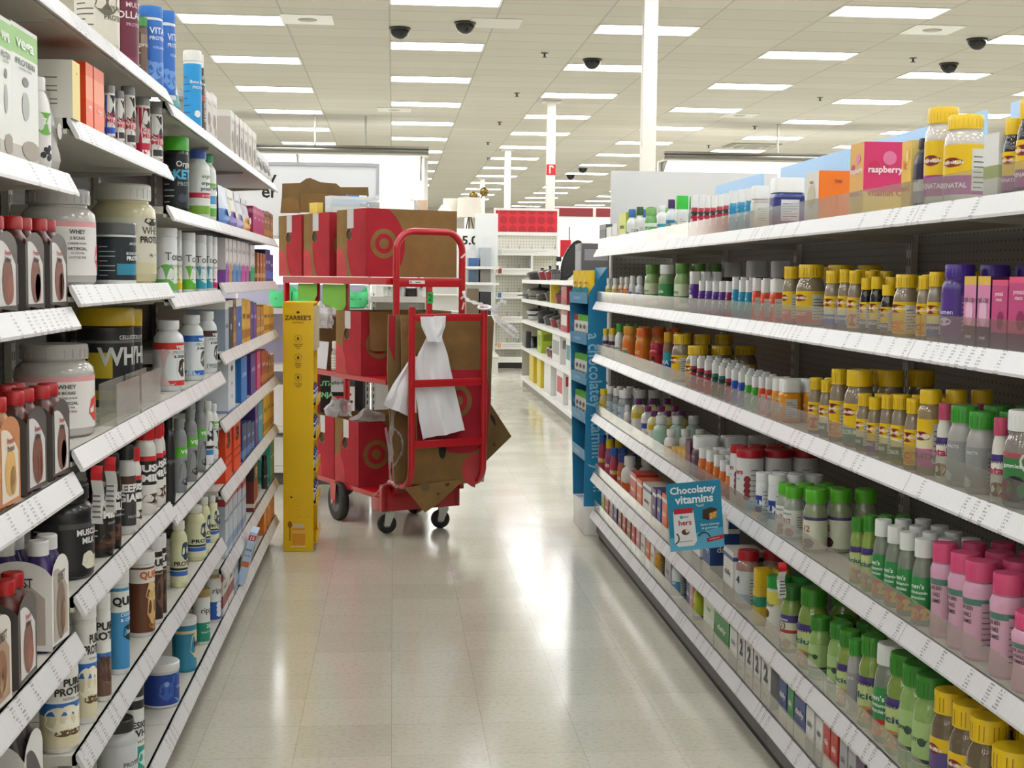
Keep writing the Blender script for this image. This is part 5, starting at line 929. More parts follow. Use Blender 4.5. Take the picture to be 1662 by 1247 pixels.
def tbox(label, u, t0, z, L, Dv, H, seen_flap=False, group='red bullseye shipping boxes on the cart'):
    """open shipping box; long printed face along the cart's width, end face with hand hole on its left side"""
    o = C0+U*u+Vv*t0
    root = thing('shipping_box', label, 'box', (o.x, o.y, z+.0015), TH, group)
    th = .005; mb = MB()
    # end face with hand hole (x=0 plane, y 0..Dv)
    hole = [(0, Dv*.57+.042*math.cos(a)*(1 if math.sin(a) < .3 else .9), H*.63+.034*math.sin(a)) for a in [math.pi*2*i/18 for i in range(18)]]
    for x in (0, L-th): mb.prism([(x,0,0),(x,Dv,0),(x,Dv,H),(x,0,H)], (th,0,0), KRAFT, holes=[[(x, y, zz) for _, y, zz in hole]])
    mb.box(th, L-th, 0, th, 0, H, KRAFT); mb.box(th, L-th, Dv-th, Dv, 0, H, KRAFT); mb.box(th, L-th, th, Dv-th, 0, th, KRAFT)
    Zc = H*.47; R = .262; disc = disc_pts(56, -.005, Zc, R)
    put_poly(mb, clip(disc, 0, L, 0, H), (0,0,0), (1,0,0), (0,0,1), BOXRED, .0009)
    for r, m in ((.088, KRAFT), (.059, BOXRED), (.031, KRAFT)): put_poly(mb, clip(disc_pts(32, .118, H*.49, r), 0, L, 0, H), (0,0,0), (1,0,0), (0,0,1), m, .0012+.0004*(.1-r)*10)
    # on the end face the artwork runs on round the corner: w = -y; cut the hole away by splitting above and below
    hz0, hz1, hy0, hy1 = H*.63-.034, H*.63+.034, Dv*.57-.042, Dv*.57+.042
    for x0, x1, z0, z1 in ((-Dv, 0, 0, hz0), (-Dv, 0, hz1, H), (-hy0, 0, hz0, hz1), (-Dv, -hy1, hz0, hz1)):
        put_poly(mb, clip(disc, x0, x1, z0, z1), (0,0,0), (0,-1,0), (0,0,1), BOXRED, .0009)
    el = clip(disc_pts(40, -Dv+.035, .02, .115, .155), -Dv, 0, 0, H); put_poly(mb, el, (0,0,0), (0,-1,0), (0,0,1), BOXRED2, .0010)
    for k in range(5): put_poly(mb, [(-Dv+.02,.03+.022*k),(-Dv+.02+.09-.01*k,.03+.022*k),(-Dv+.02+.09-.01*k,.034+.022*k),(-Dv+.02,.034+.022*k)], (0,0,0), (0,-1,0), (0,0,1), mat('#a13238', .6), .0016)
    mb.build('carton_body', root)
    MB().bbox(th+.002, L-th-.002, th+.002, Dv-th-.002, th+.001, H*.74, mat('#4a3a28', .9), .01).build('dark_fill', root)  # unseen fill block added so the hand hole looks dark
    # packing tape over the end face
    tp = MB().box(-.0030, -.0022, Dv*.40, Dv*.62, H*.72, H-.002, FILM); tp.build('tape', root)
    if seen_flap:
        f = MB().prism([(.05,-.006,H-.002),(.05,-.012,H*.42),(.07,-.012,H*.38),(L-.1,-.012,H*.38),(L-.08,-.012,H*.42),(L-.08,-.006,H-.002)], (0,-.004,0), KRAFT); f.build('flap', root)
    return root
tbox('open red bullseye box on the cart top shelf, nearest, with hand hole', 0, .277, 1.498, .61, .42, .405)
tbox('red bullseye box on the cart top shelf, middle of three', 0, .792+.02, 1.498, .61, .415, .40)
tbox('red bullseye box on the cart top shelf, rearmost of three', -.01, 1.24, 1.498, .61, .40, .40)
tbox('red bullseye box on the cart middle shelf with kraft flap folded down', 0, .34, .908, .61, .37, .385, True)
tbox('red bullseye box on the cart deck, nearest the basket', 0, .374, .232, .61, .35, .395)
tbox('red bullseye box on the cart deck behind the nearest one', 0, .735, .232, .61, .35, .39)
def cpt(u, t, z): o = C0+U*u+Vv*t; return Vector((o.x, o.y, z))
# flattened cardboard in the basket
def sheet(label, pts, t, m, th=-.006, extra=None, nm='cardboard_sheet'):
    P = [loc_px(px, py, t) for px, py in pts]; mb = MB().prism(P, (0, th, 0), m, mat('#b8976a', .8))
    if extra: extra(mb, t+th)
    o = mb.build(nm, None, C0, TH); tag(o, label, 'cardboard', 'flattened cardboard in the cart basket'); return o
def pp(mb, t, pts, m, off=.001):
    P = [loc_px(px, py, t-off) for px, py in pts]; mb.add(P, [tuple(range(len(P)))], m)
def pdisc(cx, cy, rx, ry=None, a0=0, a1=2*math.pi, n=26): return [(cx+rx*math.cos(a0+(a1-a0)*i/n), cy-(ry or rx)*math.sin(a0+(a1-a0)*i/n)) for i in range(n+(0 if a1-a0 > 6.2 else 1))]
sheet('flattened kraft carton standing rearmost in the cart basket', [(690,512),(797,513),(801,522),(797,600),(795,700),(784,782),(690,782)], -.085, KRAFT2)
def kr(mb, t):
    pp(mb, t, [(631,512),(642,513),(641,590),(631,560)], BOXRED)
sheet('tall bent kraft carton at the left of the cart basket, red edge', [(630,511),(667,511),(668,798),(652,800),(640,790),(633,700),(628,600)], -.125, KRAFT2, extra=kr)
sheet('plain kraft cardboard sheet behind the white bag', [(650,513),(781,514),(789,520),(786,617),(784,628),(652,628)], -.165, KRAFT)
def redring(mb, t):
    for r, m in ((23, KRAFT), (15.5, BOXRED), (7.5, KRAFT)): pp(mb, t, pdisc(744, 651, r*.95, r*1.15), m, .0008+.0004*(23-r)/8)
sheet('red printed cardboard with bullseye behind lower basket bars', [(676,600),(788,600),(795,640),(790,715),(784,760),(676,760)], -.19, BOXRED, extra=redring)
def lowk(mb, t):
    pp(mb, t, [(703,722)]+[(703+i*8, 722+14*math.sin(math.pi*i/10*.9)**.8) for i in range(1, 10)]+[(783,722)], BOXRED)
    pp(mb, t, pdisc(783, 764, 34, 30, math.pi*.5, math.pi*1.38), BOXRED2)
    pp(mb, t, pdisc(718, 731, 6, 14), mat('#2a2119', .9), .0014)
sheet('kraft cardboard with a hand hole at the basket bottom', [(668,722),(783,722),(782,752),(774,783),(742,786),(690,788),(664,786)], -.215, KRAFT, extra=lowk)
def dots(mb, t):
    pp(mb, t, pdisc(802, 722, 2.2), mat('#3a2e20', .8)); pp(mb, t, [(785,735),(790,742),(785,750)], mat('#3a2e20', .8))
    for k in range(5): pp(mb, t, [(794+k*1.7,672+k*2.0),(796+k*1.7,670+k*2.0),(800+k*1.3,681+k*2.2),(798+k*1.3,683+k*2.2)], mat('#3a2e20', .8))
sheet('kraft cardboard corner jutting out at the cart right side', [(770,640),(795,655),(829.5,708.5),(785,752),(765,745)], -.055, KRAFT2, extra=dots)
def marks(mb, t):
    pp(mb, t, pdisc(690, 790, 7, 8), mat('#6f583a', .8)); pp(mb, t, pdisc(711, 802, 2.2), mat('#4a3a26', .8)); pp(mb, t, [(722,786),(729,783),(730,788),(724,790)], mat('#4a3a26', .8))
sheet('kraft cardboard corner pointing down below the basket', [(657,792),(746,779),(748,783),(712,817),(689,832)], -.243, KRAFT, extra=marks)
# white carrier bag tied to the basket
def bag():
    t = thing('plastic_bag', 'white plastic bag knotted round the cart basket top bar', 'bag', C0, TH)
    BM = mat('#e9e9ec', .32, name='white_polythene', coat=.2)
    def cloth(rows, t0, amp, nx=18, ny=7):
        rr = []
        for (y0, a0, b0, s0), (y1, a1, b1, s1) in zip(rows, rows[1:]):
            for j in range(ny): f = j/ny; rr.append((y0+(y1-y0)*f, a0+(a1-a0)*f, b0+(b1-b0)*f, s0+(s1-s0)*f))
        rr.append(rows[-1]); mb = MB(); vs = []
        for sgn in (0, 1):
            for j, (y, a, b, sk) in enumerate(rr):
                v = j/(len(rr)-1)
                for i in range(nx+1):
                    u = i/nx; d = amp*(.25+v)*(math.sin(u*11+2*v)+.6*math.sin(u*23-5*v+1)+.5*math.sin(6*u+9*v))*.5
                    p = loc_px(a+(b-a)*u, y+sk*(u-.5), t0)
                    vs.append((p.x, p.y-d-(.014*math.sin(math.pi*u)*(1 if not sgn else -1)), p.z))
        k = len(rr)*(nx+1); f = []
        for sgn in (0, 1):
            for j in range(len(rr)-1):
                for i in range(nx):
                    q = [sgn*k+j*(nx+1)+i, sgn*k+(j+1)*(nx+1)+i, sgn*k+(j+1)*(nx+1)+i+1, sgn*k+j*(nx+1)+i+1]
                    f.append(tuple(q if not sgn else q[::-1]))
        mb.add(vs, f, BM, True); return mb
    cloth([(548,692,718,0),(575,678,727,0),(600,671,732,0),(620,672,737,0),(650,676,743,0),(680,678,748,-4),(706,684,753,-15)], -.243, .020).build('bag_body', t)
    cloth([(580,668,690,6),(600,656,680,8),(630,638,672,12),(655,626,670,18),(668,620,670,22)], -.228, .016, 12, 5).build('bag_side', t)
    e = cloth([(514,682,704,0),(530,684,707,0),(543,690,713,0),(555,694,716,0)], -.306, .006, 8, 5); e2 = cloth([(513,704,724,0),(530,702,723,0),(543,697,718,0),(555,694,716,0)], -.300, .006, 8, 5)
    o = len(e.v); e.v += e2.v; e.f += [[o+i for i in f] for f in e2.f]; e.mi += e2.mi; e.sm += e2.sm
    e.build('knotted_handles', t)
bag()
# white torn strips tied to the right basket post
def ribbon(mb, path, w, m):
    P = [Vector(p) for p in path]; vs = []
    for i, p in enumerate(P):
        tn = (P[min(i+1, len(P)-1)]-P[max(i-1, 0)]).normalized(); n = tn.cross(Vector((.2,-1,.1))).normalized()
        vs += [p+n*w*(1+.3*math.sin(i)), p-n*w*(1+.3*math.sin(i))+Vector((0,.004*math.sin(i*2),0))]
    f = [(2*i, 2*i+1, 2*i+3, 2*i+2) for i in range(len(P)-1)]
    mb.add(vs, f, m, True)
def smooth(pts, n=6):
    out = []
    for i in range(len(pts)-1):
        p0, p1, p2, p3 = (Vector(pts[max(0, min(len(pts)-1, i+k))]) for k in (-1, 0, 1, 2))
        for j in range(n):
            s = j/n; out.append(.5*((2*p1)+(p2-p0)*s+(2*p0-5*p1+4*p2-p3)*s*s+(3*p1-p0-3*p2+p3)*s**3))
    out.append(Vector(pts[-1])); return out
PL = mat('#e6e5e4', .35)
mb = MB()
for pts, w in (([(752,472),(756,484),(766,490),(777,493),(787,497),(797,503),(804,509)], .009), ([(803,509),(806,498),(812,490),(818,489),(821,494)], .010), ([(803,509),(806,520),(818,532),(830,543),(838,548),(841,545),(838,537),(826,528),(812,520),(804,510)], .009), ([(804,510),(811,519),(822,527),(834,536)], .007)):
    ribbon(mb, smooth([loc_px(x, y, -.315+.004*i) for i, (x, y) in enumerate(pts)]), w, PL)
mb.tube([loc_px(786+2*math.cos(a)*5, 499+3*math.sin(a), -.282-.03*math.sin(a)) for a in [i*math.pi/6 for i in range(12)]], .007, PL, 8, closed=True)
tag(mb.build('plastic_strip', None, C0, TH), 'torn white plastic strips tied to the right post of the cart basket', 'plastic strip')
mb = MB()
for pts, w in (([(633,690),(646,702),(652,712),(653,730),(645,748),(636,760)], .006), ([(626,694),(632,740),(633,770),(638,786),(648,789),(660,783)], .008), ([(633,782),(622,788),(612,800),(606,804)], .006), ([(640,660),(636,690),(634,720),(636,750)], .014)):
    ribbon(mb, smooth([loc_px(x, y, -.15) for x, y in pts]), w, FILM)
tag(mb.build('plastic_wrap', None, C0, TH), 'loose clear plastic wrap dangling beside the left basket post', 'plastic wrap')
# things in and on the boxes
def carton(nm, label, u0, u1, t0, t1, z0, z1, m, extra=None, tilt=0, cat='box', rz=0):
    mb = MB().bbox(-(u1-u0)/2, (u1-u0)/2, -(t1-t0)/2, (t1-t0)/2, 0, z1-z0, m, .003)
    if extra: extra(mb, u1-u0, t1-t0, z1-z0)
    o = mb.build(nm, None, cpt((u0+u1)/2, (t0+t1)/2, z0), TH+rz); o.rotation_euler.y = tilt; tag(o, label, cat); return o
def bands(*bs):
    def f(mb, L, Dp, H):
        for x0, x1, z0, z1, c in bs:
            put_poly(mb, [(x0*L,z0*H),(x1*L,z0*H),(x1*L,z1*H),(x0*L,z1*H)], (-L/2,-Dp/2,0), (1,0,0), (0,0,1), mat(c, .5), .001)
            put_poly(mb, [(.1*Dp,z0*H),(.9*Dp,z0*H),(.9*Dp,z1*H),(.1*Dp,z1*H)], (-L/2,Dp/2,0), (0,-1,0), (0,0,1), mat(c, .5), .001)
    return f
Z3 = 1.803
carton('packing_carton', 'white carton poking out of the middle top box', .03, .34, .87, .95, Z3, 2.005, mat('#d8dad8', .5), bands((.05,.95,.7,.9,'#c9d8e4')), .0)
carton('packing_carton', 'blue and white carton on the middle top box, left of plastic bag', .19, .33, .97, 1.06, Z3, 2.02, mat('#e4e8ee', .4), bands((0,.6,.82,1,'#2f7bd0'), (0,1,0,.8,'#2f6cc4')))
carton('packing_carton', 'yellow carton poking out between the top boxes', .015, .06, 1.05, 1.17, Z3, 1.97, mat('#e3c25a', .5))
carton('packing_carton', 'pale orange striped carton at the back of the nearest top box', .50, .56, .57, .64, Z3, 1.985, mat('#e8c9a8', .5))
def plastic_lump(label, c, sc, seed):
    rnd = random.Random(seed); mb = MB().sphere((0,0,0), 1, FILM, 22, 14)
    vs = []
    for x, y, z in mb.v:
        q = 1+.16*math.sin(5*x+seed)*math.cos(6*y)+.12*math.sin(9*z+3*x); vs.append((x*sc[0]*q, y*sc[1]*q, max(-.4, z)*sc[2]*q))
    mb.v = vs; o = mb.build('crumpled_plastic', None, c, TH); tag(o, label, 'plastic bag')
plastic_lump('crumpled clear plastic on top of the nearest top box', cpt(.27, .50, 1.905), (.19, .12, .085), 3)
plastic_lump('crumpled clear plastic stuffed in the rear deck box', cpt(.10, .90, .60), (.09, .12, .12), 5)
plastic_lump('crumpled clear plastic in the nearest deck box', cpt(.17, .60, .57), (.12, .08, .10), 8)
plastic_lump('clear plastic wrap on the middle shelf behind yellow display', cpt(.04, 1.02, 1.22), (.06, .12, .10), 9)
def tl(label, pts, t, m):
    P = [loc_px(px, py, t) for px, py in pts]; o = MB().prism(P, (0, -.006, 0), m).build('cardboard_sheet', None, C0, TH); tag(o, label, 'cardboard', 'flattened cardboard on the cart top')
tl('dark brown flattened carton standing highest on the cart', [(457,345),(458,298),(487,297),(497,290),(503,289),(520,296),(545,298),(552,304),(597,304),(598,318),(575,345)], 1.42, KRAFT2)
tl('lighter kraft flap folded up behind the rear top box', [(487,345),(487,314),(500,313),(534,316),(527,330),(508,345)], 1.36, KRAFT)
tl('kraft flap upright at the left of the rear top box', [(455,346),(457,322),(472,320),(484,322),(487,346)], 1.31, KRAFT)
# middle shelf: carton, paper notice, clear jar
carton('packing_carton', 'plain brown carton at the back of the cart middle shelf', .06, .40, 1.12, 1.40, .9095, 1.235, KRAFT2)
o = MB().box(-.002, .002, -.09, .09, 0, .175, '#c9c7cc').build('paper_notice', None, cpt(.022, 1.0, .9125), TH); o.rotation_euler.y = .1
mbn = MB(); tag(o, 'white printed notice sheet leaning behind the clear jar', 'paper')
t = thing('supplement_jar', 'clear jar with white lid on the cart middle shelf', 'jar', cpt(.07, .83, .9095), TH)
MB().lathe([(0,0),(.9,0),(1,.03),(1,.58),(.9,.68),(.8,.72),(.8,.76)], mat('#a8a6a0', .15), 24, R=.045, H=.185).build('jar_body', t)
MB().lathe([(.8,.75),(.9,.752),(.9,.98),(.85,1),(0,1)], mat('#dcdad6', .4), 24, R=.045, H=.185).build('lid', t)
lb = MB().lathe([(1.012,.08),(1.012,.54)], mat('#d9d8d2', .5), 24, R=.045, H=.185)
for k in range(4): lb.lathe([(1.02,.16+.09*k),(1.02,.18+.09*k)], mat('#8f8d88', .5), 24, R=.045, H=.185)
lb.build('label', t)
# green sheets hanging from the top shelf
GRN = mat('#6fae2c', .6, name='green_card')
for lb_, (t0, t1), zz in (('lime green sheet hanging under the cart top shelf, nearer one', (.63, .99), ((1.33), (1.285))), ('darker green sheet hanging under the cart top shelf, rear one', (1.08, 1.40), (1.35, 1.34))):
    P = [(0, 0, 1.453), (0, t1-t0, 1.453), (0, t1-t0, zz[0]), (0, .05, zz[1]), (0, 0, zz[1]+.04)]
    o = MB().prism(P, (.003, 0, 0), GRN).build('green_sheet', None, cpt(.03, t0, 0), TH); tag(o, lb_, 'sheet')

# ------------------------------------------------------------------ tall yellow side display
YEL = mat('#e3b800', .45, name='yellow_card'); BRN = mat('#4a3410', .6)
def ydisplay():
    x0, x1, y0, y1, zt = -.592, -.428, 7.55, 7.95, 1.36
    t = thing('cardboard_display', 'tall narrow yellow cardboard display beside the left shelving end', 'display stand', (x0, y0, 0)); W = x1-x0; Dp = y1-y0
    s = MB().bbox(0, W, 0, .006, 0.001, zt, YEL, .002)
    c = W/2; put_text(s, "ZARBEE'S", (c, -.0016, 1.275), (1,0,0), (0,0,1), .034, BRN, .02); put_text(s, 'NATURALS', (c, -.0016, 1.25), (1,0,0), (0,0,1), .012, BRN, .01)
    put_poly(s, disc_pts(10, c, 1.306, .009, .007), (0,0,0), (1,0,0), (0,0,1), BRN, .0015)
    for z, a in ((1.165, 'Honey blend\nwith real\ncare'), (1.062, 'Nothing\nartificial\nadded'), (.955, 'No drugs\nor alcohol\nadded')):
        ring = MB(); o = disc_pts(24, c, z, .020); i = disc_pts(24, c, z, .0185)
        s.add([(p[0], -.0015, p[1]) for p in o+i], [(k, (k+1) % 24, 24+(k+1) % 24, 24+k) for k in range(24)], BRN)
        put_poly(s, disc_pts(10, c, z-.001, .006, .010), (0,0,0), (1,0,0), (0,0,1), BRN, .0015)
        put_text(s, a, (c, -.0016, z-.042), (1,0,0), (0,0,1), .010, BRN, .01)
    # honey jar picture with spoon and bee trail
    put_poly(s, [(c-.03,.035),(c+.032,.035),(c+.036,.05),(c+.038,.115),(c+.03,.135),(c-.026,.135),(c-.036,.115),(c-.033,.05)], (0,0,0), (1,0,0), (0,0,1), mat('#d48f1a', .5), .0014)
    put_poly(s, [(c-.027,.13),(c+.03,.13),(c+.032,.155),(c-.029,.155)], (0,0,0), (1,0,0), (0,0,1), mat('#c7b68e', .5), .0016)
    put_poly(s, [(c-.033,.10),(c+.037,.10),(c+.037,.118),(c-.034,.118)], (0,0,0), (1,0,0), (0,0,1), mat('#e2b24a', .5), .0017)
    put_poly(s, disc_pts(14, c-.046, .150, .012, .019), (0,0,0), (1,0,0), (0,0,1), mat('#9a5a1c', .5), .0015); put_poly(s, [(c-.049,.06),(c-.043,.06),(c-.043,.14),(c-.049,.14)], (0,0,0), (1,0,0), (0,0,1), mat('#9a5a1c', .5), .0015)
    put_poly(s, [(c-.04,.026),(c+.04,.026),(c+.04,.030),(c-.04,.030)], (0,0,0), (1,0,0), (0,0,1), mat('#f0e3b8', .5), .0016)
    put_poly(s, disc_pts(8, c-.038, .30, .007, .005), (0,0,0), (1,0,0), (0,0,1), BRN, .0015)
    for k in range(26):
        f = k/26; bx, bz = c-.03+.075*f+.012*math.sin(f*9), .285-.12*f+.02*math.sin(f*8)
        if k % 2: put_poly(s, [(bx,bz),(bx+.004,bz-.002),(bx+.004,bz),(bx,bz+.002)], (0,0,0), (1,0,0), (0,0,1), BRN, .0015)
    s.build('side_panel', t)
    MB().bbox(0, W, Dp-.006, Dp, .001, zt, YEL, .002).build('side_panel', t)
    MB().bbox(0, .006, .006, Dp-.006, .001, zt, YEL, .001).build('back_panel', t)
    MB().box(W-.01, W+.012, .02, Dp-.02, 1.10, 1.335, mat('#c9bd9a', .5)).box(.006, W, .006, Dp-.006, zt-.01, zt-.003, YEL).box(W+.004, W+.005, .1, .3, 1.14, 1.3, mat('#8f855e', .5)).build('header_card', t)
    for z in (.80, .62, .44, .26, .05):
        tr = MB().box(.006, W, .006, Dp-.006, z-.005, z, YEL); tr.box(W+.012, W+.018, .006, Dp-.006, z-.005, z+.045, YEL); tr.box(W, W+.012, .006, Dp-.006, z-.005, z, YEL); tr.build('tray', t)
    for z in (.80, .62, .44, .26):
        for k in range(3):
            n = thing('honey_syrup_bottle', f'navy syrup bottle with yellow cap, {["near", "middle", "far"][k]} one on the yellow display {({.8: "top", .62: "second", .44: "third", .26: "fourth"})[z]} tray', 'bottle', (x1-.026, y0+.075+.11*k, z+.001), math.pi/2, 'navy syrup bottles on the yellow display')
            for nmn, prf, cc in (('body', [(0,0),(.95,0),(1,.03),(1,.6),(.9,.68),(.55,.74),(.55,.78)], '#252a5c'), ('label', [(1.012,.08),(1.012,.56)], '#d5d8e2'), ('cap', [(.5,.77),(.62,.775),(.62,.99),(0,1)], '#d9b21c')):
                bm_ = MB().lathe(prf, mat(cc, .35), 20, 4, R=.036, H=.145)
                if nmn == 'label': bm_.lathe([(1.02,.40),(1.02,.5)], mat('#3a4ca0', .4), 20, 4, R=.036, H=.145)
                bm_.build(nmn, n)
ydisplay()

# ------------------------------------------------------------------ blue side display at the far end of the right run
BLU = mat('#1a7fae', .45, name='blue_card'); BLD = mat('#2a8dbc', .45)
def bdisplay():
    Y0, Y1 = 7.99, 8.46
    t = thing('cardboard_display', 'blue cardboard display with slanted trays at the right shelving end', 'display stand', (0, 0, 0))
    def Xf(Y, z): a = 1.122-.028*(z-.2)/1.3*0; return a-(.045*(z/1.5)*(Y-Y0)/(Y1-Y0))
    xb = 1.235
    s = MB().prism([(1.118,Y0,.17),(xb,Y0,.17),(xb,Y0,1.57),(1.13,Y0,1.42)], (0,-.005,0), BLU)
    LB = mat('#8cc4de', .5); put_text(s, 'a chocolatey vitamin? yum!', (1.183, Y0-.0065, .72), (.05,0,-1), (1,0,.05), .105, LB, .015, 0, .82)
    s.build('side_panel', t)
    MB().prism([(Xf(Y1,.17),Y1,.17),(xb,Y1,.17),(xb,Y1,1.57),(Xf(Y1,1.42),Y1,1.42)], (0,.005,0), BLU).build('side_panel', t)
    MB().box(xb, xb+.005, Y0-.005, Y1+.005, .17, 1.57, BLU).build('back_panel', t)
    for k, z in enumerate((1.36, 1.12, .885, .66, .44)):
        a, b = Xf(Y0, z), Xf(Y1, z)
        tr = MB().prism([(a,Y0,z),(xb,Y0,z),(xb,Y1,z),(b,Y1,z)], (0,0,-.004), BLU)
        tr.prism([(a,Y0,z),(b,Y1,z),(b-.004,Y1,z+.062),(a-.004,Y0,z+.062)], (.003,0,0), BLD)
        d = Vector((a-b, Y0-Y1, 0)).normalized()
        put_text(tr, 'chocolatey bite', Vector(((a+b)/2-.0055, (Y0+Y1)/2+.02, z+.03)), d, (0,0,1), .03, mat('#9fd0e6', .5), .01)
        tr.build('tray', t)
        if k < 4:
            for j in range(4 if k else 3):
                f = (j+.5)/(4 if k else 3); y = Y0+.02+(Y1-Y0-.04)*f
                pk = D_('snack_pouch', 'pouch', '', 'pouch', W_, W_, '#e2c02a' if k == 0 else '#dcddd6', bands=[(0, .25, '#c98a2c')] if k == 0 else [(.78, 1, '#b3222c' if (j == 3 and k == 1) else '#58b030')], txt=[('puffs', .62, .1, '#c0302c')] if k == 0 else [('kids', .4, .08, '#5a5a58')], blobs=[(0, .40, .25, '#2a8a9c', .5)] if k == 0 else [(-.2, .6, .14, '#6a6a66'), (.2, .3, .16, '#8d8a7c')])
                key = ('pk', k, j == 3)
                if key not in MESH: MESH[key] = pouch_mesh(pk, .105 if k else .14, .045, .165 if k else .19)
                o = link('snack_pouch', MESH[key], None, (Xf(y, z)+.012, y, z+.001), -math.pi/2+.35)
                where = ['top', 'second', 'third', 'fourth'][k]; nth = ['nearest', 'second nearest', 'third nearest', 'farthest'][j]
                tag(o, f'{"yellow puffs pouch" if k == 0 else ("white pouch with red top" if (j == 3 and k == 1) else "white pouch with green top")}, {nth} in the blue display {where} tray', 'pouch', 'pouches in the blue display')
    MB().bbox(1.12, xb+.005, Y0-.03, Y1, .001, .168, WHITE, .004).build('base_bracket', t)
bdisplay()
# aisle sign clipped to the right fourth shelf
def asign():
    Y = 4.62; p0 = atY(1106, 908, Y); p1 = atY(1197, 795, Y); w, h = .188, .234
    t = thing('shelf_sign', 'teal chocolate vitamins sign sticking out from the right shelving', 'sign', (1.137-w, Y, .572), 0)
    M = Matrix.Rotation(-.09, 4, 'Y')
    s = MB(); pl = [(0,0),(w,0),(w,h),(0,h)]
    def tr(x, z): return (x*math.cos(.09)+ (z*-math.sin(.09)), 0, z*math.cos(.09)+x*math.sin(.09))
    A = Vector((math.cos(.09),0,math.sin(.09))); B = Vector((-math.sin(.09),0,math.cos(.09)))
    s.prism([A*x+B*z for x, z in pl], (0,.003,0), mat('#1f86aa', .35))
    s.add([A*x+B*z+Vector((0,-.0006,0)) for x, z in ((0,0),(w,0),(w,.07),(0,.045))], [(0,1,2,3)], mat('#5db0d2', .35))
    wt = mat('#f2f4f4', .5); dk = mat('#1d2228', .5); rd = mat('#bf2030', .5)
    def P(pts, m, o=.0012): put_poly(s, pts, (0,0,0), A, B, m, o)
    put_text(s, 'Chocolatey', A*(w*.48)+B*(h*.885), A, B, .034, wt, .025, .0016); put_text(s, 'vitamins', A*(w*.50)+B*(h*.745), A, B, .040, wt, .025, .0016)
    bot = [(.028,.015),(.082,.015),(.094,.03),(.088,.135),(.084,.138),(.022,.138),(.018,.135),(.016,.03)]
    P(bot, mat('#e3e3e4', .5)); P([(.020,.128),(.086,.128),(.085,.146),(.021,.146)], rd, .0015)
    put_text(s, 'hers', A*.056+B*.096, A, B, .026, rd, .02, .002); P(disc_pts(12, .045, .116, .006), mat('#4a9ab0', .5), .002); P([(.05,.113),(.07,.113),(.07,.119),(.05,.119)], mat('#9ab', .5), .002)
    P(disc_pts(12, .056, .064, .014, .010), mat('#5a3522', .5), .002); P(disc_pts(10, .062, .068, .007), mat('#e0d2b8', .5), .0024)
    P([(.03,.03),(.078,.03),(.078,.034),(.03,.034)], mat('#b9b9bb', .5), .002)
    P([(.118,.105),(.140,.098),(.168,.106),(.170,.135),(.148,.142),(.120,.134)], mat('#3a2418', .5)); P([(.142,.098),(.168,.106),(.169,.128),(.142,.121)], mat('#c58a3c', .5), .0016)
    for x, z in ((.148,.106),(.158,.112),(.150,.116),(.162,.121)): P(disc_pts(8, x, z, .004), mat('#e3b76a', .5), .002)
    put_text(s, 'Yum!', A*.112+B*.151, A, B, .013, wt, .005, .0016); put_text(s, 'Same calories\nas gummies!', A*.142+B*.078, A, B, .012, wt, .005, .0016)
    P([(.128,.022),(.186,.030),(.186,.044),(.128,.036)], rd); put_text(s, 'find them here', A*.155+B*.033, (A+B*.14).normalized(), B, .006, wt, .01, .0018)
    for cx, cz, r, a0, a1 in ((.118,.035,.022,.3,2.6), (.012,.045,.02,-1.2,.9)):
        pts = [A*(cx+r*math.cos(a0+(a1-a0)*i/10))+B*(cz+r*math.sin(a0+(a1-a0)*i/10))+Vector((0,-.0014,0)) for i in range(11)]
        s.tube(pts, .0022, dk, 5)
    s.build('sign_card', t)
    MB().box(w-.012, w+.012, .004, .010, .06, .13, WHITE).box(w-.01, w+.03, .0, .012, .118, .132, ACR).build('clip', t)
asign()
# red and white tags hanging from the rails
for px, py, X, z0, lb_ in ((1269, 916, 1.128, .685, 'red and white tag hanging from the right fourth shelf rail'), (158, 752, -.626, 1.094, 'red and white tag hanging over black jar, left of two'), (180, 735, -.626, 1.094, 'red and white tag hanging over black jar, right of two')):
    Y = y_for(px, X, z0-.03); o = MB(); H = .105 if X > 0 else .125
    vs = [(x, -.006*math.sin(z*9), -z*H) for z in [k/8 for k in range(9)] for x in (-.013, .013)]
    o.add(vs, [(2*k+1, 2*k, 2*k+2, 2*k+3) for k in range(2)], mat('#d03038', .4)); o.add(vs, [(2*k+1, 2*k, 2*k+2, 2*k+3) for k in range(2, 8)], mat('#e4e2de', .4))
    for k in range(5): o.box(-.009, .009, -.0078+.0*k, -.0062, -H*(.5+.09*k)-.004, -H*(.5+.09*k), mat('#77757a'))
    tag(o.build('shelf_tag', None, (X, Y, z0), .2 if X > 0 else -.2), lb_, 'tag')
# clear bins at the front of the left fourth shelf
for y, lb_ in ((3.52, 'empty clear plastic bin before the yellow lidded tubs, nearer'), (3.85, 'empty clear plastic bin before the yellow lidded tubs, farther')):
    o = MB(); w, d, h = .30, .04, .10
    for a in ((0, .003, 0, w, 0, h), (d, d+.003, 0, w, 0, h), (0, d, 0, .003, 0, h), (0, d, w-.003, w, 0, h)): o.box(*a, ACR)
    tag(o.build('clear_bin', None, (-.70, y-.15, 1.1378)), lb_, 'bin')

# bar carton leaning out over the base rail of the far left bay
Yb = 6.02
o = link('protein_box', box_mesh(D['box12'], .135, .03, .235), None, (-XLIP+.004, Yb, .1712), math.pi/2); o.rotation_euler.x = .26
tag(o, 'light blue protein bar carton with red strip leaning out over the far left base rail', 'box')
# ------------------------------------------------------------------ beyond the aisle
LITP = mat('#fdfcf6', .5, emit=1.6, name='emissive_panel')
PANEL = mat('#d6d7d6', .5, name='grey_panel'); LAV = mat('#b9b2cc', .6)
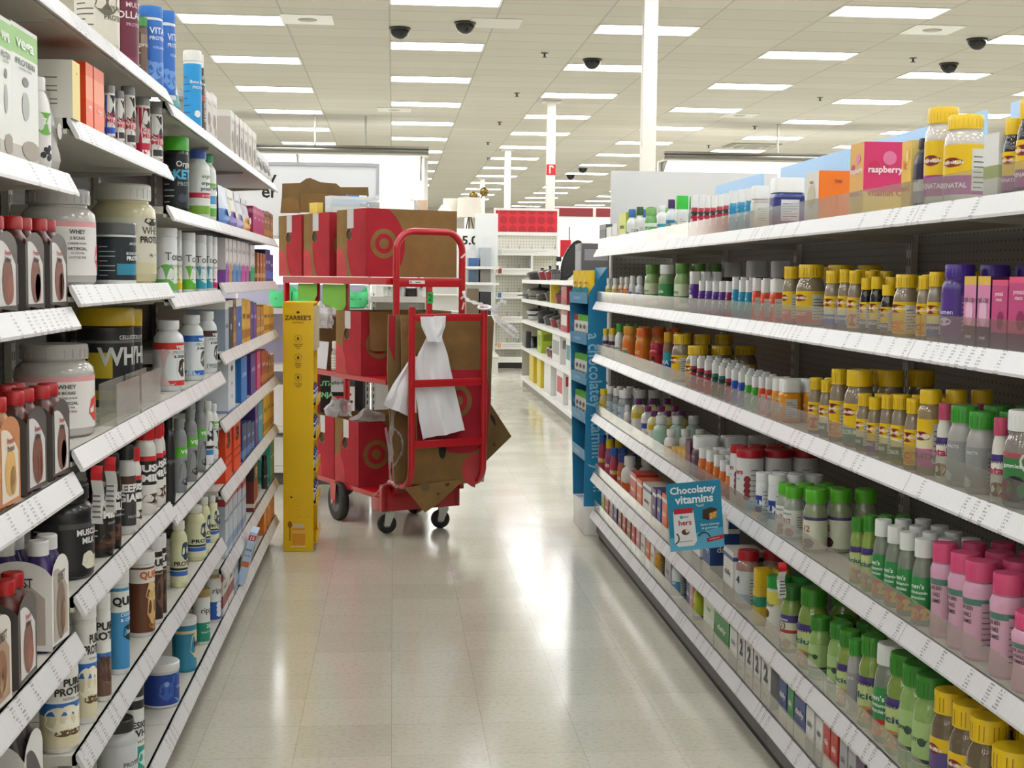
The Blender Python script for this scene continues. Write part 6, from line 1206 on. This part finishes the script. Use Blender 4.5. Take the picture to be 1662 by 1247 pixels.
# end panel behind the right run
t = thing('divider_wall', 'tall pale grey end panel behind the far end of the right shelving', 'panel', (1.245, 7.925, 0))
MB().bbox(0, .97, 0, .04, 1.70, 2.12, PANEL, .003).build('header', t); MB().box(.012, .97, .002, .04, .001, 1.70, PEG).build('peg_board', t)
MB().box(0, .011, -.004, .044, .001, 1.70, WHITE).build('edge_trim', t); MB().box(.14, .22, -.003, -.0005, 1.80, 1.89, mat('#dcdcda', .4)).build('blank_plate', t)
def canopy(x0, x1, Y, label, pole_x):
    t = thing('lit_wall', label, 'lit wall', ((x0+x1)/2, Y, 0)); w = (x1-x0)/2; RL = mat('#77746a', .35, .6)
    MB().tube([(-w, -.6, 3.86), (w, -.6, 3.86)], .055, RL, 12).box(-w, w, -.65, -.55, 3.92, 3.95, RL).build('rail', t)
    MB().box(-w, w, -.01, .05, 1.2, 3.78, LITP).build('emissive_panel', t)  # white wall given its own glow, in place of lamps under the canopy
    MB().box(-w, w, -.58, .08, 3.78, 3.81, WHITE).build('roof', t)
    b = MB()
    for x in (-w+.05, -w*.02, w-.15): b.prism([(x, -.58, 3.80), (x, -.05, 3.80), (x, -.05, 3.35), (x, -.14, 3.55)], (.03, 0, 0), RL)
    b.build('bracket', t)
    for x in (-w, w-.07): MB().box(x, x+.07, -.05, .08, 0, 3.78, WHITE).build('post', t)
    for x in pole_x: MB().tube([(x-(x0+x1)/2, -.6, 3.95), (x-(x0+x1)/2, -.6, CEIL_H-.002)], .022, mat('#b5b2a8', .4), 8).build('hanging_pole', t)
    MB().box(-w, w, -.01, .05, 0, 1.2, WHITE).build('lower_wall', t)
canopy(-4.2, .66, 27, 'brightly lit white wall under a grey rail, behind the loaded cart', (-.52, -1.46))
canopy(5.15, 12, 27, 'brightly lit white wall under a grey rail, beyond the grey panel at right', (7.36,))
# wall-bay below the left canopy
def backbay(x0, x1, Y, label, hs, backm=WHITE, face=(0,)):
    t = thing('shelving_bay', label, 'shelving', ((x0+x1)/2, Y, 0)); w = (x1-x0)/2
    MB().box(-w, w, .40, .42, .1, 1.44, backm).build('back_panel', t)
    for x in (-w, w-.035):
        u = MB().box(x, x+.035, .36, .40, 0, 1.44, WHITE)
        for k in range(26): u.box(x+.014, x+.021, .358, .3605, .1+.05*k, .13+.05*k, '#26241f')
        u.build('upright', t)
    for h in hs:
        s = MB().box(-w+.001, w-.001, 0, .40, h-.025, h, WHITE).build('shelf', t)
        MB().box(-w+.001, w-.001, -.008, 0, h-.04, h+.002, RAILM).build('price_rail', s)
    MB().box(-w, w, .02, .40, 0, .1, KICKD).build('kick_plate', t)
backbay(-1.60, -.17, 10.0, 'white shelving with lavender back behind the cart, holding green bowls', (.13, .42, .86, 1.27), LAV)
backbay(-.16, .27, 10.0, 'narrow white shelving bay behind the red arch handle', (.13, .5, 1.02, 1.36), mat('#d4d2cc', .6))
t = thing('store_sign', 'large white framed board with black letters beside the left shelving top', 'sign', (-.62, 10.12, 0))
b = MB().bbox(-.55, .50, -.01, .01, 1.79, 2.29, mat('#e9eaee', .5), .003); TB = mat('#1c1c1e', .5)
put_text(b, 'y', (-.245, -.0115, 2.20), (1,0,0), (0,0,1), .13, TB, .02); put_text(b, 'er', (-.265, -.0115, 2.10), (1,0,0), (0,0,1), .13, TB, .02)
b.build('board', t)
f = MB()
for a in ((-.57, .52, 2.29, 2.315), (-.57, .52, 1.765, 1.79), (-.57, -.55, 1.79, 2.29), (.50, .52, 1.79, 2.29)): f.box(a[0], a[1], -.018, .014, a[2], a[3], mat('#bdbfc4', .4))
f.build('frame', t)
for x in (-.5, .45): MB().tube([(x, .0, 1.2705), (x, .0, 1.77)], .008, WHITE, 8).build('stem', t)
# mint green cat bowls
MINT = mat('#56d68c', .4)
for i, (px, lb_) in enumerate(((455, 'mint green cat shaped bowl left of the cart rear post'), (492, 'mint green cat shaped bowl mostly behind the green sheets'), (578, 'mint green cat shaped bowl right of the green sheets'))):
    p = atY(px, 490, 10.15); t = thing('cat_bowl', lb_, 'bowl', (p.x, 10.2, 1.2712), 0, 'mint green cat bowls')
    MB().lathe([(0,0),(.55,0),(.8,.05),(1,.35),(1,.7),(.9,.95),(.82,.95),(.9,.7),(.85,.35),(0,.15)], MINT, 24, R=.085, H=.125).build('bowl_body', t)
    for s in (-1, 1): MB().prism([(s*.085, -.02, .095), (s*.030, -.02, .115), (s*.078, -.02, .165)], (0, .03, 0), MINT).build('ear', t)
    e = MB()
    for s in (-1, 1): e.box(s*.03-.004, s*.03+.004, -.088, -.084, .062, .070, '#1d3a2a')
    e.build('face', t)
def gcarton(nm, label, px0, px1, Y, z0, ytop, m, dep=.2, deco=None, group=None, cat='box'):
    a = atY(px0, 500, Y); b_ = atY(px1, 500, Y); h = z_for(ytop, (a.x+b_.x)/2, Y)-z0; w = (b_.x-a.x)/2
    mb = MB().bbox(-w, w, 0, dep, 0, h, m, .003)
    if deco: deco(mb, w, h)
    o = mb.build(nm, None, ((a.x+b_.x)/2, Y, z0+.001)); tag(o, label, cat, group); return o
BLK = mat('#151516', .4)
def ninja(mb, w, h):
    g = mat('#8fd49a', .5); put_text(mb, 'NUTRI', (-w*.45, -.0014, h*.82), (1,0,0), (0,0,1), .05, g, .03); put_text(mb, 'NINJA', (-w*.45, -.0014, h*.60), (1,0,0), (0,0,1), .05, g, .03)
    put_poly(mb, [(w*.05,.66*h),(w*.95,.66*h),(w*.95,.98*h),(w*.05,.98*h)], (0,0,0), (1,0,0), (0,0,1), mat('#c9c9cc', .5)); put_text(mb, 'Auto-iQ', (w*.5, -.0016, h*.84), (1,0,0), (0,0,1), .04, BLK, .02)
    put_poly(mb, [(w*.05,.5*h),(w*.95,.5*h),(w*.95,.58*h),(w*.05,.58*h)], (0,0,0), (1,0,0), (0,0,1), mat('#c02a3a', .5))
gcarton('blender_carton', 'black appliance carton with green letters behind the cart', 512, 560, 10.05, .4215, 608, BLK, .25, ninja)
def fruit(mb, w, h):
    for i, (x, z, r, c) in enumerate(((0,.8,.3,'#b3202c'),(.3,.62,.3,'#2a2430'),(-.3,.5,.3,'#d8c22a'),(.2,.3,.3,'#8fb82a'),(-.2,.2,.25,'#e0d23a'))): put_poly(mb, clip(disc_pts(14, x*w, z*h, r*w), -w, w, 0, h), (0,0,0), (1,0,0), (0,0,1), mat(c, .5), .001+.0002*i)
gcarton('juicer_carton', 'white carton with fruit pictures behind the cart', 561, 576, 10.04, .4215, 628, mat('#e2e2de', .5), .2, fruit)
gcarton('toaster_carton', 'black carton right of the fruit carton behind the cart', 577, 590, 10.05, .4215, 612, BLK, .25)
gcarton('kettle_carton', 'white carton at low left behind the yellow display', 440, 462, 10.05, .4215, 625, mat('#e4e3df', .5), .25)
gcarton('storage_carton', 'white carton on the bottom shelf behind the cart', 520, 556, 10.05, .1315, 708, mat('#e4e3df', .5), .25)
gcarton('storage_carton', 'second white carton on the bottom shelf behind the cart', 440, 470, 10.05, .1315, 710, mat('#e0dfda', .5), .25)
for i, (px, c, h) in enumerate(((632, '#c9c8c4', .07), (650, '#b9b8b4', .09), (668, '#2d2d2e', .06), (684, '#d8d7d2', .08))):
    p = atY(px, 470, 10.1); t = thing('saucepan', ['pale steel saucepan leftmost behind the arch handle', 'grey steel saucepan second behind the arch handle', 'dark saucepan third behind the arch handle', 'white saucepan rightmost behind the arch handle'][i], 'pan', (p.x, 10.17, 1.3605))
    MB().lathe([(0,0),(.9,0),(1,.1),(1,1),(.94,1),(.94,.15),(0,.12)], mat(c, .3, .5), 20, R=.045, H=h).build('pot', t); MB().bbox(-.006, .006, -.12, -.044, h*.8, h*.95, BLK, .002).build('handle', t)
for i, (px, zz, c, lb_) in enumerate(((640, 1.021, '#1d1d1e', 'black lidded pot low behind the arch handle'), (672, 1.021, '#222223', 'second black lidded pot low behind the arch handle'))):
    p = atY(px, 500, 10.15); t = thing('stock_pot', lb_, 'pot', (p.x, 10.18, zz)); MB().lathe([(0,0),(.95,0),(1,.1),(1,.9),(1.04,.92),(1.04,1),(0,1)], mat(c, .25), 22, R=.07, H=.12).build('pot', t); MB().lathe([(1.03,1),(.8,1.15),(.15,1.25),(.15,1.4),(.2,1.5),(0,1.5)], mat(c, .2), 22, R=.07, H=.12).build('lid', t)

# kitchen run on the right beyond the blue display
KX = 1.80
def krun():
    for i in range(5):
        y0 = 12.6+1.35*i; y1 = y0+1.345; yc = (y0+y1)/2; L = (y1-y0)/2
        t = thing('shelving_bay', f'white cookware shelving bay beyond the blue display, {["nearest", "second", "third", "fourth", "farthest"][i]}', 'shelving', (KX, yc, 0), 0, 'cookware shelving bays')
        MB().box(.46, .48, -L, L, .1, 1.9 if i != 4 else 1.55, PEGW).build('back_panel', t)
        for z in (.14, .56, .93, 1.22, 1.48):
            s = MB().box(0, .46, -L, L, z-.025, z, WHITE).build('shelf', t); MB().box(-.008, 0, -L, L, z-.045, z+.002, RAILM).build('price_rail', s)
        MB().box(.02, .46, -L, L, 0, .11, mat('#8d8a80', .6)).build('kick_plate', t)
        if i in (0, 4): MB().box(.005, .46, (L-.01) if i == 4 else -L, L if i == 4 else -L+.01, .1, 1.5, mat('#a9a594', .5)).build('end_frame', t)
krun()
def kput(nm, label, px, py_b, z, X, fn, cat):
    Y = y_for(px, X, z); t = thing(nm, label, cat, (X, Y, z+.0008)); fn(t, Y); return t
def panf(R, H, c, lid=True, handle=True):
    def f(t, Y):
        MB().lathe([(0,0),(.75,0),(.85,.05),(1,.62),(1.04,.65),(1.04,.70),(.96,.7),(.82,.12),(0,.08)], mat(c, .22), 28, R=R, H=H).build('pan', t)
        if lid:
            MB().lathe([(1.0,.70),(.8,.86),(.3,.97),(.12,1.0),(.10,1.15),(.16,1.25),(0,1.28)], mat('#2a2a2b', .15), 28, R=R, H=H).build('lid', t)
        if handle: MB().bbox(-R*1.7, -R*.98, -.012, .012, H*.5, H*.62, BLK, .003, None).build('handle', t)
    return f
kput('frying_pan', 'wide black lidded pan on the top cookware shelf', 880, 0, 1.48, 2.03, panf(.21, .13, '#161617', True, False), 'pan')
def griddle(t, Y):
    M = Matrix.Rotation(.38, 3, 'Y')
    pts = [(.10*math.cos(a), 0, .24+.24*math.sin(a)) for a in [2*math.pi*k/26 for k in range(26)]]
    MB().prism([M @ Vector((x+.0, y, z)) for x, y, z in pts], (0, .03, 0), mat('#1b1c1d', .25), mat('#8d8f90', .2, .8)).build('pan', t)
    MB().prism([M @ Vector((x*.82, y-.004, .24+(z-.24)*.86)) for x, y, z in pts], (0, .004, 0), mat('#2a2b2c', .3)).build('inner_face', t)
    MB().bbox(-.09, -.03, -.02, .03, .20, .26, BLK, .005).build('handle', t)
kput('griddle_pan', 'tall black oval griddle standing upright on the top cookware shelf', 915, 0, 1.495, 1.95, griddle, 'pan')
def gbox(w, d, h, c, deco=None):
    def f(t, Y):
        b = MB().bbox(-.0, d, -w/2, w/2, 0, h, mat(c, .45), .004)
        if deco: deco(b, w, d, h)
        b.build('carton', t)
    return f
def strp(c2):
    def f(b, w, d, h):
        put_poly(b, [(.1*d,.55*h),(.9*d,.55*h),(.9*d,.85*h),(.1*d,.85*h)], (0,-w/2,0), (1,0,0), (0,0,1), mat(c2, .5)); put_poly(b, [(.1*w,.3*h),(.9*w,.3*h),(.9*w,.8*h),(.1*w,.8*h)], (0,w/2,0), (0,-1,0), (0,0,1), mat(c2, .5))
    return f
kput('cookware_carton', 'dark grey cookware carton on the top cookware shelf beside the upright griddle', 938, 0, 1.48, 1.90, gbox(.5, .3, .38, '#4c4b4e', strp('#7d7c80')), 'box')
# utensil rack with black handles
def rack(t, Y):
    b = MB()
    for k in range(9): b.bbox(-.02, .02, -.42+.1*k, -.38+.1*k, 0, .07 if k % 2 else .1, BLK, .004)
    b.box(-.03, .03, -.45, .45, -.0, .012, mat('#2b2b2b'))
    b.build('tool_row', t)
kput('utensil_rack', 'row of black handled kitchen tools at the top cookware shelf edge', 905, 0, 1.482, 1.84, rack, 'tools')
for nm, lb_, px, z, X, fn, cat in (
  ('roaster', 'grey lidded roaster on the second cookware shelf', 876, 1.22, 1.98, panf(.17, .17, '#77766f', True, False), 'pan'),
  ('frying_pan', 'small blue grey pan on the second cookware shelf front', 866, 1.22, 1.92, panf(.13, .09, '#31485e', False), 'pan'),
  ('frying_pan', 'olive frying pan on the second cookware shelf', 886, 1.22, 1.93, panf(.13, .10, '#3d3a30', True), 'pan'),
  ('cookware_carton', 'yellow strip carton on the second cookware shelf', 893, 1.22, 1.84, gbox(.10, .1, .23, '#d8b528'), 'box'),
  ('cookware_carton', 'dark red cookware carton on the second cookware shelf', 915, 1.22, 1.86, gbox(.5, .3, .2, '#8c1828', strp('#a82a3a')), 'box'),
  ('slow_cooker', 'black and steel slow cooker on the third cookware shelf', 875, .93, 2.0, panf(.17, .18, '#b5b5b2', True, False), 'appliance'),
  ('stock_pot', 'black pot on the third cookware shelf', 889, .93, 1.98, panf(.15, .18, '#19191a', True), 'pot'),
  ('cookware_carton', 'crimson cookware carton on the third cookware shelf', 915, .93, 1.84, gbox(.6, .3, .23, '#9c1c2c', strp('#c9c3c0')), 'box'),
  ('cookware_carton', 'lime green cookware carton on the fourth cookware shelf', 875, .56, 1.86, gbox(.5, .25, .28, '#a3b82c', strp('#7d9020')), 'box'),
  ('mixing_bowl', 'dark steel bowl on the fourth cookware shelf', 878, .562, 1.83+.2, panf(.15, .2, '#3f4347', False, False), 'bowl'),
  ('cookware_carton', 'white and grey appliance carton on the fourth cookware shelf', 902, .56, 1.83, gbox(.75, .3, .31, '#d8d6d2', strp('#8f8d8c')), 'box'),
  ('cookware_carton', 'teal and white carton on the fourth cookware shelf near display', 922, .56, 1.83, gbox(.4, .3, .31, '#cfd2d2', strp('#3f7c80')), 'box'),
  ('cookware_carton', 'tall yellow carton on the bottom cookware shelf', 862, .14, 1.83, gbox(.55, .28, .36, '#cdb62c'), 'box'),
  ('cookware_carton', 'second yellow carton on the bottom cookware shelf', 874, .14, 1.83, gbox(.45, .28, .37, '#d6be30'), 'box'),
  ('cookware_carton', 'white appliance carton with red mixer picture on the bottom shelf', 908, .14, 1.83, gbox(.6, .3, .36, '#dcdad6', strp('#b3303a')), 'box'),
  ('cookware_carton', 'white carton left of the mixer carton on the bottom shelf', 888, .14, 1.83, gbox(.7, .3, .36, '#d9d7d2'), 'box'),
  ('cookware_carton', 'plain white carton on the bottom cookware shelf nearest the display', 930, .14, 1.83, gbox(.8, .3, .36, '#dedcd8', strp('#c9c7c4')), 'box'),
  ('cookware_carton', 'black cookware carton jutting out at the far shelf end', 852, .563, 1.79, gbox(.28, .07, .22, '#2b2b2c'), 'box')):
    kput(nm, lb_, px, 0, z, X, fn, cat)
rn = random.Random(11); cnt = {}
for z, zn, ys in ((1.48, 'top', (17.6, 16.8)), (1.22, 'second', (16.75, 15.75)), (.93, 'third', (16.9, 16.2, 15.5)), (.56, 'fourth', (16.6, 16.25))):
    for j, Y in enumerate(sorted(ys)):
        c, cn = rn.choice((('#1c1c1d', 'black'), ('#3a3a3c', 'charcoal'), ('#5b5a57', 'grey'), ('#7c1a26', 'dark red')))
        t = thing('saucepan', f'{cn} lidded saucepan, {ORD[j+1]} nearest saucepan on the {zn} cookware shelf', 'pan', (KX+.19, Y, z+.0008), group='saucepans on the cookware shelves'); panf(.155, .145, c, True, False)(t, Y)
# red dotted end cap
REDH = peg_mat('red_dotted_header', '#cf2634', '#b01c2a', .16, .42)
t = thing('shelving_unit', 'white end cap shelving with a red dotted header', 'shelving', (2.235, 23.4, 0))
MB().box(-.54, .54, .02, .05, .1, 2.22, PEGW).build('back_panel', t)
h = MB().box(-.52, .52, -.01, .02, 2.28, 2.64, REDH).build('header', t)
fr = MB()
for a in ((-.55, .55, 2.22, 2.28), (-.55, .55, 2.64, 2.68), (-.55, -.52, 2.28, 2.64), (.52, .55, 2.28, 2.64)): fr.box(a[0], a[1], -.02, .03, a[2], a[3], WHITE)
fr.build('header_frame', h)
for x in (-.54, .51): MB().box(x, x+.03, -.02, .05, 0, 2.22, WHITE).build('upright', t)
for i, z in enumerate((1.90, 1.58, 1.18, .78, .34)):
    x1 = .51 if i == 0 else .05
    s = MB().box(-.51, x1, -.36, .02, z-.02, z, WHITE)
    for k in range(5 if i == 0 else 2): s.prism([(-.32+.2*k, -.02, z), (-.32+.2*k, -.16, z), (-.32+.2*k, -.03, z+.16)], (.006, 0, 0), mat('#77756c'))
    s = s.build('shelf', t)
    MB().box(-.51, x1, -.368, -.36, z-.02, z+.09, mat('#e2e0da', .4)).box(-.50, -.44, -.370, -.368, z, z+.08, mat(['#c9c7c2', '#8c2c34', '#3a6aa0', '#e8a27c', '#e8a27c'][i], .5)).box(-.42, x1*.6, -.370, -.368, z+.05, z+.06, mat('#b9b7b2')).box(-.42, x1*.3, -.370, -.368, z+.025, z+.033, mat('#b9b7b2')).build('price_rail', s)
    if i: MB().box(.05, .08, -.36, .02, z-.02, z+.32, WHITE).build('divider', s)
b = MB().box(-.56, .20, -.42, .02, .10, .19, WHITE); b.build('base_deck', t); MB().box(-.52, .18, -.38, .02, 0, .10, BLK).build('kick_plate', t)
# unit left of the end cap with household goods
t = thing('shelving_bay', 'pale shelving left of the red dotted end cap, filled with household goods', 'shelving', (1.15, 22.2, 0))
MB().box(-.02, .50, .55, .58, .1, 2.30, PANEL).build('back_panel', t)
for z in (.3, .92, 1.43, 1.68):
    s = MB().box(0, .5, -.5, .55, z-.025, z, WHITE).build('shelf', t); MB().box(0, .5, -.508, -.5, z-.04, z+.002, RAILM).build('price_rail', s)
MB().box(.0, .5, -.48, .55, 0, .27, mat('#c9c7be')).build('plinth', t)
for k, (px0, px1, z0, yt, c, lb_) in enumerate(((760, 776, 1.431, 438, '#4a5a6e', 'grey blue bin on the middle shelf'), (779, 796, 1.431, 437, '#77736c', 'grey bin on the middle shelf'), (760, 777, 1.681, 419, '#3f5f92', 'blue tray on the upper shelf'), (779, 797, 1.681, 402, '#a9aeb4', 'pale wire basket on the upper shelf'), (757, 777, .921, 469, '#6a5a48', 'brown woven basket on the lower shelf'), (779, 797, .921, 474, '#222326', 'black bin on the lower shelf'), (758, 775, .301, 520, '#8a8880', 'grey tub near the floor'), (778, 797, .301, 525, '#17181c', 'black tub near the floor'))):
    gcarton('storage_bin', f'{lb_}, left of the red dotted end cap', px0, px1, 21.75, z0, yt, mat(c, .5), .5, cat='bin')
t = thing('wall_header', 'blank pale upright panel left of the red dotted header', 'panel', (1.25, 22.0, 1.6808)); MB().bbox(.04, .40, 0, .05, 0, .84, mat('#e0e2e0', .5), .004).build('box', t)
# price sign 5.00 and lamps
t = thing('store_sign', 'white price board showing 5.00 behind the arch handle', 'sign', (1.04, 22.15, 0)); b = MB().bbox(-.22, .48, -.01, .01, 1.93, 2.28, mat('#f0f0ee', .5), .003); put_text(b, '5.00', (.225, -.012, 2.09), (1,0,0), (0,0,1), .19, TB, .03, 0, 1.1); b.build('board', t)
MB().box(-.02, .02, .012, .03, 1.20, 2.2, WHITE).build('stem', t)
t = thing('display_table', 'low white table carrying the tripod lamps', 'table', (1.05, 24.6, 0)); MB().bbox(-.65, .35, -.3, .5, 2.18, 2.22, WHITE, .004).build('top', t)
for x in (-.6, .3): MB().box(x-.02, x+.02, -.28, .28, 0, 2.18, WHITE).build('leg', t)
for i, (px, lb_, wd) in enumerate(((762, 'tripod table lamp with white drum shade, right one', .22), (733, 'tripod table lamp with white drum shade, left one', .15))):
    p = atY(px, 360, 24.5); t = thing('table_lamp', lb_, 'lamp', (p.x, 24.5+.3*i, 2.2205), 0, 'tripod lamps')
    for a in (.3, 2.4, 4.5): MB().cyl((.11*math.cos(a), .11*math.sin(a), 0), (.02*math.cos(a), .02*math.sin(a), .36), .011, mat('#4a2e1c'), 8).build('leg', t)
    MB().lathe([(.96,0),(1,.0),(.94,1),(.9,1),(.96,0)], mat('#e8e3d6', .7), 28, c=(0,0,.34), R=wd, H=.34).build('lamp_shade', t)
t = thing('desk_lamp', 'white desk lamp with angular head above the top box', 'lamp', (atY(722, 350, 24.5).x, 24.5, 2.2205)); MB().lathe([(0,0),(.1,0),(.1,.02),(0,.03)], WHITE, 16).cyl((0,0,0), (0,0,.42), .012, BLK, 8).build('stand', t)
MB().lathe([(.16,.40),(.06,.55),(0,.56)], mat('#efefec', .4), 4, R=1).build('lamp_shade', t)
t = thing('floor_lamp', 'arched lamp with two brass globe shades', 'lamp', (atY(776, 322, 25.3).x, 25.3, 0))
BR = mat('#8a7240', .25, .9); a, b = atY(768, 318.5, 25.3), atY(786, 311.5, 25.3); x0 = atY(776, 322, 25.3).x
MB().tube(smooth([(0,0,0.01),(0,0,2.0),(0,0,2.75),(b.x-x0, 0, b.z)]), .012, BR, 8).cyl((0,0,2.7), (a.x-x0, 0, a.z), .01, BR, 8).lathe([(0,0),(.16,0),(.16,.025),(0,.03)], BR, 20).build('stand', t)
for q in (a, b): MB().sphere((q.x-x0, 0, q.z), .085, BR, 18, 12).build('globe_shade', t)
# low white fixture right of the end cap with price sign
t = thing('store_sign', 'red and white price sign above the cookware top shelf', 'sign', (atY(934, 400, 17.8).x, 17.8, 0)); b = MB().bbox(-.20, .22, -.01, .01, 1.78, 2.00, mat('#f0f0ee', .5), .003)
b.box(-.20, -.06, -.0125, -.0105, 1.78, 2.0, mat('#c81f2e', .5)); put_text(b, '$', (-.02, -.012, 1.93), (1,0,0), (0,0,1), .07, TB, .03); put_text(b, '10', (.10, -.012, 1.89), (1,0,0), (0,0,1), .15, TB, .04); b.build('board', t); MB().box(-.01, .01, .01, .02, 1.482, 1.8, WHITE).build('stem', t)
t = thing('fixture_bay', 'white fixture with red topped box behind the right shelf end', 'shelving', (atY(958, 400, 14.0).x, 14.6, 0)); MB().bbox(-.02, .22, 0, .3, 1.4815, 1.82, mat('#e2e2e0', .5), .004).build('cabinet', t); MB().bbox(-.02, .20, .02, .25, 1.82, 1.88, mat('#c8402c', .4), .01).build('red_top', t)
# lit wall with dark red fascia far right of the end cap
t = thing('lit_wall_bay', 'bright white lit wall under a dark red fascia, right of the end cap', 'shelving', (atY(960, 380, 30).x, 30, 0))
MB().box(-.9, 3.2, 0, .05, .1, 2.62, mat('#fdfcf6', .5, emit=1.1)).build('emissive_panel', t); MB().box(-.9, 3.2, -.5, .05, 2.62, 2.80, mat('#e4e2dc', .5)).build('canopy', t)
r = MB()
for k in range(4): r.box(-.86+.95*k, 0.02+.95*k, -.04, -.02, 2.85, 3.03, mat('#7d1f26', .5))
r.build('fascia', t); MB().box(-.9, 3.2, -.02, .05, 2.80, 3.06, WHITE).build('fascia_back', t)
for x in (-.5, 1.2): MB().box(x, x+.03, -.04, -.01, .1, 2.62, mat('#8d8b86', .4)).build('post', t)
# far runs of shelving to close the view
for i, (x0, x1, y, h, c, lb_) in enumerate(((-6, -2.2, 16, 1.9, '#cfcdc6', 'long low white shelving far left'), (3.4, 9, 20, 1.9, '#d2d0c8', 'long white shelving far right'), (-3, .6, 28, 2.1, '#c9c7c0', 'distant white shelving behind the left canopy'), (4.2, 12, 34, 2.0, '#c6c3ba', 'distant shelving far right'), (.9, 2.2, 38, 2.2, '#d0cec8', 'distant pale shelving behind the end cap'))):
    t = thing('shelving_run', lb_, 'shelving', ((x0+x1)/2, y, 0)); w = (x1-x0)/2
    MB().box(-w, w, .4, .5, 0, h, mat(c, .6)).build('back_panel', t)
    for z in (.15, .6, 1.05, 1.5): MB().box(-w, w, 0, .4, z-.03, z, WHITE).build('shelf', t)
